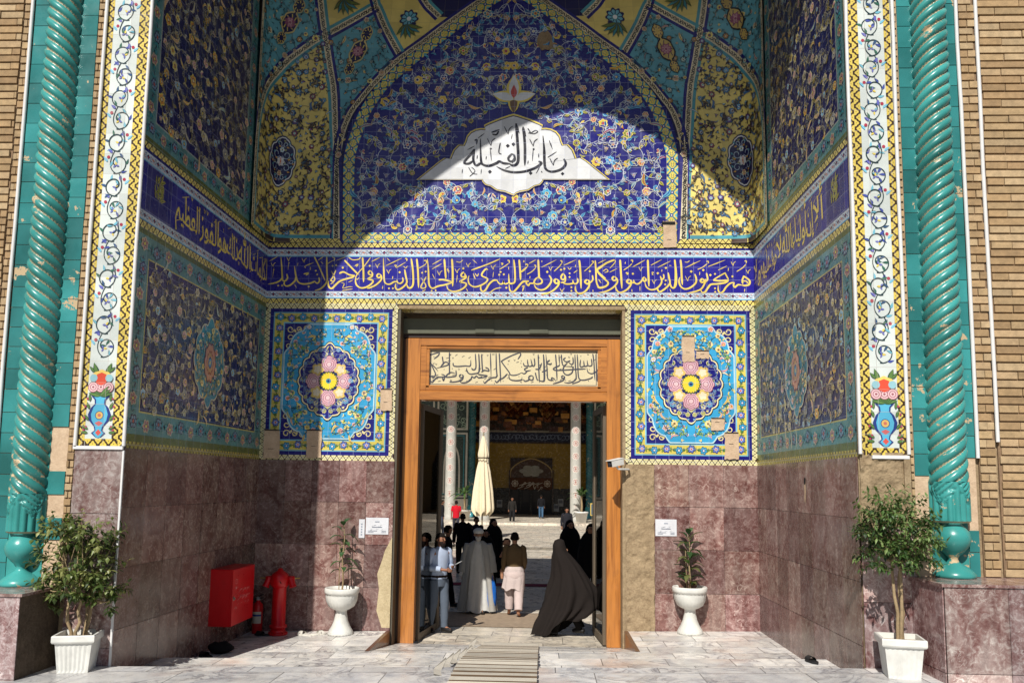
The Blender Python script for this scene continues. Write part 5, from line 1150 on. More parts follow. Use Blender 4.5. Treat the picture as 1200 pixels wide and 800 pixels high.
# white cable conduits up the front
for i, (x, za, zb_) in enumerate(((-4.245, Z_M+.02, 14), (-4.805, Z_M+.02, 14), (-5.725, 1.9, 14), (4.035, Z_M+.03, 14), (4.56, Z_M+.03, 14), (5.295, 2.75, 14), (5.515, 2.93, 14))):
    mb = MB(); rnd = random.Random(i); P = [(x+rnd.uniform(-.006, .006), YF-.03, za+(zb_-za)*k/14) for k in range(15)]
    mb.tube(P, .021, 8, G(.8)); mb.build('cable_conduit', M['conduit'], gate)
for (a, b) in ((-4.83, -4.25), (4.16, 4.56)): mb = MB(); mb.box(a, b, YF-.035, YF-.002, Z_M-.02, Z_M+.018, G(.75)); mb.build('pale_ledge_trim', M['conduit'], gate)
mb = MB(); mb.box(-4.258, -4.238, YF-.018, YF+.02, .3, Z_M-.03, C(176, 160, 150))
mb.build('pale_ledge_trim', M['conduit'], gate)
# ================================================================== paving and steps
def sheet(mb, x0, x1, y0, y1, zf, nx=8, ny=4):
    v = [(x0+(x1-x0)*i/nx, y0+(y1-y0)*j/ny, zf(x0+(x1-x0)*i/nx, y0+(y1-y0)*j/ny)) for j in range(ny+1) for i in range(nx+1)]
    mb.add(v, [(j*(nx+1)+i, j*(nx+1)+i+1, (j+1)*(nx+1)+i+1, (j+1)*(nx+1)+i) for j in range(ny) for i in range(nx)], G(.8))
f0 = lambda x, y: fz(x, -1); f1 = lambda x, y: fz(x, -3.5); f2 = lambda x, y: fz(min(max(x, -8), 8), -9)
TL, TR = -1.915, 1.885
def trench(x, y): t = min(1, max(0, (y+1.6)/1.9)); return fz(x, -1)*(1-t)+(-.215)*t
mb = MB(); sheet(mb, -4.3, TL, -2.98, .02, f0); sheet(mb, TR, 4.05, -2.98, .02, f0); sheet(mb, TL, TR, -2.98, -1.6, f0); sheet(mb, TL, TR, -1.6, .34, trench, 8, 10)
tag(mb.build('iwan_floor', M['white_marble']), kind='structure')
mb = MB(); rnd = random.Random(3)
sheet(mb, -4.3, 4.05, -4.16, -2.97, f1); mb.add([(-4.3, -2.97, 0), (4.05, -2.97, 0), (4.05, -2.97, f1(4.05, 0)), (-4.3, -2.97, f1(-4.3, 0))], [(0, 1, 2, 3)], G(.7))
mb.add([(-4.3, -4.15, 0), (4.05, -4.15, 0), (4.05, -4.15, f2(4.05, 0)), (-4.3, -4.15, f2(-4.3, 0))], [(0, 1, 2, 3)], G(.7))
tag(mb.build('iwan_steps', M['white_marble']), kind='structure')
mb = MB(); sheet(mb, -30, 30, -8.6, -4.15, f2, 60, 4); tag(mb.build('street_pavement', M['street_stone']), kind='structure')
mb = MB(); sheet(mb, -60, 60, -80, -8.5, lambda x, y: f2(x, y)+.004 if y > -45 else f2(x, y), 30, 4); tag(mb.build('unseen_dark_road', m_plain('low_bounce_asphalt', C(66, 64, 62), .9, var=.3, scale=2, bump=.3)), kind='structure')  # unseen road, added dark to cut the light bounced into the iwan
mb = MB(); s = 3000; mb.add([(-s, -s, -.6), (s, -s, -.6), (s, s, -.6), (-s, s, -.6)], [(0, 1, 2, 3)]); tag(mb.build('ground', m_plain('dry_ground', C(176, 160, 136), .95, var=.3, scale=.05)), kind='structure')
mb = MB(); sheet(mb, -40, 40, .34, 20.4, lambda x, y: ZC if y > .9 else ZC+.002, 4, 8); sheet(mb, -40, 40, 20.4, 62, lambda x, y: ZC+.12, 4, 4); mb.add([(-40, 20.4, ZC), (40, 20.4, ZC), (40, 20.4, ZC+.12), (-40, 20.4, ZC+.12)], [(0, 1, 2, 3)], G(.8))
tag(mb.build('courtyard_floor', M['court_stone']), kind='structure')
# wooden kerbs that hold the sunk threshold
for x, s_ in ((TL, 1), (TR, -1)):
    mb = MB(); n = 10; v = []
    for i in range(n+1):
        y = -1.6+1.62*i/n; v += [(x+s_*.004, y, trench(x, y)-.03), (x+s_*.03, y, trench(x, y)-.03), (x+s_*.03, y, fz(x, -1)+.004), (x-s_*.03, y, fz(x, -1)+.004)]
    f = [];
    for i in range(n):
        a = 4*i; f += [(a+1, a+5, a+6, a+2), (a+2, a+6, a+7, a+3)]
    mb.add(v, f); mb.build('threshold_kerb', M['dark_wood'], gate)
mb = MB(); sheet(mb, -1.45, 1.45, .36, 1.35, lambda x, y: ZC+.03, 3, 2); mb.add([(-1.5, .355, -.3), (1.5, .355, -.3), (1.5, .355, ZC+.032), (-1.5, .355, ZC+.032)], [(0, 1, 2, 3)], G(.6)); tag(mb.build('threshold_stone', M['court_stone']), kind='structure')
# slatted ramp over the steps
rp = thing('slatted_ramp', 'narrow pale slatted ramp leading from the front steps down to the doorway', 'ramp', (0, 0, 0))
def rz(y):
    return float(np.interp(-y, [-.1, 1.6, 2.9, 4.15, 4.9], [-.13, .11, .33, .47, .49]))
y = .02; k = 0; mb = MB()
rnd = random.Random(9)
while y > -5.9:
    y2 = y-.13; za, zb_ = rz(y)+.012+rnd.uniform(-.003, .004), rz(y2)+.012+rnd.uniform(-.003, .004); t_ = rnd.uniform(.78, 1.05)
    v = [(-.36, y2, zb_), (.50, y2, zb_), (.50, y, za), (-.36, y, za)]; v += [(p[0], p[1], p[2]-.05) for p in v]
    mb.add(v, [(0, 1, 2, 3), (4, 5, 1, 0), (6, 7, 3, 2), (5, 6, 2, 1), (7, 4, 0, 3)], [C(228*t_, 220*t_, 204*t_), C(104, 84, 64), C(104, 84, 64), C(120, 100, 80), C(120, 100, 80)]); y -= .2  # dark front and side faces paint shade into the slat gaps
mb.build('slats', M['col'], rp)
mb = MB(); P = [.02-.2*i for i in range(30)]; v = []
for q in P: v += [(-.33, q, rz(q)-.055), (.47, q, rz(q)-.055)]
mb.add(v, [(2*i, 2*i+2, 2*i+3, 2*i+1) for i in range(29)], C(80, 64, 50)); mb.build('backing_board', M['col'], rp)  # board coloured dark so the gaps between slats look shaded
for x in (-.345, .07, .485):
    mb = MB(); P = [(x, .05-.25*i, rz(.05-.25*i)-.075) for i in range(24)]; mb.tube(P, .018, 6, C(110, 100, 86)); mb.build('runner', M['metal'], rp)
et = thing('torn_edging_strip', 'torn jagged metal edging strips curling up along the left side of the slatted ramp', 'metal strip', (0, 0, 0))
rnd = random.Random(2); mb = MB()
for i in range(6):
    y = -.9-.62*i; x = -.40-.02*i; z = max(fz(x, y), rz(y)-.05)+.008
    P = [(x-.03, y-.55, z+.012), (x-.07, y-.3, z+.012), (x-.02, y+.05, z+.06)]
    v = []
    for k, p in enumerate(P): wd = (.05, .04, .004)[k]; v += [(p[0]-wd, p[1], p[2]), (p[0]+wd, p[1], p[2]-.02)]
    mb.add(v+[(a, b, c-.006) for a, b, c in v], [(0, 1, 3, 2), (2, 3, 5, 4), (6, 8, 9, 7), (8, 10, 11, 9), (0, 2, 8, 6), (2, 4, 10, 8), (1, 7, 9, 3), (3, 9, 11, 5)], C(196, 190, 178))
mb.build('strips', M['col'], et)
# ================================================================== courtyard beyond the door
CYX = lambda px, Y: CX0+(px-636)*(Y+CD)/FPX
CYZ = lambda py, Y: CH-(py-568.5)*(Y+CD)/FPX
sh = thing('shrine_porch', 'shaded tiled shrine porch across the courtyard with sunlit white columns', 'shrine', (0, 0, 0))
Yc, Yw, Yb = 42., 48., 54.
ZF = ZC+.12
mb = MB(); mb.box(-26, 26, 37.7, 60, 10.3, 12.0, C(150, 136, 110)); mb.box(-26, 26, 55, 60, -.3, 11.2, C(120, 100, 70)); mb.build('roof', M['col'], sh)
mb = MB(); mb.box(-26, 26, 38.8, 60, ZF-.2, ZF+.14, G(.7)); mb.build('platform', M['court_stone'], sh)
def fcyl(cx, cy, r): return lambda a, b, h: (cx+(r+h)*math.sin(a/r), cy-(r+h)*math.cos(a/r), b)
for px in (528, 567, 674):
    X = CYX(px, Yc); mb = MB(); mb.lathe([(.46, ZF+.14), (.46, ZF+.3), (.40, ZF+.42), (.36, ZF+.5), (.35, 6), (.34, 11.2)], 32, C(182, 180, 172), o=(X, Yc, 0))
    pen = Pen(mb, fcyl(X, Yc, .35), None, .006)
    z = .9
    while z < 9:
        rosette(pen.at(0, z), .27, 9, C(224, 220, 210), C(186, 146, 138), C(170, 120, 112), C(206, 190, 180)); 
        for s_ in (-1, 1): leaf(pen.at(s_*.3, z+.45, 1.57), .3, .12, C(150, 150, 140), C(190, 190, 180))
        z += .87
    mb.build('column', M['col'], sh, label='sunlit white column with pink medallions')
# wings with framed green panels and a blind arch
for (pa, pb) in ((430, 549), (694, 800)):
    x0, x1 = CYX(pa, Yw), CYX(pb, Yw); mb = MB(); mb.box(x0, x1, Yw, Yw+.4, ZF, 11.1, C(48, 62, 56))
    pen = Pen(mb, lambda a, b, h: (a, Yw-h, b), None, .01); LG = C(196, 192, 180)
    for q in np.linspace(x0, x1, 4)[:-1]:
        w_ = (x1-x0)/3; bandrect(pen, q+.1, 1.4, q+w_-.1, 6.3, .14, LG); bandrect(pen, q+.1, 6.5, q+w_-.1, 10.8, .14, LG)
        bandrect(pen, q+.35, 1.65, q+w_-.35, 6.1, .06, TEAL)
        ap = [(q+.7, 1.7), (q+.7, 4.2), (q+w_*.36, 5.1), (q+w_*.5, 5.5), (q+w_*.64, 5.1), (q+w_-.7, 4.2), (q+w_-.7, 1.7)]; pen.lift().stroke(smooth(ap, 2), .12, LG)
        pen.up(.0015).poly([(q+w_*.4, 1.9), (q+w_*.6, 1.9), (q+w_*.6, 4.2), (q+w_*.4, 4.2)], C(120, 96, 40)); pen.up(.003).rect(q+w_*.45, 2.2, q+w_*.55, 3.9, C(70, 40, 34))
        for k in range(60):
            rnd = random.Random(k); p_ = pen.at(q+.4+rnd.random()*(w_-.8), 6.7+rnd.random()*3.8, 0); p_.lift().stroke([(x, y) for x, y in spiral(.22, .9, 9, .5, rnd.random()*6)], .05, C(150, 170, 150))
    mb.box(x0, x1, Yw-.15, Yw, ZF, 1.3, C(206, 200, 186)); mb.build('side_wing', M['tile_plain'], sh)
for px, s_ in ((553, 1), (690, -1)):
    X = CYX(px, Yw); mb = MB(); vv = []; n = 24; nz = 400
    for j in range(nz+1):
        z = ZF+1.0+10.0*j/nz
        for i in range(n):
            th = 2*math.pi*i/n; r = .27*(.86+.14*abs(math.cos((4*th*s_-2*math.pi*z/.24)/2))); vv.append((X+r*math.cos(th), Yw-.1+r*math.sin(th), z))
    mb.add(vv, [(j*n+i, j*n+(i+1) % n, (j+1)*n+(i+1) % n, (j+1)*n+i) for j in range(nz) for i in range(n)], C(40, 96, 104), smooth=True)
    mb.lathe([(.4, ZF), (.4, ZF+.3), (.2, ZF+.5), (.33, ZF+.8), (.27, ZF+1.0)], 20, TEAL, o=(X, Yw-.1, 0)); mb.build('twisted_column', M['glaze'], sh)
# back wall of the porch: gold tiles, dark dado, script frieze, glittering ceiling
x0, x1 = CYX(540, Yb), CYX(705, Yb); zr = lambda py: CYZ(py, Yb)
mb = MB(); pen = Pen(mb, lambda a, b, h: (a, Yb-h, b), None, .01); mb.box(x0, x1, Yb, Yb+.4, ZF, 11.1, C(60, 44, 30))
pen.rect(x0, zr(572), x1, zr(520), C(150, 118, 36)); pen.rect(x0, ZF+.14, x1, zr(572), C(24, 24, 26), .002); pen.rect(x0, zr(518), x1, zr(507), C(32, 36, 60)); pen.rect(x0, zr(507), x1, zr(505), C(150, 140, 120), .002)  # wall colours darkened to deepen the shade inside the porch
rnd = random.Random(6)
for k in range(260): p_ = pen.at(rnd.uniform(x0, x1), rnd.uniform(zr(570), zr(522)), rnd.uniform(0, 6)); leaf(p_, .3, .12, C(120, 90, 40), C(196, 160, 70), .4)
for k in range(40): p_ = pen.at(x0+(x1-x0)*k/40, zr(512.5), 0).lift(); p_.stroke([(x, y) for x, y in spiral(.24, .8, 9, .5, rnd.random()*6)], .05, C(120, 130, 150))
for k in range(220):
    x, z = rnd.uniform(x0, x1), rnd.uniform(zr(504), 10.8); s_ = rnd.uniform(.15, .4); c_ = rnd.choice((C(110, 60, 30), C(150, 90, 40), C(84, 50, 30), C(200, 140, 60), C(70, 40, 30)))
    mb.box(x-s_, x+s_, Yb-.1-rnd.uniform(.05, 1.2), Yb-.02, z-s_*.6, z+s_*.6, c_)
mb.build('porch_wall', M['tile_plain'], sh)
mb = MB(); rnd = random.Random(16)          # stalactite work catching light under the porch roof
for k in range(60):
    u = k/59; ar = (math.sin(u*math.pi*3)**2); x = x0+2+(x1-x0-4)*u; z = zr(500)+.6+2.2*ar
    for m_ in range(4):
        a = rnd.uniform(-.25, .25); s_ = rnd.uniform(.14, .34); zz = z+m_*.35; yy = Yb-2.6-m_*.4
        mb.add([(x+a-s_, yy, zz), (x+a+s_, yy+.2, zz+.05), (x+a, yy-.2, zz-s_*1.3), (x+a, yy+.3, zz+s_)], [(0, 2, 1), (0, 1, 3), (0, 3, 2), (1, 2, 3)], rnd.choice((C(206, 140, 70), C(226, 176, 110), C(150, 84, 40), C(120, 66, 34))))
mb.build('stalactite_vault', m_plain('gilt_stalactite', None, .25, metal=.7, var=.2), sh)
en = empty('entrance', (0, 0, 0), 0, sh); Ye = Yb-.25
a, b = CYX(598, Ye), CYX(647, Ye); ze = lambda py: CYZ(py, Ye)
mb = MB(); pts = [(a, ze(560)), (a, ze(551)), (a+.5, ze(544)), ((a+b)/2-.6, ze(539.5)), ((a+b)/2, ze(537)), ((a+b)/2+.6, ze(539.5)), (b-.5, ze(544)), (b, ze(551)), (b, ze(560))]
pen = Pen(mb, lambda x, z, h: (x, Ye-h, z), None, .02); P = smooth(pts, 2); pen.fan(((a+b)/2, ze(555)), P, C(74, 50, 34)); pen.lift().stroke(P, .09, C(170, 140, 80))
lob = lobed((a+b)/2, ze(552), 1.0, .5, 6, .25); pen.up(.012).fan(((a+b)/2, ze(552)), lob, C(150, 146, 130)); mb.box(a-.1, a, Ye-.05, Yb, ZF+.14, ze(551), C(60, 40, 30)); mb.box(b, b+.1, Ye-.05, Yb, ZF+.14, ze(551), C(60, 40, 30)); mb.box(a, b, Ye, Yb, ze(572), ze(537), C(50, 34, 28)); mb.build('lunette', M['tile_plain'], en)
mb = MB(); n = 40; v = []
for i in range(n+1):
    x = a+(b-a)*i/n; y = Ye-.12-.03*math.sin(i*1.3); v += [(x, y, ze(560)), (x, y, ze(572.5)-.1*abs(math.sin(i*math.pi/8)))]
mb.add(v, [(2*i, 2*i+1, 2*i+3, 2*i+2) for i in range(n)], C(92, 60, 44)); pen = Pen(mb, lambda x, z, h: (x, Ye-.16-h, z), None, .0)
harakat(pen.up(.01), a+.85, b-.85, ze(568), ze(566), 13, C(206, 196, 176), 4, .24)
for x in (a+.4, b-.4): rosette(pen.at(x, ze(566.5)), .3, 8, C(200, 190, 170), C(120, 84, 60), C(200, 190, 170))
mb.build('curtain_valance', M['cloth'], en)
mb = MB()
for i in range(4): mb = MB(); x = a+(b-a)*i/4; mb.box(x+.05, x+(b-a)/4-.05, Ye-.02, Yb-.01, ZF+.14, ze(573)-.15, C(34, 30, 28)); mb.box(x+.2, x+(b-a)/4-.2, Ye-.04, Ye-.021, 1.0, 2.0, C(52, 46, 42)); mb.build('door_leaf', M['col'], en)
for (px, py) in ((586, 590), (657, 588), (652, 594)):
    x, z = CYX(px, Yb), CYZ(py, Yb); mb = MB(); mb.box(x-.22, x+.22, Yb-.06, Yb-.012, z-.3, z+.3, C(190, 190, 186)); mb.box(x-.17, x+.17, Yb-.065, Yb-.061, z-.05, z+.2, C(120, 120, 124)); mb.build('notice', M['col'], sh)
# low side ranges of the court close the view to the sides
for s_, lab in ((-1, 'left'), (1, 'right')):
    cw = thing('courtyard_range', 'long tiled courtyard wing closing the %s side of the court' % lab, 'building', (0, 0, 0)); mb = MB()
    xa = s_*21; mb.box(min(xa, xa+s_*4), max(xa, xa+s_*4), 1.6, 60, -.3, 8.5, C(176, 150, 110)); mb.build('wall', M['brickm'], cw)
    for k in range(9):
        mb = MB(); y = 4+6*k; P = [(y, .2), (y, 4), (y+1.2, 5.4), (y+2, 5.9), (y+2.8, 5.4), (y+4, 4), (y+4, .2)]; mb.add([(xa-s_*.02, q[0], q[1]) for q in P], [tuple(range(7))], C(40, 52, 70)); mb.build('arched_niche', M['tile_plain'], cw)
# carpets and inlaid strip on the court floor
tag(o := (lambda m_: (sheet(m_, -9, 9, 8.35, 8.95, lambda x, y: ZC+.012, 12, 2), m_.build('red_carpet_runner', m_plain('red_carpet', C(132, 22, 52), .95, var=.3, scale=12)))[1])(MB()), 'dark red carpet runner laid across the shaded court floor', 'carpet')
mb = MB(); sheet(mb, -1.5, 1.0, 2.2, 3.9, lambda x, y: ZC+.010, 6, 4)
for i in range(24): mb.box(-1.48+.103*i, -1.44+.103*i, 2.22, 2.28, ZC+.0115, ZC+.015, C(120, 90, 80))
tag(mb.build('door_mat', m_plain('beige_mat', C(166, 146, 124), .95, var=.4, scale=9)), 'beige patterned mat on the court floor just behind the doorway', 'mat')
mb = MB()
for px in (688, 700): x = CYX(px, 30); mb.box(x-.06, x+.06, 9.2, 20.38, ZC+.001, ZC+.006, C(200, 190, 170))
tag(mb.build('floor_inlay', M['col']), kind='structure')
# ================================================================== planters and plants
LG = [C(62, 86, 42), C(82, 106, 54), C(104, 124, 70), C(48, 68, 34), C(128, 142, 86)]
def leaf3(mb, p, d, L_, W_, col, up=Vector((0, 0, 1)), droop=.3):
    d = d.normalized(); s_ = d.cross(up); s_ = s_.normalized() if s_.length > .01 else Vector((1, 0, 0)); n = s_.cross(d)
    m1 = p+d*L_*.45+n*L_*.06; e = p+d*L_-n*L_*droop*.5
    mb.add([p, m1+s_*W_*.5-n*.004, e, m1-s_*W_*.5-n*.004, m1], [(0, 1, 4), (1, 2, 4), (2, 3, 4), (3, 0, 4)], col, smooth=False)
def box_pot(root, w=.40, h=.40):
    mb = MB(); t = w*.5; b = w*.38
    n = 15
    def ring(hw, z, fl):
        P = []
        for k in range(4):
            for i in range(n):
                u = -1+2*i/n; q = hw-(.006 if fl and i % 2 else 0); c = [(u*hw, -q), (q, u*hw), (-u*hw, q), (-q, -u*hw)][k]; P.append((c[0], c[1], z))
        return P
    mb.loft([ring(b, 0, 0), ring(b*1.01, .03, 1), ring(t*.9, h*.74, 1), ring(t*.92, h*.78, 0), ring(t*1.02, h*.8, 0), ring(t*1.06, h*.84, 0), ring(t*1.06, h*.97, 0), ring(t*1.04, h, 0), ring(t*.93, h, 0), ring(t*.9, h*.82, 0)], cap0=True, cap1=False, smooth=False)
    mb.build('pot', M['white'], root)
    mb = MB(); mb.box(-t*.89, t*.89, -t*.89, t*.89, h*.8, h*.86, C(52, 40, 30)); mb.build('soil', M['mortar'], root)
def crown_tree(name, lab, loc, rz_, h_tr, crown, seed, nleaf, bushy):
    """crown: list of (cx,cy,cz,rx,ry,rz) leaf clumps"""
    r = thing(name, lab, 'potted tree', loc, rz_); box_pot(r); rnd = random.Random(seed); mb = MB(); tips = []
    base = [(-.02, 0), (.03, .02), (0, -.03)] if not bushy else [(-.07, 0), (.06, .03), (0, -.06), (.03, .08)]
    for bx_, by_ in base:
        top = Vector((bx_*(1.5 if not bushy else 2.2)+rnd.uniform(-.02, .02), by_*1.5, h_tr)); P = [Vector((bx_, by_, .3))]
        for k in range(1, 6): t = k/5; P.append(Vector((bx_, by_, .3)).lerp(top, t)+Vector((rnd.uniform(-.02, .02), rnd.uniform(-.02, .02), 0)))
        mb.tube(P, [.021-.0015*k for k in range(6)], 7, C(176, 156, 124)); tips.append(P[-1]); tips.append(P[-2])
    ends = []
    for c in crown:
        for k in range(4):
            s_ = min(tips, key=lambda q: (q-Vector(c[:3])).length+rnd.random()*.1); e = Vector((c[0]+rnd.uniform(-.6, .6)*c[3], c[1]+rnd.uniform(-.6, .6)*c[4], c[2]+rnd.uniform(-.4, .5)*c[5])); m_ = s_.lerp(e, .5)+Vector((rnd.uniform(-.04, .04), rnd.uniform(-.04, .04), -.03))
            mb.tube([s_, m_, e], [.011, .007, .003], 5, C(160, 140, 108)); ends.append((m_, e))
    mb.build('trunk', M['bark'], r)
    mb = MB(); tot = sum(c[3]*c[5] for c in crown)
    for c in crown:
        n = int(nleaf*c[3]*c[5]/tot*rnd.uniform(.7, 1.3)); tw = int(n/9)+1
        for _ in range(tw):
            while True:
                q = Vector((rnd.uniform(-1, 1), rnd.uniform(-1, 1), rnd.uniform(-1, 1)))
                if .35 < q.length < 1.25: break
            o = Vector((c[0]+q.x*c[3], c[1]+q.y*c[4], c[2]+q.z*c[5])); d0 = (Vector((q.x, q.y, q.z*.6+.25))+Vector((rnd.uniform(-.5, .5), rnd.uniform(-.5, .5), rnd.uniform(-.4, .4)))).normalized(); ln = rnd.uniform(.10, .2); bc = rnd.choice(LG)
            mb.tube([o-d0*ln*.6, o, o+d0*ln*.5], .0022, 3, C(120, 110, 70), cap=False)
            for i in range(9):
                t = i/8-.6; a = i*2.4+rnd.random(); pd = d0.orthogonal().normalized(); pd.rotate(Matrix.Rotation(a, 3, d0)); dd = (d0*.55+pd*.9+Vector((0, 0, -.35 if bushy else -.25))).normalized(); k = rnd.uniform(.75, 1.2)
                leaf3(mb, o+d0*ln*t, dd, rnd.uniform(.04, .095)*(1.15 if bushy else 1), rnd.uniform(.026, .038)*(1.35 if bushy else 1), (bc[0]*k*(1.2 if bushy else .9), bc[1]*k, bc[2]*k, 1), droop=.35)
    mb.build('foliage', M['leaf'], r, None)
    return r
p = at(91, 790, 2, fz(-4.4, -9)); fl = fz(-4.4, -9)
lp = crown_tree('potted_tree', 'bushy small leaved tree in a square white pot left of the iwan', (p[0]-.13, p[1]+.2, fl), .25, .85,
    [(-.05, 0, 1.25, .38, .40, .30), (-.30, .0, 1.02, .26, .3, .26), (.2, 0, .95, .24, .3, .24), (-.0, -.1, 1.52, .24, .26, .20), (-.25, 0, 1.45, .22, .25, .2), (.18, 0, 1.35, .22, .25, .2), (-.42, .05, .80, .17, .2, .16), (.30, -.05, .76, .16, .2, .14), (-.05, -.1, .92, .22, .25, .18)], 12, 1900, True)
p = at(1056, 797, 2, fz(4.2, -9)); fl2 = fz(4.2, -9)
rp_ = crown_tree('potted_tree', 'round headed ficus with twisted trunk in a square white pot right of the iwan', (p[0]+.09, p[1]+.2, fl2), -.2, 1.15,
    [(0, 0, 1.48, .30, .34, .26), (-.17, 0, 1.3, .20, .26, .22), (.18, 0, 1.30, .22, .26, .22), (-.1, -.1, 1.74, .20, .24, .18), (.10, .0, 1.66, .20, .22, .18), (-.24, 0, 1.52, .16, .2, .2), (.27, 0, 1.50, .15, .2, .18), (0, -.15, 1.22, .22, .2, .18)], 13, 2500, False)
def urn_plant(lab, loc, seed, hgt, nl, big):
    r = thing('urn_planter', lab, 'potted plant', loc, .3); n = 48
    fl = lambda i, a: (.07*abs(math.cos(12*a)) if 1 <= i <= 6 else .07*abs(math.cos(12*a)) if 9 <= i <= 13 else 0)
    mb = MB(); mb.lathe([(.0, 0), (.155, 0), (.155, .02), (.14, .05), (.11, .10), (.085, .16), (.072, .22), (.07, .27), (.075, .285), (.10, .295), (.155, .33), (.185, .39), (.195, .45), (.192, .475), (.218, .485), (.222, .50), (.222, .535), (.215, .545), (.195, .545), (.185, .5)], n, flute=fl); mb.build('urn', M['white'], r)
    mb = MB(); mb.lathe([(0, .505), (.187, .505)], 20, C(52, 40, 30)); mb.build('soil', M['mortar'], r)
    rnd = random.Random(seed); mb = MB(); P = [Vector((.01*math.sin(k*1.3), .01*math.cos(k), .5+hgt*k/8)) for k in range(9)]; mb.tube(P, [.013-.001*k for k in range(9)], 6, C(120, 96, 66)); mb.tube([(-.04, 0, .5), (-.045, .02, .5+hgt*.7)], .006, 5, C(150, 130, 90)); mb.build('stem', M['bark'], r)
    mb = MB()
    for i in range(nl):
        t = .25+.75*i/nl if not big else .05+.95*i/nl; q = P[0].lerp(P[-1], t); a = i*2.4+rnd.uniform(-.3, .3); el = rnd.uniform(-.2, .7)+(.5 if t > .85 else 0); d = Vector((math.cos(a)*math.cos(el), math.sin(a)*math.cos(el), math.sin(el))); k = rnd.uniform(.7, 1.2); c_ = rnd.choice((C(44, 74, 44), C(60, 92, 52), C(80, 112, 62), C(96, 100, 60) if big else C(52, 86, 50)))
        L_ = rnd.uniform(.13, .19) if t < .9 else rnd.uniform(.1, .14)
        mb.tube([q, q+d*.04], .004, 4, C(90, 110, 60), cap=False)
        p0 = q+d*.04; s_ = d.cross(Vector((0, 0, 1))).normalized(); n_ = s_.cross(d); v = []
        for k2 in range(7):
            u = k2/6; c = p0+d*L_*u+n_*L_*(.1*math.sin(u*3)-.35*u*u); w_ = .036*math.sin(math.pi*min(1, u**.8*.97+.03)); v += [c+s_*w_+n_*.01, c, c-s_*w_+n_*.01]
        mb.add(v, [(3*k2, 3*k2+1, 3*k2+4, 3*k2+3) for k2 in range(6)]+[(3*k2+1, 3*k2+2, 3*k2+5, 3*k2+4) for k2 in range(6)], (c_[0]*k, c_[1]*k, c_[2]*k, 1), smooth=True)
    mb.build('leaves', M['leaf'], r); r.scale = (1.22, 1.22, 1.32)
p = at(396, 745, 2, fz(-2.6)); urn_plant('white fluted urn with a tall sparse rubber plant left of the doorway', (p[0], p[1]+.16, fz(p[0])), 5, .82, 17, False)
p = at(811, 744, 2, fz(2.9)); urn_plant('white fluted urn with a leafy rubber plant right of the doorway', (p[0], p[1]+.16, fz(p[0])), 8, .66, 30, True)
# ================================================================== fire equipment
hy = thing('fire_hydrant', 'red pillar fire hydrant with two hose outlets standing in the corner', 'hydrant', (-3.60, -.33, fz(-3.6)), .1)
mb = MB(); mb.lathe([(0, 0), (.15, 0), (.15, .03), (.12, .035), (.11, .1), (.135, .11), (.135, .15), (.108, .16), (.105, .72), (.12, .74), (.145, .76), (.145, .90), (.11, .95), (.05, .985), (.035, 1.02), (0, 1.03)], 24)
for k in range(8): a = k*math.pi/4; mb.lathe([(0, 0), (.014, 0), (.014, .02), (0, .02)], 6, o=(.133*math.cos(a), .133*math.sin(a), .03))
mb.build('pillar', M['red'], hy)
for s_ in (-1, 1):
    mb = MB(); mb.tube([(s_*.09, 0, .86), (s_*.16, 0, .86), (s_*.185, -.01, .85)], [.055, .05, .062], 12); mb.tube([(s_*.165, -.01, .87), (s_*.20, -.03, .78), (s_*.215, -.04, .74)], [.055, .05, .058], 12); mb.lathe([(0, -.03), (.06, -.03), (.06, .03), (0, .03)], 12, o=(s_*.17, 0, .87)); ol = mb.build('hose_outlet', M['red'], hy)
    mb = MB(); mb.tube([(s_*.2, 0, .87), (s_*.31, 0, .872)], .011, 6); mb.build('valve_spindle', m_plain('brass', C(190, 160, 90), .35, metal=.8), ol)
for a in (-.5,):
    mb = MB(); mb.tube([(0, -.10, .88), (.02, -.135, .85), (.05, -.14, .80)], .008, 6, C(40, 20, 20)); mb.build('cap_chain', M['col'], hy)
cb = thing('hose_cabinet', 'red metal fire hose cabinet mounted on the left marble wall', 'cabinet', (0, 0, 0))
xw, xf = -4.19, -3.85; ya, yb = -1.66, -.80; za, zb2 = .34, 1.14
mb = MB(); mb.box(xw, xf-.02, ya, yb, za, zb2, bev=.008); mb.build('case', M['red'], cb)
mb = MB(); mb.box(xf-.018, xf, ya+.004, yb-.004, za+.004, zb2-.004, bev=.006); dr = mb.build('door', M['red'], cb)
mb = MB(); mb.box(xf, xf+.012, ya+.035, ya+.065, .70, .76, C(170, 170, 170), bev=.004); mb.tube([(xf+.012, ya+.05, .73), (xf+.03, ya+.05, .73)], .012, 8, C(150, 150, 150)); mb.build('latch', M['metal'], dr)
sC = surf_line((xf, ya), (xf, yb), (1, 0)); mb = MB(); pen = Pen(mb, sC, None, .001); WR = C(226, 150, 150)
harakat(pen, .22, .68, .78, .83, 12, WR, 3, .028); harakat(pen, .22, .68, .70, .74, 14, WR, 4, .026); harakat(pen, .10, .17, .86, 1.02, 5, WR, 9, .03); pen.lift().stroke([(.1, .93), (.16, .93), (.16, .99), (.1, .99)], .008, WR, close=True); mb.build('lettering', M['col'], dr)
fe = thing('fire_extinguisher', 'red portable fire extinguisher standing between hose cabinet and hydrant', 'extinguisher', (-3.98, -.20, fz(-4)), 0)
mb = MB(); mb.lathe([(0, 0), (.075, 0), (.08, .02), (.08, .42), (.07, .46), (.03, .49), (.028, .52)], 20); mb.build('cylinder', M['red'], fe)
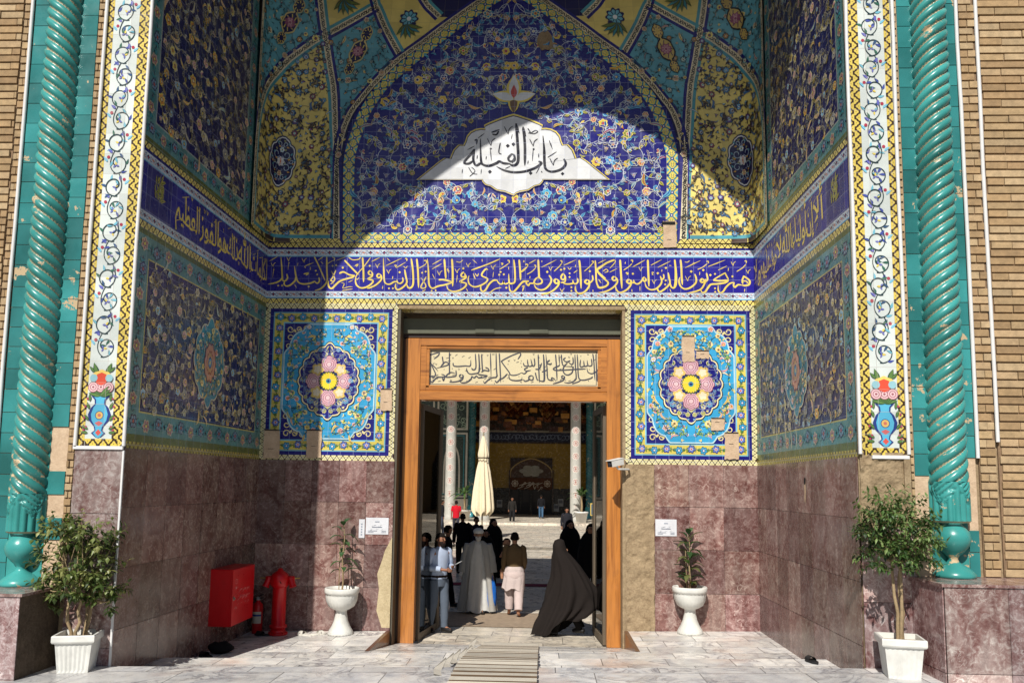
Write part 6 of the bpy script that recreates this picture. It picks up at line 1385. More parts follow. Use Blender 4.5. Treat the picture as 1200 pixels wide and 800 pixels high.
mb = MB(); mb.lathe([(.03, .515), (.034, .53), (.03, .56), (0, .57)], 12, C(150, 150, 150)); mb.tube([(0, 0, .55), (.03, -.02, .59), (.1, -.05, .61)], .009, 6, C(30, 30, 30)); mb.tube([(0, 0, .54), (.04, -.03, .55), (.1, -.05, .56)], .008, 6, C(30, 30, 30)); mb.build('valve', M['col'], fe)
mb = MB(); mb.tube([(0, 0, .54), (-.06, -.04, .54), (-.10, -.05, .44), (-.10, -.05, .2), (-.09, -.05, .12)], .012, 8, C(24, 24, 24)); mb.build('hose', M['col'], fe)
mb = MB(); v = []
for i in range(9):
    a = -2.6+i*.26
    for z in (.16, .34): v.append((.0812*math.cos(a), .0812*math.sin(a), z))
mb.add(v, [(2*i, 2*i+2, 2*i+3, 2*i+1) for i in range(8)], C(200, 190, 170), smooth=True)
v = [(x*1.004, y*1.004, .30 if z > .3 else .27) for x, y, z in v]; mb.add(v, [(2*i, 2*i+2, 2*i+3, 2*i+1) for i in range(8)], C(40, 60, 130), smooth=True); mb.build('sticker', M['col'], fe)
# ================================================================== small things on the floor and walls
def slipper(name, lab, cat, loc, rz_, col, strap, group=None, L_=.25):
    r = thing(name, lab, cat, loc, rz_, group); n = 14; mb = MB(); rings = []
    def prof(u): return .032+.016*math.sin(u*math.pi)+(.008 if u > .55 else 0)
    pts = [(prof(u)*s_*min(1, 5*u, 5*(1-u)+.12), (u-.5)*L_) for s_, rng in ((1, np.linspace(0, 1, n)), (-1, np.linspace(1, 0, n))) for u in rng]
    for z in (0, .018, .024): rings.append([(x*(1 if z < .02 else .94), y, z) for x, y in pts])
    mb.loft(rings, col, smooth=False); mb.build('sole', M['col'], r)
    for s_ in ((-1, 1) if strap == 'cross' else (0,)):
        mb = MB(); v = []; m_ = 10
        for i in range(m_+1):
            a = math.pi*i/m_; x = .05*math.cos(a); z = .02+.045*math.sin(a); o = s_*.03*math.cos(a)
            w_ = .022 if s_ else .05
            v += [(x, .035+o-w_, z), (x, .035+o+w_, z+.002)]
        mb.add(v, [(2*i, 2*i+2, 2*i+3, 2*i+1) for i in range(m_)]+[(2*i+1, 2*i+3, 2*i+2, 2*i) for i in range(0)], strap_c(col), smooth=True); mb.build('strap', M['col'], r)
    return r
def strap_c(c): return (c[0]*.9, c[1]*.9, c[2]*.9, 1)
q = at(356, 741, 2, fz(-3.2)); slipper('slipper', 'white strappy slipper lying nearest the hydrant', 'slipper', (-3.17, -.40, fz(-3.2)+.003), 1.15, C(214, 210, 200), 'cross', 'white slippers by the urn', .30)
q = at(376, 739, 2, fz(-3.0)); slipper('slipper', 'white strappy slipper lying against the left urn', 'slipper', (-2.95, -.36, fz(-3)+.003), -1.0, C(214, 210, 200), 'cross', 'white slippers by the urn', .28)
q = at(955, 778, 2, fz(3.7, -3.5)); slipper('slipper', 'single black slide slipper lying at the foot of the right marble wall', 'slipper', (q[0], q[1]+.1, fz(q[0], -3.5)+.003), .2, C(30, 30, 32), 'band', None, .27)
q = at(316, 742, 2, fz(-3.6)); slipper('shoe', 'black slip on shoe left of the hydrant foot', 'shoe', (-3.82, -.42, fz(-3.8)+.003), 1.3, C(24, 24, 26), 'band', None, .27)
def lump(name, lab, cat, loc, s, col, seed, part, strap=True):
    r = thing(name, lab, cat, loc, .4); mb = MB(); rnd = random.Random(seed); rings = []
    for j in range(9):
        t = j/8; k = math.sin(math.pi*(.12+.8*t))**.6; rings.append([(s[0]*k*math.cos(a)*(1+.12*math.sin(3*a+j*.7)+rnd.uniform(-.04, .04)), s[1]*k*math.sin(a)*(1+.1*math.cos(2*a+j)), s[2]*t*(1+.08*math.sin(2*a+1))) for a in np.linspace(0, 2*math.pi, 21)[:-1]])
    mb.loft(rings, col); mb.build(part, M['cloth'], r)
    if strap: mb = MB(); mb.tube([(-s[0]*.5, 0, s[2]*.85), (-s[0]*.3, -.02, s[2]*1.25), (s[0]*.3, -.02, s[2]*1.25), (s[0]*.5, 0, s[2]*.85)], .012, 6, col); mb.build('strap', M['cloth'], r)
q = at(254, 767, 2, fz(-4)); lump('black_bag', 'small black bag dumped on the shaded floor below the red cabinet', 'bag', (q[0], q[1]+.12, fz(q[0])), (.17, .13, .15), C(22, 22, 24), 3, 'bag_body', False)
q = at(236, 770, 2, fz(-4)); slipper('shoe', 'black shoe beside the small black bag on the shaded floor', 'shoe', (q[0]+.04, q[1]+.05, fz(q[0])+.003), 1.1, C(24, 24, 26), 'band', None, .27)
q = at(372, 741, 2, fz(-3)); mb = MB()
# paper notices
def notice(lab, x0, x1, z0, z1, seed, rows=(('اطلاعیه', .30, .70, .72), ('ورود', .60, .80, .45), ('زائرین', .40, .58, .45), ('محترم', .2, .38, .45))):
    r = thing('wall_notice', lab, 'notice', (0, 0, 0)); mb = MB(); mb.box(x0, x1, -.024, -.0165, z0, z1, C(214, 216, 222), bev=.001); mb.build('board', M['col'], r)
    mb = MB(); pen = Pen(mb, lambda a, b, h: (x0+a*(x1-x0), -.0245-h, z0+b*(z1-z0)), None, .0008)
    if x1-x0 > .2:
        harakat(pen, .24, .76, .46, .56, 9, C(70, 80, 100), seed, .045); pen.lift().rect(.28, .42, .72, .45, C(100, 110, 130)); pen.lift().rect(.4, .74, .6, .78, C(140, 150, 166))
        for i, y in enumerate((.2, .12)): pen.lift().rect(.1, y, .35 if i else .5, y+.025, C(150, 156, 170)); pen.lift().rect(.7, y, .9, y+.025, C(150, 156, 170))
    else:
        for k in range(5): pen.lift().rect(.35, .15+.14*k, .6, .22+.14*k, C(150, 160, 176))
    mb.build('lettering', M['col'], r)
NB = lambda a, b: (at(a[0], a[1], 1, -.02), at(b[0], b[1], 1, -.02))
for lab, a, b in (('narrow white notice strip on the marble left of the doorway', (421, 608), (427, 630)), ('white framed notice on the marble left of the doorway', (429, 606), (455, 626)), ('white framed notice on the marble right of the doorway', (768, 608), (793, 628))):
    p, q = NB(a, b); notice(lab, p[0], q[0], q[2], p[2], 1)
# security camera
kc = thing('security_camera', 'white bullet security camera on a short arm right of the door frame', 'camera', (0, 0, 0)); Yk = -.22
p = at(720, 542, 1, Yk); ax = Vector((-.75, -.55, -.18)).normalized()
c = Vector((p[0]+.02, Yk, p[2])); mb = MB(); s_ = ax.cross(Vector((0, 0, 1))).normalized(); n_ = s_.cross(ax)
def obox(mb, c, ax, s_, n_, l, w_, h_, col):
    P = [c+ax*(l*i)+s_*(w_*j)+n_*(h_*k) for k in (-1, 1) for (i, j) in ((-1, -1), (1, -1), (1, 1), (-1, 1))]; mb.add(P, [(3, 2, 1, 0), (4, 5, 6, 7), (0, 1, 5, 4), (1, 2, 6, 5), (2, 3, 7, 6), (3, 0, 4, 7)], col)
obox(mb, c, ax, s_, n_, .125, .055, .05, C(220, 220, 216)); obox(mb, c+n_*.056+ax*.012, ax, s_, n_, .14, .06, .006, C(226, 226, 222)); mb.build('housing', M['col'], kc)
mb = MB(); obox(mb, c+ax*.127, ax, s_, n_, .004, .05, .045, C(20, 20, 22)); mb.tube([c+ax*.13, c+ax*.136], .03, 14, C(60, 60, 70)); mb.build('lens', M['col'], kc)
mb = MB(); mb.tube([c-n_*.05, c-n_*.10+Vector((.03, .0, 0)), Vector((D_R+.04, -.10, c.z-.10)), Vector((D_R+.05, -.0, c.z-.10))], .018, 8, C(214, 214, 210)); mb.build('arm', M['col'], kc)
mb = MB(); mb.tube([c-ax*.12, c-ax*.2+Vector((0, .03, .03)), Vector((D_R+.1, -.03, c.z+.05)), Vector((D_R+.12, -.0, c.z+.0))], .006, 6, C(200, 200, 196)); mb.build('cable', M['col'], kc)
# ================================================================== court furniture
um = thing('closed_parasol', 'tall closed cream parasol standing in the sunlit court', 'parasol', (CYX(566, 25), 25, ZF))
H = 4.85; rings = []; n = 64; rnd = random.Random(4)
for j in range(25):
    t = j/24; z = 1.15+(H-1.15)*t
    r = float(np.interp(t, [0, .06, .3, .55, .70, .72, .85, .95, 1], [.38, .43, .38, .28, .17, .25, .18, .10, .03])); am = .34*(1-t)**.7+.05
    rings.append([((r*(1+am*math.sin(8*a+1.2*t)*.8+am*.4*math.sin(5*a+2)))*math.cos(a), (r*(1+am*math.sin(8*a+1.2*t)*.8))*math.sin(a)*.8, z+(.12*math.sin(8*a) if j == 0 else 0)) for a in np.linspace(0, 2*math.pi, n+1)[:-1]])
mb = MB(); mb.loft(rings, C(236, 222, 192), cap0=False); mb.build('canopy', M['cloth'], um)
mb = MB(); mb.tube([(0, 0, 0), (0, 0, H+.15)], .04, 10, C(150, 140, 120)); mb.build('pole', M['col'], um)
mb = MB(); mb.lathe([(0, 0), (.45, 0), (.45, .08), (.1, .12), (.06, .3), (0, .3)], 20, C(120, 116, 110)); mb.build('base', M['col'], um)
mb = MB(); mb.lathe([(.30, 0), (.33, .03), (.30, .06)], 20, C(60, 52, 40), o=(0, 0, 1.15+(H-1.15)*.70)); mb.build('strap', M['cloth'], um)
def palm(lab, px, Y, s, pot):
    r = thing('potted_palm', lab, 'potted plant', (CYX(px, Y), Y, ZF+.14)); mb = MB(); mb.lathe([(0, 0), (.3, 0), (.42, .6), (.46, .6), (.46, .7), (.4, .7), (.36, .6)], 20, pot); mb.build('pot', M['col'], r)
    mb = MB(); mb.tube([(0, 0, .6), (.03, 0, 1.0), (0, 0, 1.4*s)], [.08, .07, .06], 8, C(110, 90, 60)); mb.build('trunk', M['bark'], r); mb = MB(); rnd = random.Random(int(px))
    for k in range(26):
        a = k*2.4; el = rnd.uniform(.1, 1.2); d = Vector((math.cos(a)*math.cos(el), math.sin(a)*math.cos(el), math.sin(el))); s_ = d.cross(Vector((0, 0, 1))).normalized(); L_ = rnd.uniform(.8, 1.2)*s; v = []
        for i in range(6): u = i/5; c = Vector((0, 0, 1.35*s))+d*L_*u+Vector((0, 0, -.5*L_*u*u)); w_ = .07*math.sin(math.pi*(u*.9+.08)); v += [c+s_*w_, c-s_*w_]
        kk = rnd.uniform(.7, 1.2); mb.add(v, [(2*i, 2*i+1, 2*i+3, 2*i+2) for i in range(5)], (.07*kk, .13*kk, .04*kk, 1))
    mb.build('fronds', M['leaf'], r)
palm('potted palm beside the left porch column', 545, 40.5, 1.3, C(190, 186, 176)); palm('potted palm in a white pot beside the right porch column', 681, 40.5, 1.25, C(220, 220, 216))
sg = thing('framed_sign', 'small framed blue sign on a stand at the right of the porch', 'sign', (CYX(697, 36), 36, ZF)); mb = MB(); mb.box(-.3, .3, -.03, .03, .75, 1.5, C(196, 170, 90), bev=.01); mb.build('frame', M['col'], sg); mb = MB(); mb.box(-.24, .24, -.04, -.031, .82, 1.43, C(60, 90, 110))
pen = Pen(mb, lambda a, b, h: (a, -.041-h, b), None, .002)
for k in range(4): pen.lift().rect(-.18, .9+.13*k, .18, .94+.13*k, C(180, 196, 200))
mb.build('face', M['col'], sg); mb = MB()
for x in (-.2, .2): mb.tube([(x, .02, .0), (x, .02, .76)], .02, 6, C(90, 80, 60))
mb.build('stand', M['col'], sg)
# ================================================================== people
SK = C(176, 128, 100); SKD = C(150, 104, 80); HAIR = C(26, 22, 20)
def J(h=1.75, lean=0, legs=(0, 0), arms=None, feet=None):
    """joint table of a standing figure facing -Y; legs = fore/aft swing of (left,right)"""
    s = h/1.75; d = {}
    hip = Vector((0, 0, .93)); d['pel'] = hip; d['chest'] = Vector((0, -lean*.3, 1.27)); d['neck'] = Vector((0, -lean*.45, 1.46)); d['head'] = Vector((0, -lean*.5-.02, 1.61)); d['top'] = Vector((0, -lean*.5-.005, 1.70))
    for k, (n, sx) in enumerate((('l', 1), ('r', -1))):
        sw = legs[k]; d['hip'+n] = hip+Vector((sx*.095, 0, -.03)); d['kne'+n] = Vector((sx*.10, -sw*.5-.02, .49)); d['ank'+n] = Vector((sx*.10, -sw+(.05 if sw < 0 else 0), .085+(.05 if sw < -.15 else 0))); d['toe'+n] = d['ank'+n]+Vector((sx*.03, -.17, -.055))
        d['sho'+n] = Vector((sx*.185, -lean*.4, 1.41)); d['elb'+n] = Vector((sx*.235, -lean*.2+.02, 1.13)); d['wri'+n] = Vector((sx*.245, -lean*.1-.05, .88)); d['fin'+n] = d['wri'+n]+Vector((0, -.02, -.10))
    for k, v in (arms or {}).items(): d[k] = Vector(v)
    for n in 'lr':
        if arms and 'wri'+n in arms and 'fin'+n not in arms: d['fin'+n] = d['wri'+n]+(d['wri'+n]-d['elb'+n]).normalized()*.10
    return {k: v*s for k, v in d.items()}
def skin_body(d, root, tone, eyes=True):
    V = []; E = []; Rr = []
    def add(p, r, par=None):
        V.append(tuple(p)); Rr.append(r if isinstance(r, tuple) else (r, r))
        if par is not None: E.append((par, len(V)-1))
        return len(V)-1
    pel = add(d['pel'], (.13, .10)); ch = add(d['chest'], (.14, .10), pel); nb = add(d['neck'], .055, ch)
    h0 = add(d['neck'].lerp(d['head'], .45), .052, nb); h1 = add(d['head']+Vector((0, -.005, -.035)), (.068, .078), h0); h2 = add(d['head']+Vector((0, 0, .035)), (.076, .09), h1); add(d['top']+Vector((0, 0, -.01)), (.05, .06), h2)
    for n in 'lr':
        a = add(d['hip'+n], .085, pel); k = add(d['kne'+n], .055, a); f = add(d['ank'+n], .038, k); add(d['toe'+n], (.038, .022), f)
        s_ = add(d['sho'+n], .055, ch); e = add(d['elb'+n], .04, s_); w_ = add(d['wri'+n], .026, e); add(d['wri'+n].lerp(d['fin'+n], .65), (.036, .018), w_)
    me = bpy.data.meshes.new('person_skeleton'); me.from_pydata(V, E, []); o = bpy.data.objects.new('person_skeleton', me); COL.objects.link(o)
    m_ = o.modifiers.new('skin', 'SKIN'); sub = o.modifiers.new('sub', 'SUBSURF'); sub.levels = 1; sub.render_levels = 1; m_.use_smooth_shade = True
    if not me.skin_vertices: return None
    for i, q in enumerate(me.skin_vertices[0].data): q.radius = Rr[i]; q.use_root = i == 0
    bpy.context.view_layer.update(); em = bpy.data.meshes.new_from_object(o.evaluated_get(bpy.context.evaluated_depsgraph_get())); bpy.data.objects.remove(o)
    mb = MB(); mb.add([v.co for v in em.vertices], [tuple(p.vertices) for p in em.polygons], tone, smooth=True); bpy.data.meshes.remove(em)
    # fingers rooted in the palm, nose and ears on the head
    for n, sx in (('l', 1), ('r', -1)):
        w_, f = d['wri'+n], d['fin'+n]; ax = (f-w_).normalized(); sd = ax.cross(Vector((0, 1, .2))).normalized(); pal = w_.lerp(f, .6); cu = sd.cross(ax)
        for k, (o_, L_) in enumerate(((-.024, .062), (-.008, .072), (.008, .068), (.024, .052))):
            p0 = pal+sd*o_; p1 = p0+ax*L_*.5+cu*.006; p2 = p0+ax*L_*.9+cu*.03*L_/.07; mb.tube([p0, p1, p2], [.009, .0085, .006], 6, tone)
        p0 = w_.lerp(f, .3); mb.tube([p0, p0+sd*-.035*sx+ax*.02, p0+sd*-.045*sx+ax*.05], [.011, .010, .007], 6, tone)
    hd = d['head']; mb.tube([hd+Vector((0, -.082, .03)), hd+Vector((0, -.108, -.008)), hd+Vector((0, -.088, -.016))], [.010, .017, .012], 8, tone)
    for sx in (-1, 1): mb.tube([hd+Vector((sx*.076, .0, .02)), hd+Vector((sx*.088, .012, .0)), hd+Vector((sx*.076, .0, -.025))], [.008, .014, .007], 6, tone)
    dk = (tone[0]*.5, tone[1]*.38, tone[2]*.36, 1); mb.tube([hd+Vector((-.024, -.086, -.048)), hd+Vector((0, -.094, -.046)), hd+Vector((.024, -.086, -.048))], [.004, .007, .004], 6, dk)
    mb.build('body', M['skin'], root)
    if eyes:
        mb = MB()
        for sx in (-1, 1):
            mb.tube([hd+Vector((sx*.02, -.088, .022)), hd+Vector((sx*.032, -.089, .024)), hd+Vector((sx*.044, -.084, .022))], [.005, .008, .005], 6, C(30, 24, 22)); mb.tube([hd+Vector((sx*.016, -.090, .045)), hd+Vector((sx*.034, -.092, .050)), hd+Vector((sx*.05, -.082, .044))], [.005, .006, .004], 5, HAIR)
        mb.build('eyes', M['cloth'], root)
def ell(c, rx_, ry_, n=28, fold=0, k=7, ph=0, tilt=0):
    o = []
    for i in range(n):
        a = 2*math.pi*i/n; f = 1+fold*(math.sin(k*a+ph)+.5*math.sin((k*2+1)*a+ph*1.7)); o.append((c[0]+rx_*f*math.cos(a), c[1]+ry_*f*math.sin(a), c[2]+tilt*math.sin(a)))
    return o
def hair(d, root, col=HAIR, back=.0, beard=None, long=False):
    mb = MB(); h = d['head']; rings = []
    for j in range(9):
        t = j/8; z = -.04+t*.16; k = math.sqrt(max(.02, 1-((z-.03)/.098)**2)) if z > .03 else 1
        rings.append([(h.x+.083*k*math.cos(a), h.y+.012+.098*k*math.sin(a)+(.05 if (math.sin(a) < -.2 and z < .045) else 0), h.z+z+(.03 if (math.sin(a) < -.2 and j == 0) else 0)) for a in np.linspace(0, 2*math.pi, 25)[:-1]])
    mb.loft(rings, col); mb.build('hair', M['cloth'], root)
    if beard:
        mb = MB(); rings = [ell((h.x, h.y-.045, h.z-.03-.028*j), (.06, .062, .055, .042, .02)[j], (.045, .05, .05, .04, .02)[j], 16, .05, 5, j) for j in range(5)]; mb.loft(rings, beard); mb.build('beard', M['cloth'], root)
def limb(mb, pts, rs, col, n=14): 
    P = []; Q = []
    for i in range(len(pts)-1):
        for k in range(4): t = k/4; P.append(Vector(pts[i]).lerp(Vector(pts[i+1]), t)); Q.append(rs[i]*(1-t)+rs[i+1]*t+(.004 if (k+i) % 2 else -.002))
    P.append(Vector(pts[-1])); Q.append(rs[-1]); mb.tube(P, Q, n, col)
def shirt(d, root, col, sleeve=1.0, hem=.86, name='shirt', loose=1.0, collar=True):
    mb = MB(); s = d['top'].z/1.70; c, p = d['chest'], d['pel']
    R_ = []
    for z, rx_, ry_ in ((hem, .165, .125), (.95, .162, .12), (1.05, .155, .115), (1.2, .175, .125), (1.32, .19, .122), (1.40, .175, .105), (1.445, .11, .085), (1.475, .068, .068)):
        t = (z-.93)/(1.46-.93); ctr = p.lerp(d['neck'], t); R_.append(ell((ctr.x, ctr.y+.01, z*s), rx_*s*loose, ry_*s*loose, 28, .012, 5, z*30))
    mb.loft(R_, col, cap0=True, cap1=False)
    for n in 'lr':
        e = d['elb'+n].lerp(d['wri'+n], sleeve*.92) if sleeve > .3 else d['sho'+n].lerp(d['elb'+n], .75); L_ = [d['sho'+n].lerp(d['neck'], .3)+Vector((0, 0, .02)), d['sho'+n]+Vector((0, 0, -.01))]+([d['elb'+n], e] if sleeve > .3 else [e])
        limb(mb, L_, [.045*s, .062*s, .056*s*loose, .044*s*loose][:len(L_)], col)
    o = mb.build(name, M['cloth'], root)
    if collar: mb = MB(); mb.loft([ell((d['neck'].x, d['neck'].y, d['neck'].z-.005), .07, .068, 16), ell((d['neck'].x, d['neck'].y, d['neck'].z+.03), .062, .06, 16)], col, cap0=False, cap1=False); mb.build('collar', M['cloth'], o)
def trousers(d, root, col, w=1.0, cuff=.05, name='trousers', belt=None):
    mb = MB(); s = d['top'].z/1.70
    mb.loft([ell((0, .01, .80*s), .15*s*w, .115*s*w), ell((0, .01, .88*s), .165*s*w, .125*s*w), ell((0, .005, .98*s), .155*s, .115*s)], col)
    for n in 'lr': limb(mb, [d['hip'+n], d['kne'+n]+Vector((0, .01, 0)), d['ank'+n]+Vector((0, .01, cuff-.05))], [.098*s*w, .075*s*w, .062*s*w], col)
    o = mb.build(name, M['cloth'], root)
    if belt: mb = MB(); mb.loft([ell((0, .005, .955*s), .162*s, .122*s), ell((0, .005, .99*s), .162*s, .122*s)], belt, cap0=False, cap1=False); mb.build('belt', M['cloth'], o)
def shoes(d, root, col):
    for n in 'lr':
        a, t = d['ank'+n], d['toe'+n]; mb = MB(); dr = (t-a); dr.z = 0; dr.normalize(); b = a-dr*.06
        mb.tube([Vector((b.x, b.y, a.z-.045)), Vector((a.x, a.y, a.z-.035)), a.lerp(t, .6)+Vector((0, 0, -.01)), t+Vector((0, 0, .0))], [.038, .046, .045, .03], 12, col, flat=1); mb.build('shoe', M['col'], root)
def cloak(root, secs, col, name='chador', n=72, k=9, seed=0, open_face=None, cap0=False, hem=None, sharp=False):
    """secs: list of (z, cx, cy, rx, ry, fold)"""
    mb = MB(); R_ = []
    P = np.array(secs, float); m_ = 42; zs = np.linspace(0, len(secs)-1, m_)
    for q in zs:
        z, cx, cy, rx_, ry_, fo = [float(np.interp(q, range(len(secs)), P[:, i])) for i in range(6)]
        ring = []
        for i in range(n):
            a = 2*math.pi*i/n; w_ = math.sin(k*a+seed+z*1.3)+.55*math.sin((k*1.0+4)*a+seed*2.1-z*2)+.35*math.sin(3*a+seed)
            if sharp: w_ = 1.5-2.2*abs(math.sin(k*.5*a+seed+z*1.1+.5*math.sin(2*a+z*2)))+.7*math.sin((k+6)*a+seed*2.1-z*2.6)+.5*math.sin(3*a+seed+z)
            f = 1+fo*w_+(.02*math.sin(9*z+4*a+seed)*math.sin(3*a+2*z) if sharp else 0)
            ring.append((cx+rx_*f*math.cos(a), cy+ry_*f*math.sin(a), z+(.03*math.sin(5*a+seed) if q == 0 else 0)+(hem(a)*max(0, 1-q/3)**1.5 if hem else 0)))
        R_.append(ring)
    mb.loft(R_, col, cap0=cap0, cap1=True); return mb.build(name, M['cloth'], root)
def person(lab, loc, yaw, group=None): return thing('person', lab, 'person', loc, yaw, group)
KEY = 'people walking through the court'
def foot(px, py, z=ZC): q = at(px, py, 2, z); return (q[0], q[1], z)
# --- man in a pale shirt waiting inside the left door leaf
r = person('man in pale blue shirt and grey jeans holding a paper inside the left door leaf', (*foot(513, 742)[:2], ZC+.03), .75)
d = J(1.76, .05, (.06, -.06), {'elbl': (.25, .0, 1.13), 'wril': (.12, -.24, 1.14), 'elbr': (-.25, .02, 1.13), 'wrir': (-.06, -.25, 1.10)}); skin_body(d, r, SKD); hair(d, r, beard=C(40, 32, 30)); shirt(d, r, C(176, 190, 214), .85, .93); trousers(d, r, C(92, 102, 116), 1.0, belt=C(40, 30, 26)); shoes(d, r, C(30, 28, 28))
pp = thing('paper_sheet', 'white sheet of paper held by the man in the pale blue shirt', 'paper', (0, 0, 0)); mb = MB(); v = []
c = Vector(r.location); Rz = Matrix.Rotation(.75, 3, 'Z')
for i in range(5):
    for j in range(2): v.append(c+Rz@Vector((-.04+.30*i/4, -.27-.03*math.sin(i)-.10*j, 1.15+.03*j+.02*i)))
mb.add(v, [(2*i, 2*i+2, 2*i+3, 2*i+1) for i in range(4)], C(220, 220, 216)); mb.build('sheet', M['col'], pp)
# --- man in dark clothes just behind him
r = person('man in black shirt and trousers standing behind the man in the pale blue shirt', foot(522, 712), 1.9)
d = J(1.78, .03, (.18, -.16)); skin_body(d, r, SKD); hair(d, r); shirt(d, r, C(24, 24, 28), 1); trousers(d, r, C(24, 24, 27)); shoes(d, r, C(16, 16, 16))
# --- cleric
r = person('bearded cleric in white turban and long pale grey robe walking out of the court', foot(559, 718), .05)
d = J(1.74, .02, (.1, -.08), {'wril': (.29, -.02, .80), 'wrir': (-.29, -.02, .80)}); skin_body(d, r, SK); hair(d, r, C(180, 180, 176), beard=C(206, 204, 198))
h = d['head']; mb = MB(); rings = [ell((h.x, h.y+.008, h.z+.025+.0145*j), (.090, .100, .107, .11, .108, .10, .088, .066, .035)[j], (.108, .115, .12, .123, .12, .112, .098, .075, .04)[j], 28, .02, 6, j*.9) for j in range(9)]; mb.loft(rings, C(216, 216, 212)); mb.build('turban', M['cloth'], r)
cloak(r, [(.05, 0, .02, .30, .24, .05), (.4, 0, .02, .26, .21, .05), (.85, 0, .02, .215, .175, .035), (1.2, 0, .01, .20, .15, .02), (1.40, 0, 0, .18, .12, .01), (1.47, 0, 0, .075, .075, 0)], C(214, 214, 210), 'white_under_robe', k=8)
mb = MB(); n = 60; R_ = []
for (z, rx_, ry_, gap) in ((.06, .40, .30, .75), (.3, .37, .285, .72), (.6, .335, .26, .66), (.9, .30, .23, .58), (1.15, .27, .20, .5), (1.33, .25, .165, .32), (1.42, .19, .13, .36), (1.48, .10, .095, .5)):
    ring = []
    for i in range(n+1):
        a = -math.pi/2+gap+(2*math.pi-2*gap)*i/n; f = 1+(.05*(1.45-z))*(math.sin(11*a+z*2)+.5*math.sin(17*a)); ring.append((rx_*f*math.cos(a), ry_*f*math.sin(a), z))
    R_.append(ring)
vv = [p for q in R_ for p in q]; mb.add(vv, [(j*(n+1)+i, j*(n+1)+i+1, (j+1)*(n+1)+i+1, (j+1)*(n+1)+i) for j in range(len(R_)-1) for i in range(n)], C(178, 176, 170), smooth=True)
for nn in 'lr': limb(mb, [d['sho'+nn]+Vector((0, .02, 0)), d['elb'+nn]+Vector((.02 if nn == 'l' else -.02, .02, 0)), d['wri'+nn]+Vector((0, .03, .03))], [.10, .105, .12], C(178, 176, 170))
mb.build('grey_cloak', M['cloth'], r); shoes(d, r, C(40, 34, 30))
bg = thing('plastic_bag', 'blue plastic carrier bag hanging from the hand of the cleric', 'bag', tuple(Vector(r.location)+Vector((.30, -.06, .28))), 0)
mb = MB(); rr = [ell((0, 0, z), a, b, 24, f, 5, z*9) for z, a, b, f in ((-.16, .05, .04, .05), (-.12, .09, .06, .08), (.05, .105, .075, .1), (.25, .08, .055, .14), (.38, .05, .035, .2), (.42, .03, .025, .2))]; mb.loft(rr, C(36, 110, 206)); mb.build('sack', m_plain('blue_film', None, .25, var=.3, spec=.6), bg); mb = MB(); mb.tube([(-.025, 0, .40), (-.015, .01, .47), (-.005, .03, .50)], .008, 6, C(36, 110, 206)); mb.tube([(.025, 0, .40), (.012, .01, .47), (-.002, .03, .50)], .008, 6, C(36, 110, 206)); mb.build('handles', M['col'], bg)
# --- man from behind, brown top, pale shalwar
r = person('barefoot man from behind in brown sweater and pale pink loose trousers carrying a child', foot(602, 722), math.pi)
d = J(1.70, .02, (.10, -.12), {'elbr': (-.215, .03, 1.14), 'wrir': (-.19, -.14, .96), 'elbl': (.225, .02, 1.12), 'wril': (.22, -.10, .90)}); skin_body(d, r, SK, False); hair(d, r); trousers(d, r, C(206, 188, 184), 1.35, .12, 'loose_trousers')
cloak(r, [(.55, .02, .0, .225, .17, .05), (.75, 0, 0, .215, .165, .035), (.95, 0, 0, .19, .145, .015), (1.0, 0, 0, .17, .13, 0)], C(206, 190, 186), 'tunic_tail', k=6); shirt(d, r, C(112, 92, 66), .9, .90, 'sweater', 1.04)
loc = Vector(r.location)
k_ = person('small child held against the shoulder of the man in the brown sweater', tuple(loc+Vector((-.17, .17, .86))), .0)
d2 = {a: b*.42 for a, b in J(1.75, .0, (.2, .2), {'elbl': (.2, -.1, 1.15), 'wril': (.1, -.24, 1.2), 'elbr': (-.2, -.1, 1.15), 'wrir': (-.1, -.24, 1.2)}).items()}
mb = MB(); hh = Vector((0, -.02, .60)); mb.loft([ell((0, 0, z), a, a*.95, 20) for z, a in ((.05, .05), (.15, .09), (.3, .10), (.44, .08), (.49, .035), (.515, .04), (.55, .075), (.60, .082), (.65, .07), (.68, .03))], SK); mb.tube([(.07, -.02, .4), (.12, -.07, .32), (.06, -.12, .36)], [.03, .025, .018], 8, SK); mb.tube([(-.07, -.02, .4), (-.12, -.07, .32), (-.06, -.12, .36)], [.03, .025, .018], 8, SK); mb.tube([(.05, 0, .1), (.09, -.08, .02), (.08, -.06, -.12)], [.05, .04, .03], 8, SK); mb.tube([(-.05, 0, .1), (-.09, -.08, .02), (-.08, -.06, -.12)], [.05, .04, .03], 8, SK); mb.build('body', M['skin'], k_)
mb = MB(); mb.loft([ell((0, 0, z), a, a*.97, 20) for z, a in ((.03, .07), (.15, .102), (.3, .112), (.43, .09), (.48, .045))], C(60, 50, 60)); mb.build('romper', M['cloth'], k_)
mb = MB(); mb.loft([ell((0, .012, z), a, a, 20) for z, a in ((.60, .085), (.63, .083), (.665, .065), (.69, .03))], HAIR); mb.build('hair', M['cloth'], k_)
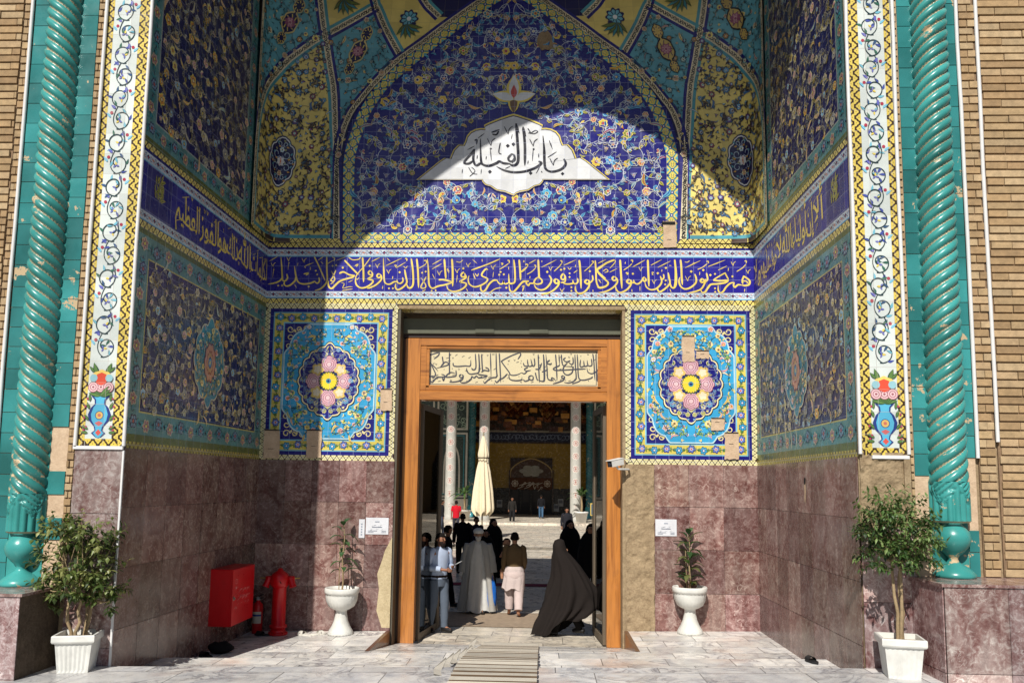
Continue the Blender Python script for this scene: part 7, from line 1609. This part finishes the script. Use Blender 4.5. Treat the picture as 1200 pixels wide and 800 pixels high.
# --- woman in a wide chador stepping through the door
r = person('woman in a billowing dark brown chador striding left through the doorway', (*foot(663, 746)[:2], ZC+.03), 0)
dd = J(1.60, .12, (.2, -.22), {'elbl': (.16, .03, 1.15), 'wril': (.07, -.06, 1.06), 'elbr': (-.16, .03, 1.15), 'wrir': (-.07, -.06, 1.08)}); Rm = Matrix.Rotation(-math.pi/2-.35, 3, 'Z'); dd = {a: Rm@b for a, b in dd.items()}; skin_body(dd, r, SK, False)
S_ = .01545
cloak(r, [(.06, -.15, .02, .40, .32, .15), (.22, -.06, .02, .43, .33, .14), (.45, .05, .03, .46, .31, .12), (.75, .11, .03, .42, .28, .10), (1.0, .07, .03, .31, .25, .075), (1.2, .0, .02, .25, .21, .04), (1.35, -.07, .01, .19, .18, .02), (1.45, -.11, .0, .13, .145, .01), (1.56, -.13, .0, .112, .125, .006), (1.64, -.125, .01, .085, .09, 0), (1.67, -.12, .01, .03, .035, 0)], C(36, 31, 29), k=7, seed=2.4, sharp=True, hem=lambda a: .30*max(0, math.cos(a+.4))+.05*math.sin(3*a))
mb = MB()
for n in 'lr': limb(mb, [dd['hip'+n], dd['kne'+n], dd['ank'+n]], [.10, .085, .08], C(24, 22, 22))
mb.build('dark_skirt', M['cloth'], r); shoes(dd, r, C(20, 18, 18))
# --- figures in the shade of the gate
def man(lab, px, py, h, yaw, top, bot, legs=(.12, -.12), tone=SKD, z=ZC, **k):
    r = person(lab, foot(px, py, z), yaw, k.pop('group', None)); d = J(h, .03, legs, k.pop('arms', None)); skin_body(d, r, tone, k.pop('eyes', False)); hair(d, r); shirt(d, r, top, k.pop('sleeve', 1), .85, 'top', 1.08); trousers(d, r, bot, 1.05); shoes(d, r, C(24, 22, 22)); return r
def woman(lab, px, py, h, yaw, col, z=ZC, seed=0, legs=True, wide=1.0):
    r = person(lab, foot(px, py, z), yaw); d = J(h, .03, (.1, -.1)); skin_body(d, r, SK); s = h/1.6
    c = cloak(r, [(.06 if not legs else .5, 0, .03, .30*wide, .24, .05), (.75, 0, .03, .29*wide, .22, .04), (1.05, 0, .02, .27, .2, .03), (1.25, 0, .02, .24, .17, .02), (1.38, 0, .02, .17, .14, .01), (1.45, 0, .035, .115, .115, 0), (1.52, 0, .045, .108, .105, 0), (1.58, 0, .045, .085, .085, 0), (1.615, 0, .04, .03, .03, 0)] if s == 0 else [(z_*s, cx*s, cy*s, rx_*s, ry_*s, f) for z_, cx, cy, rx_, ry_, f in [(.06 if not legs else .52, 0, .03, .30*wide, .24, .05), (.75, 0, .03, .29*wide, .22, .04), (1.05, 0, .02, .27, .2, .03), (1.25, 0, .02, .24, .17, .02), (1.36, 0, .03, .18, .14, .01), (1.43, 0, .05, .118, .108, 0), (1.50, 0, .06, .112, .10, 0), (1.57, 0, .055, .085, .085, 0), (1.61, 0, .05, .03, .03, 0)]], col, k=7, seed=seed)
    if legs: trousers(d, r, C(20, 20, 22), 1.1)
    shoes(d, r, C(18, 18, 18)); return r
man('tall man in black seen from behind walking into the court behind the cleric', 541, 672, 1.80, math.pi+.1, C(18, 18, 20), C(20, 20, 22))
man('person in black with a dark blue top half hidden behind the turbaned cleric', 557, 668, 1.66, .4, C(26, 26, 48), C(20, 20, 22))
woman('woman in black chador standing just left of the man in the brown sweater', 578, 676, 1.66, .5, C(16, 16, 18), seed=1, legs=False)
woman('short woman in black chador behind the shoulder of the cleric', 568, 690, 1.5, .3, C(14, 14, 16), seed=3, legs=False)
man('man in black at the far left seen through the door glass', 508, 690, 1.74, 1.2, C(18, 18, 20), C(20, 20, 22))
woman('woman in black chador facing out of the court left of the right door leaf', 668, 688, 1.74, .25, C(16, 16, 18), seed=4, legs=False)
woman('woman in black coat and chador standing at the right door leaf', 692, 704, 1.76, -.2, C(14, 14, 16), seed=5, legs=True, wide=1.1)
# --- far side of the court
zf = ZF+.0
man('man in black shirt walking in the sun near the left porch column', 517, 626, 1.75, 1.9, C(28, 28, 32), C(70, 76, 90), z=zf)
man('man in a bright red shirt near the left porch column', 534, 626, 1.72, math.pi, C(196, 28, 44), C(60, 60, 70), z=zf, sleeve=.2)
man('man in dark jacket walking out in front of the shrine entrance', 600, 613, 1.75, .1, C(40, 38, 36), C(34, 34, 36), z=zf)
man('man in dark top and blue jeans entering the shaded porch', 634, 607, 1.72, math.pi, C(24, 24, 28), C(70, 100, 130), z=zf+.14)
man('man with pale cap just beyond the woman in black chador', 664, 640, 1.72, .2, C(40, 40, 46), C(40, 40, 44))
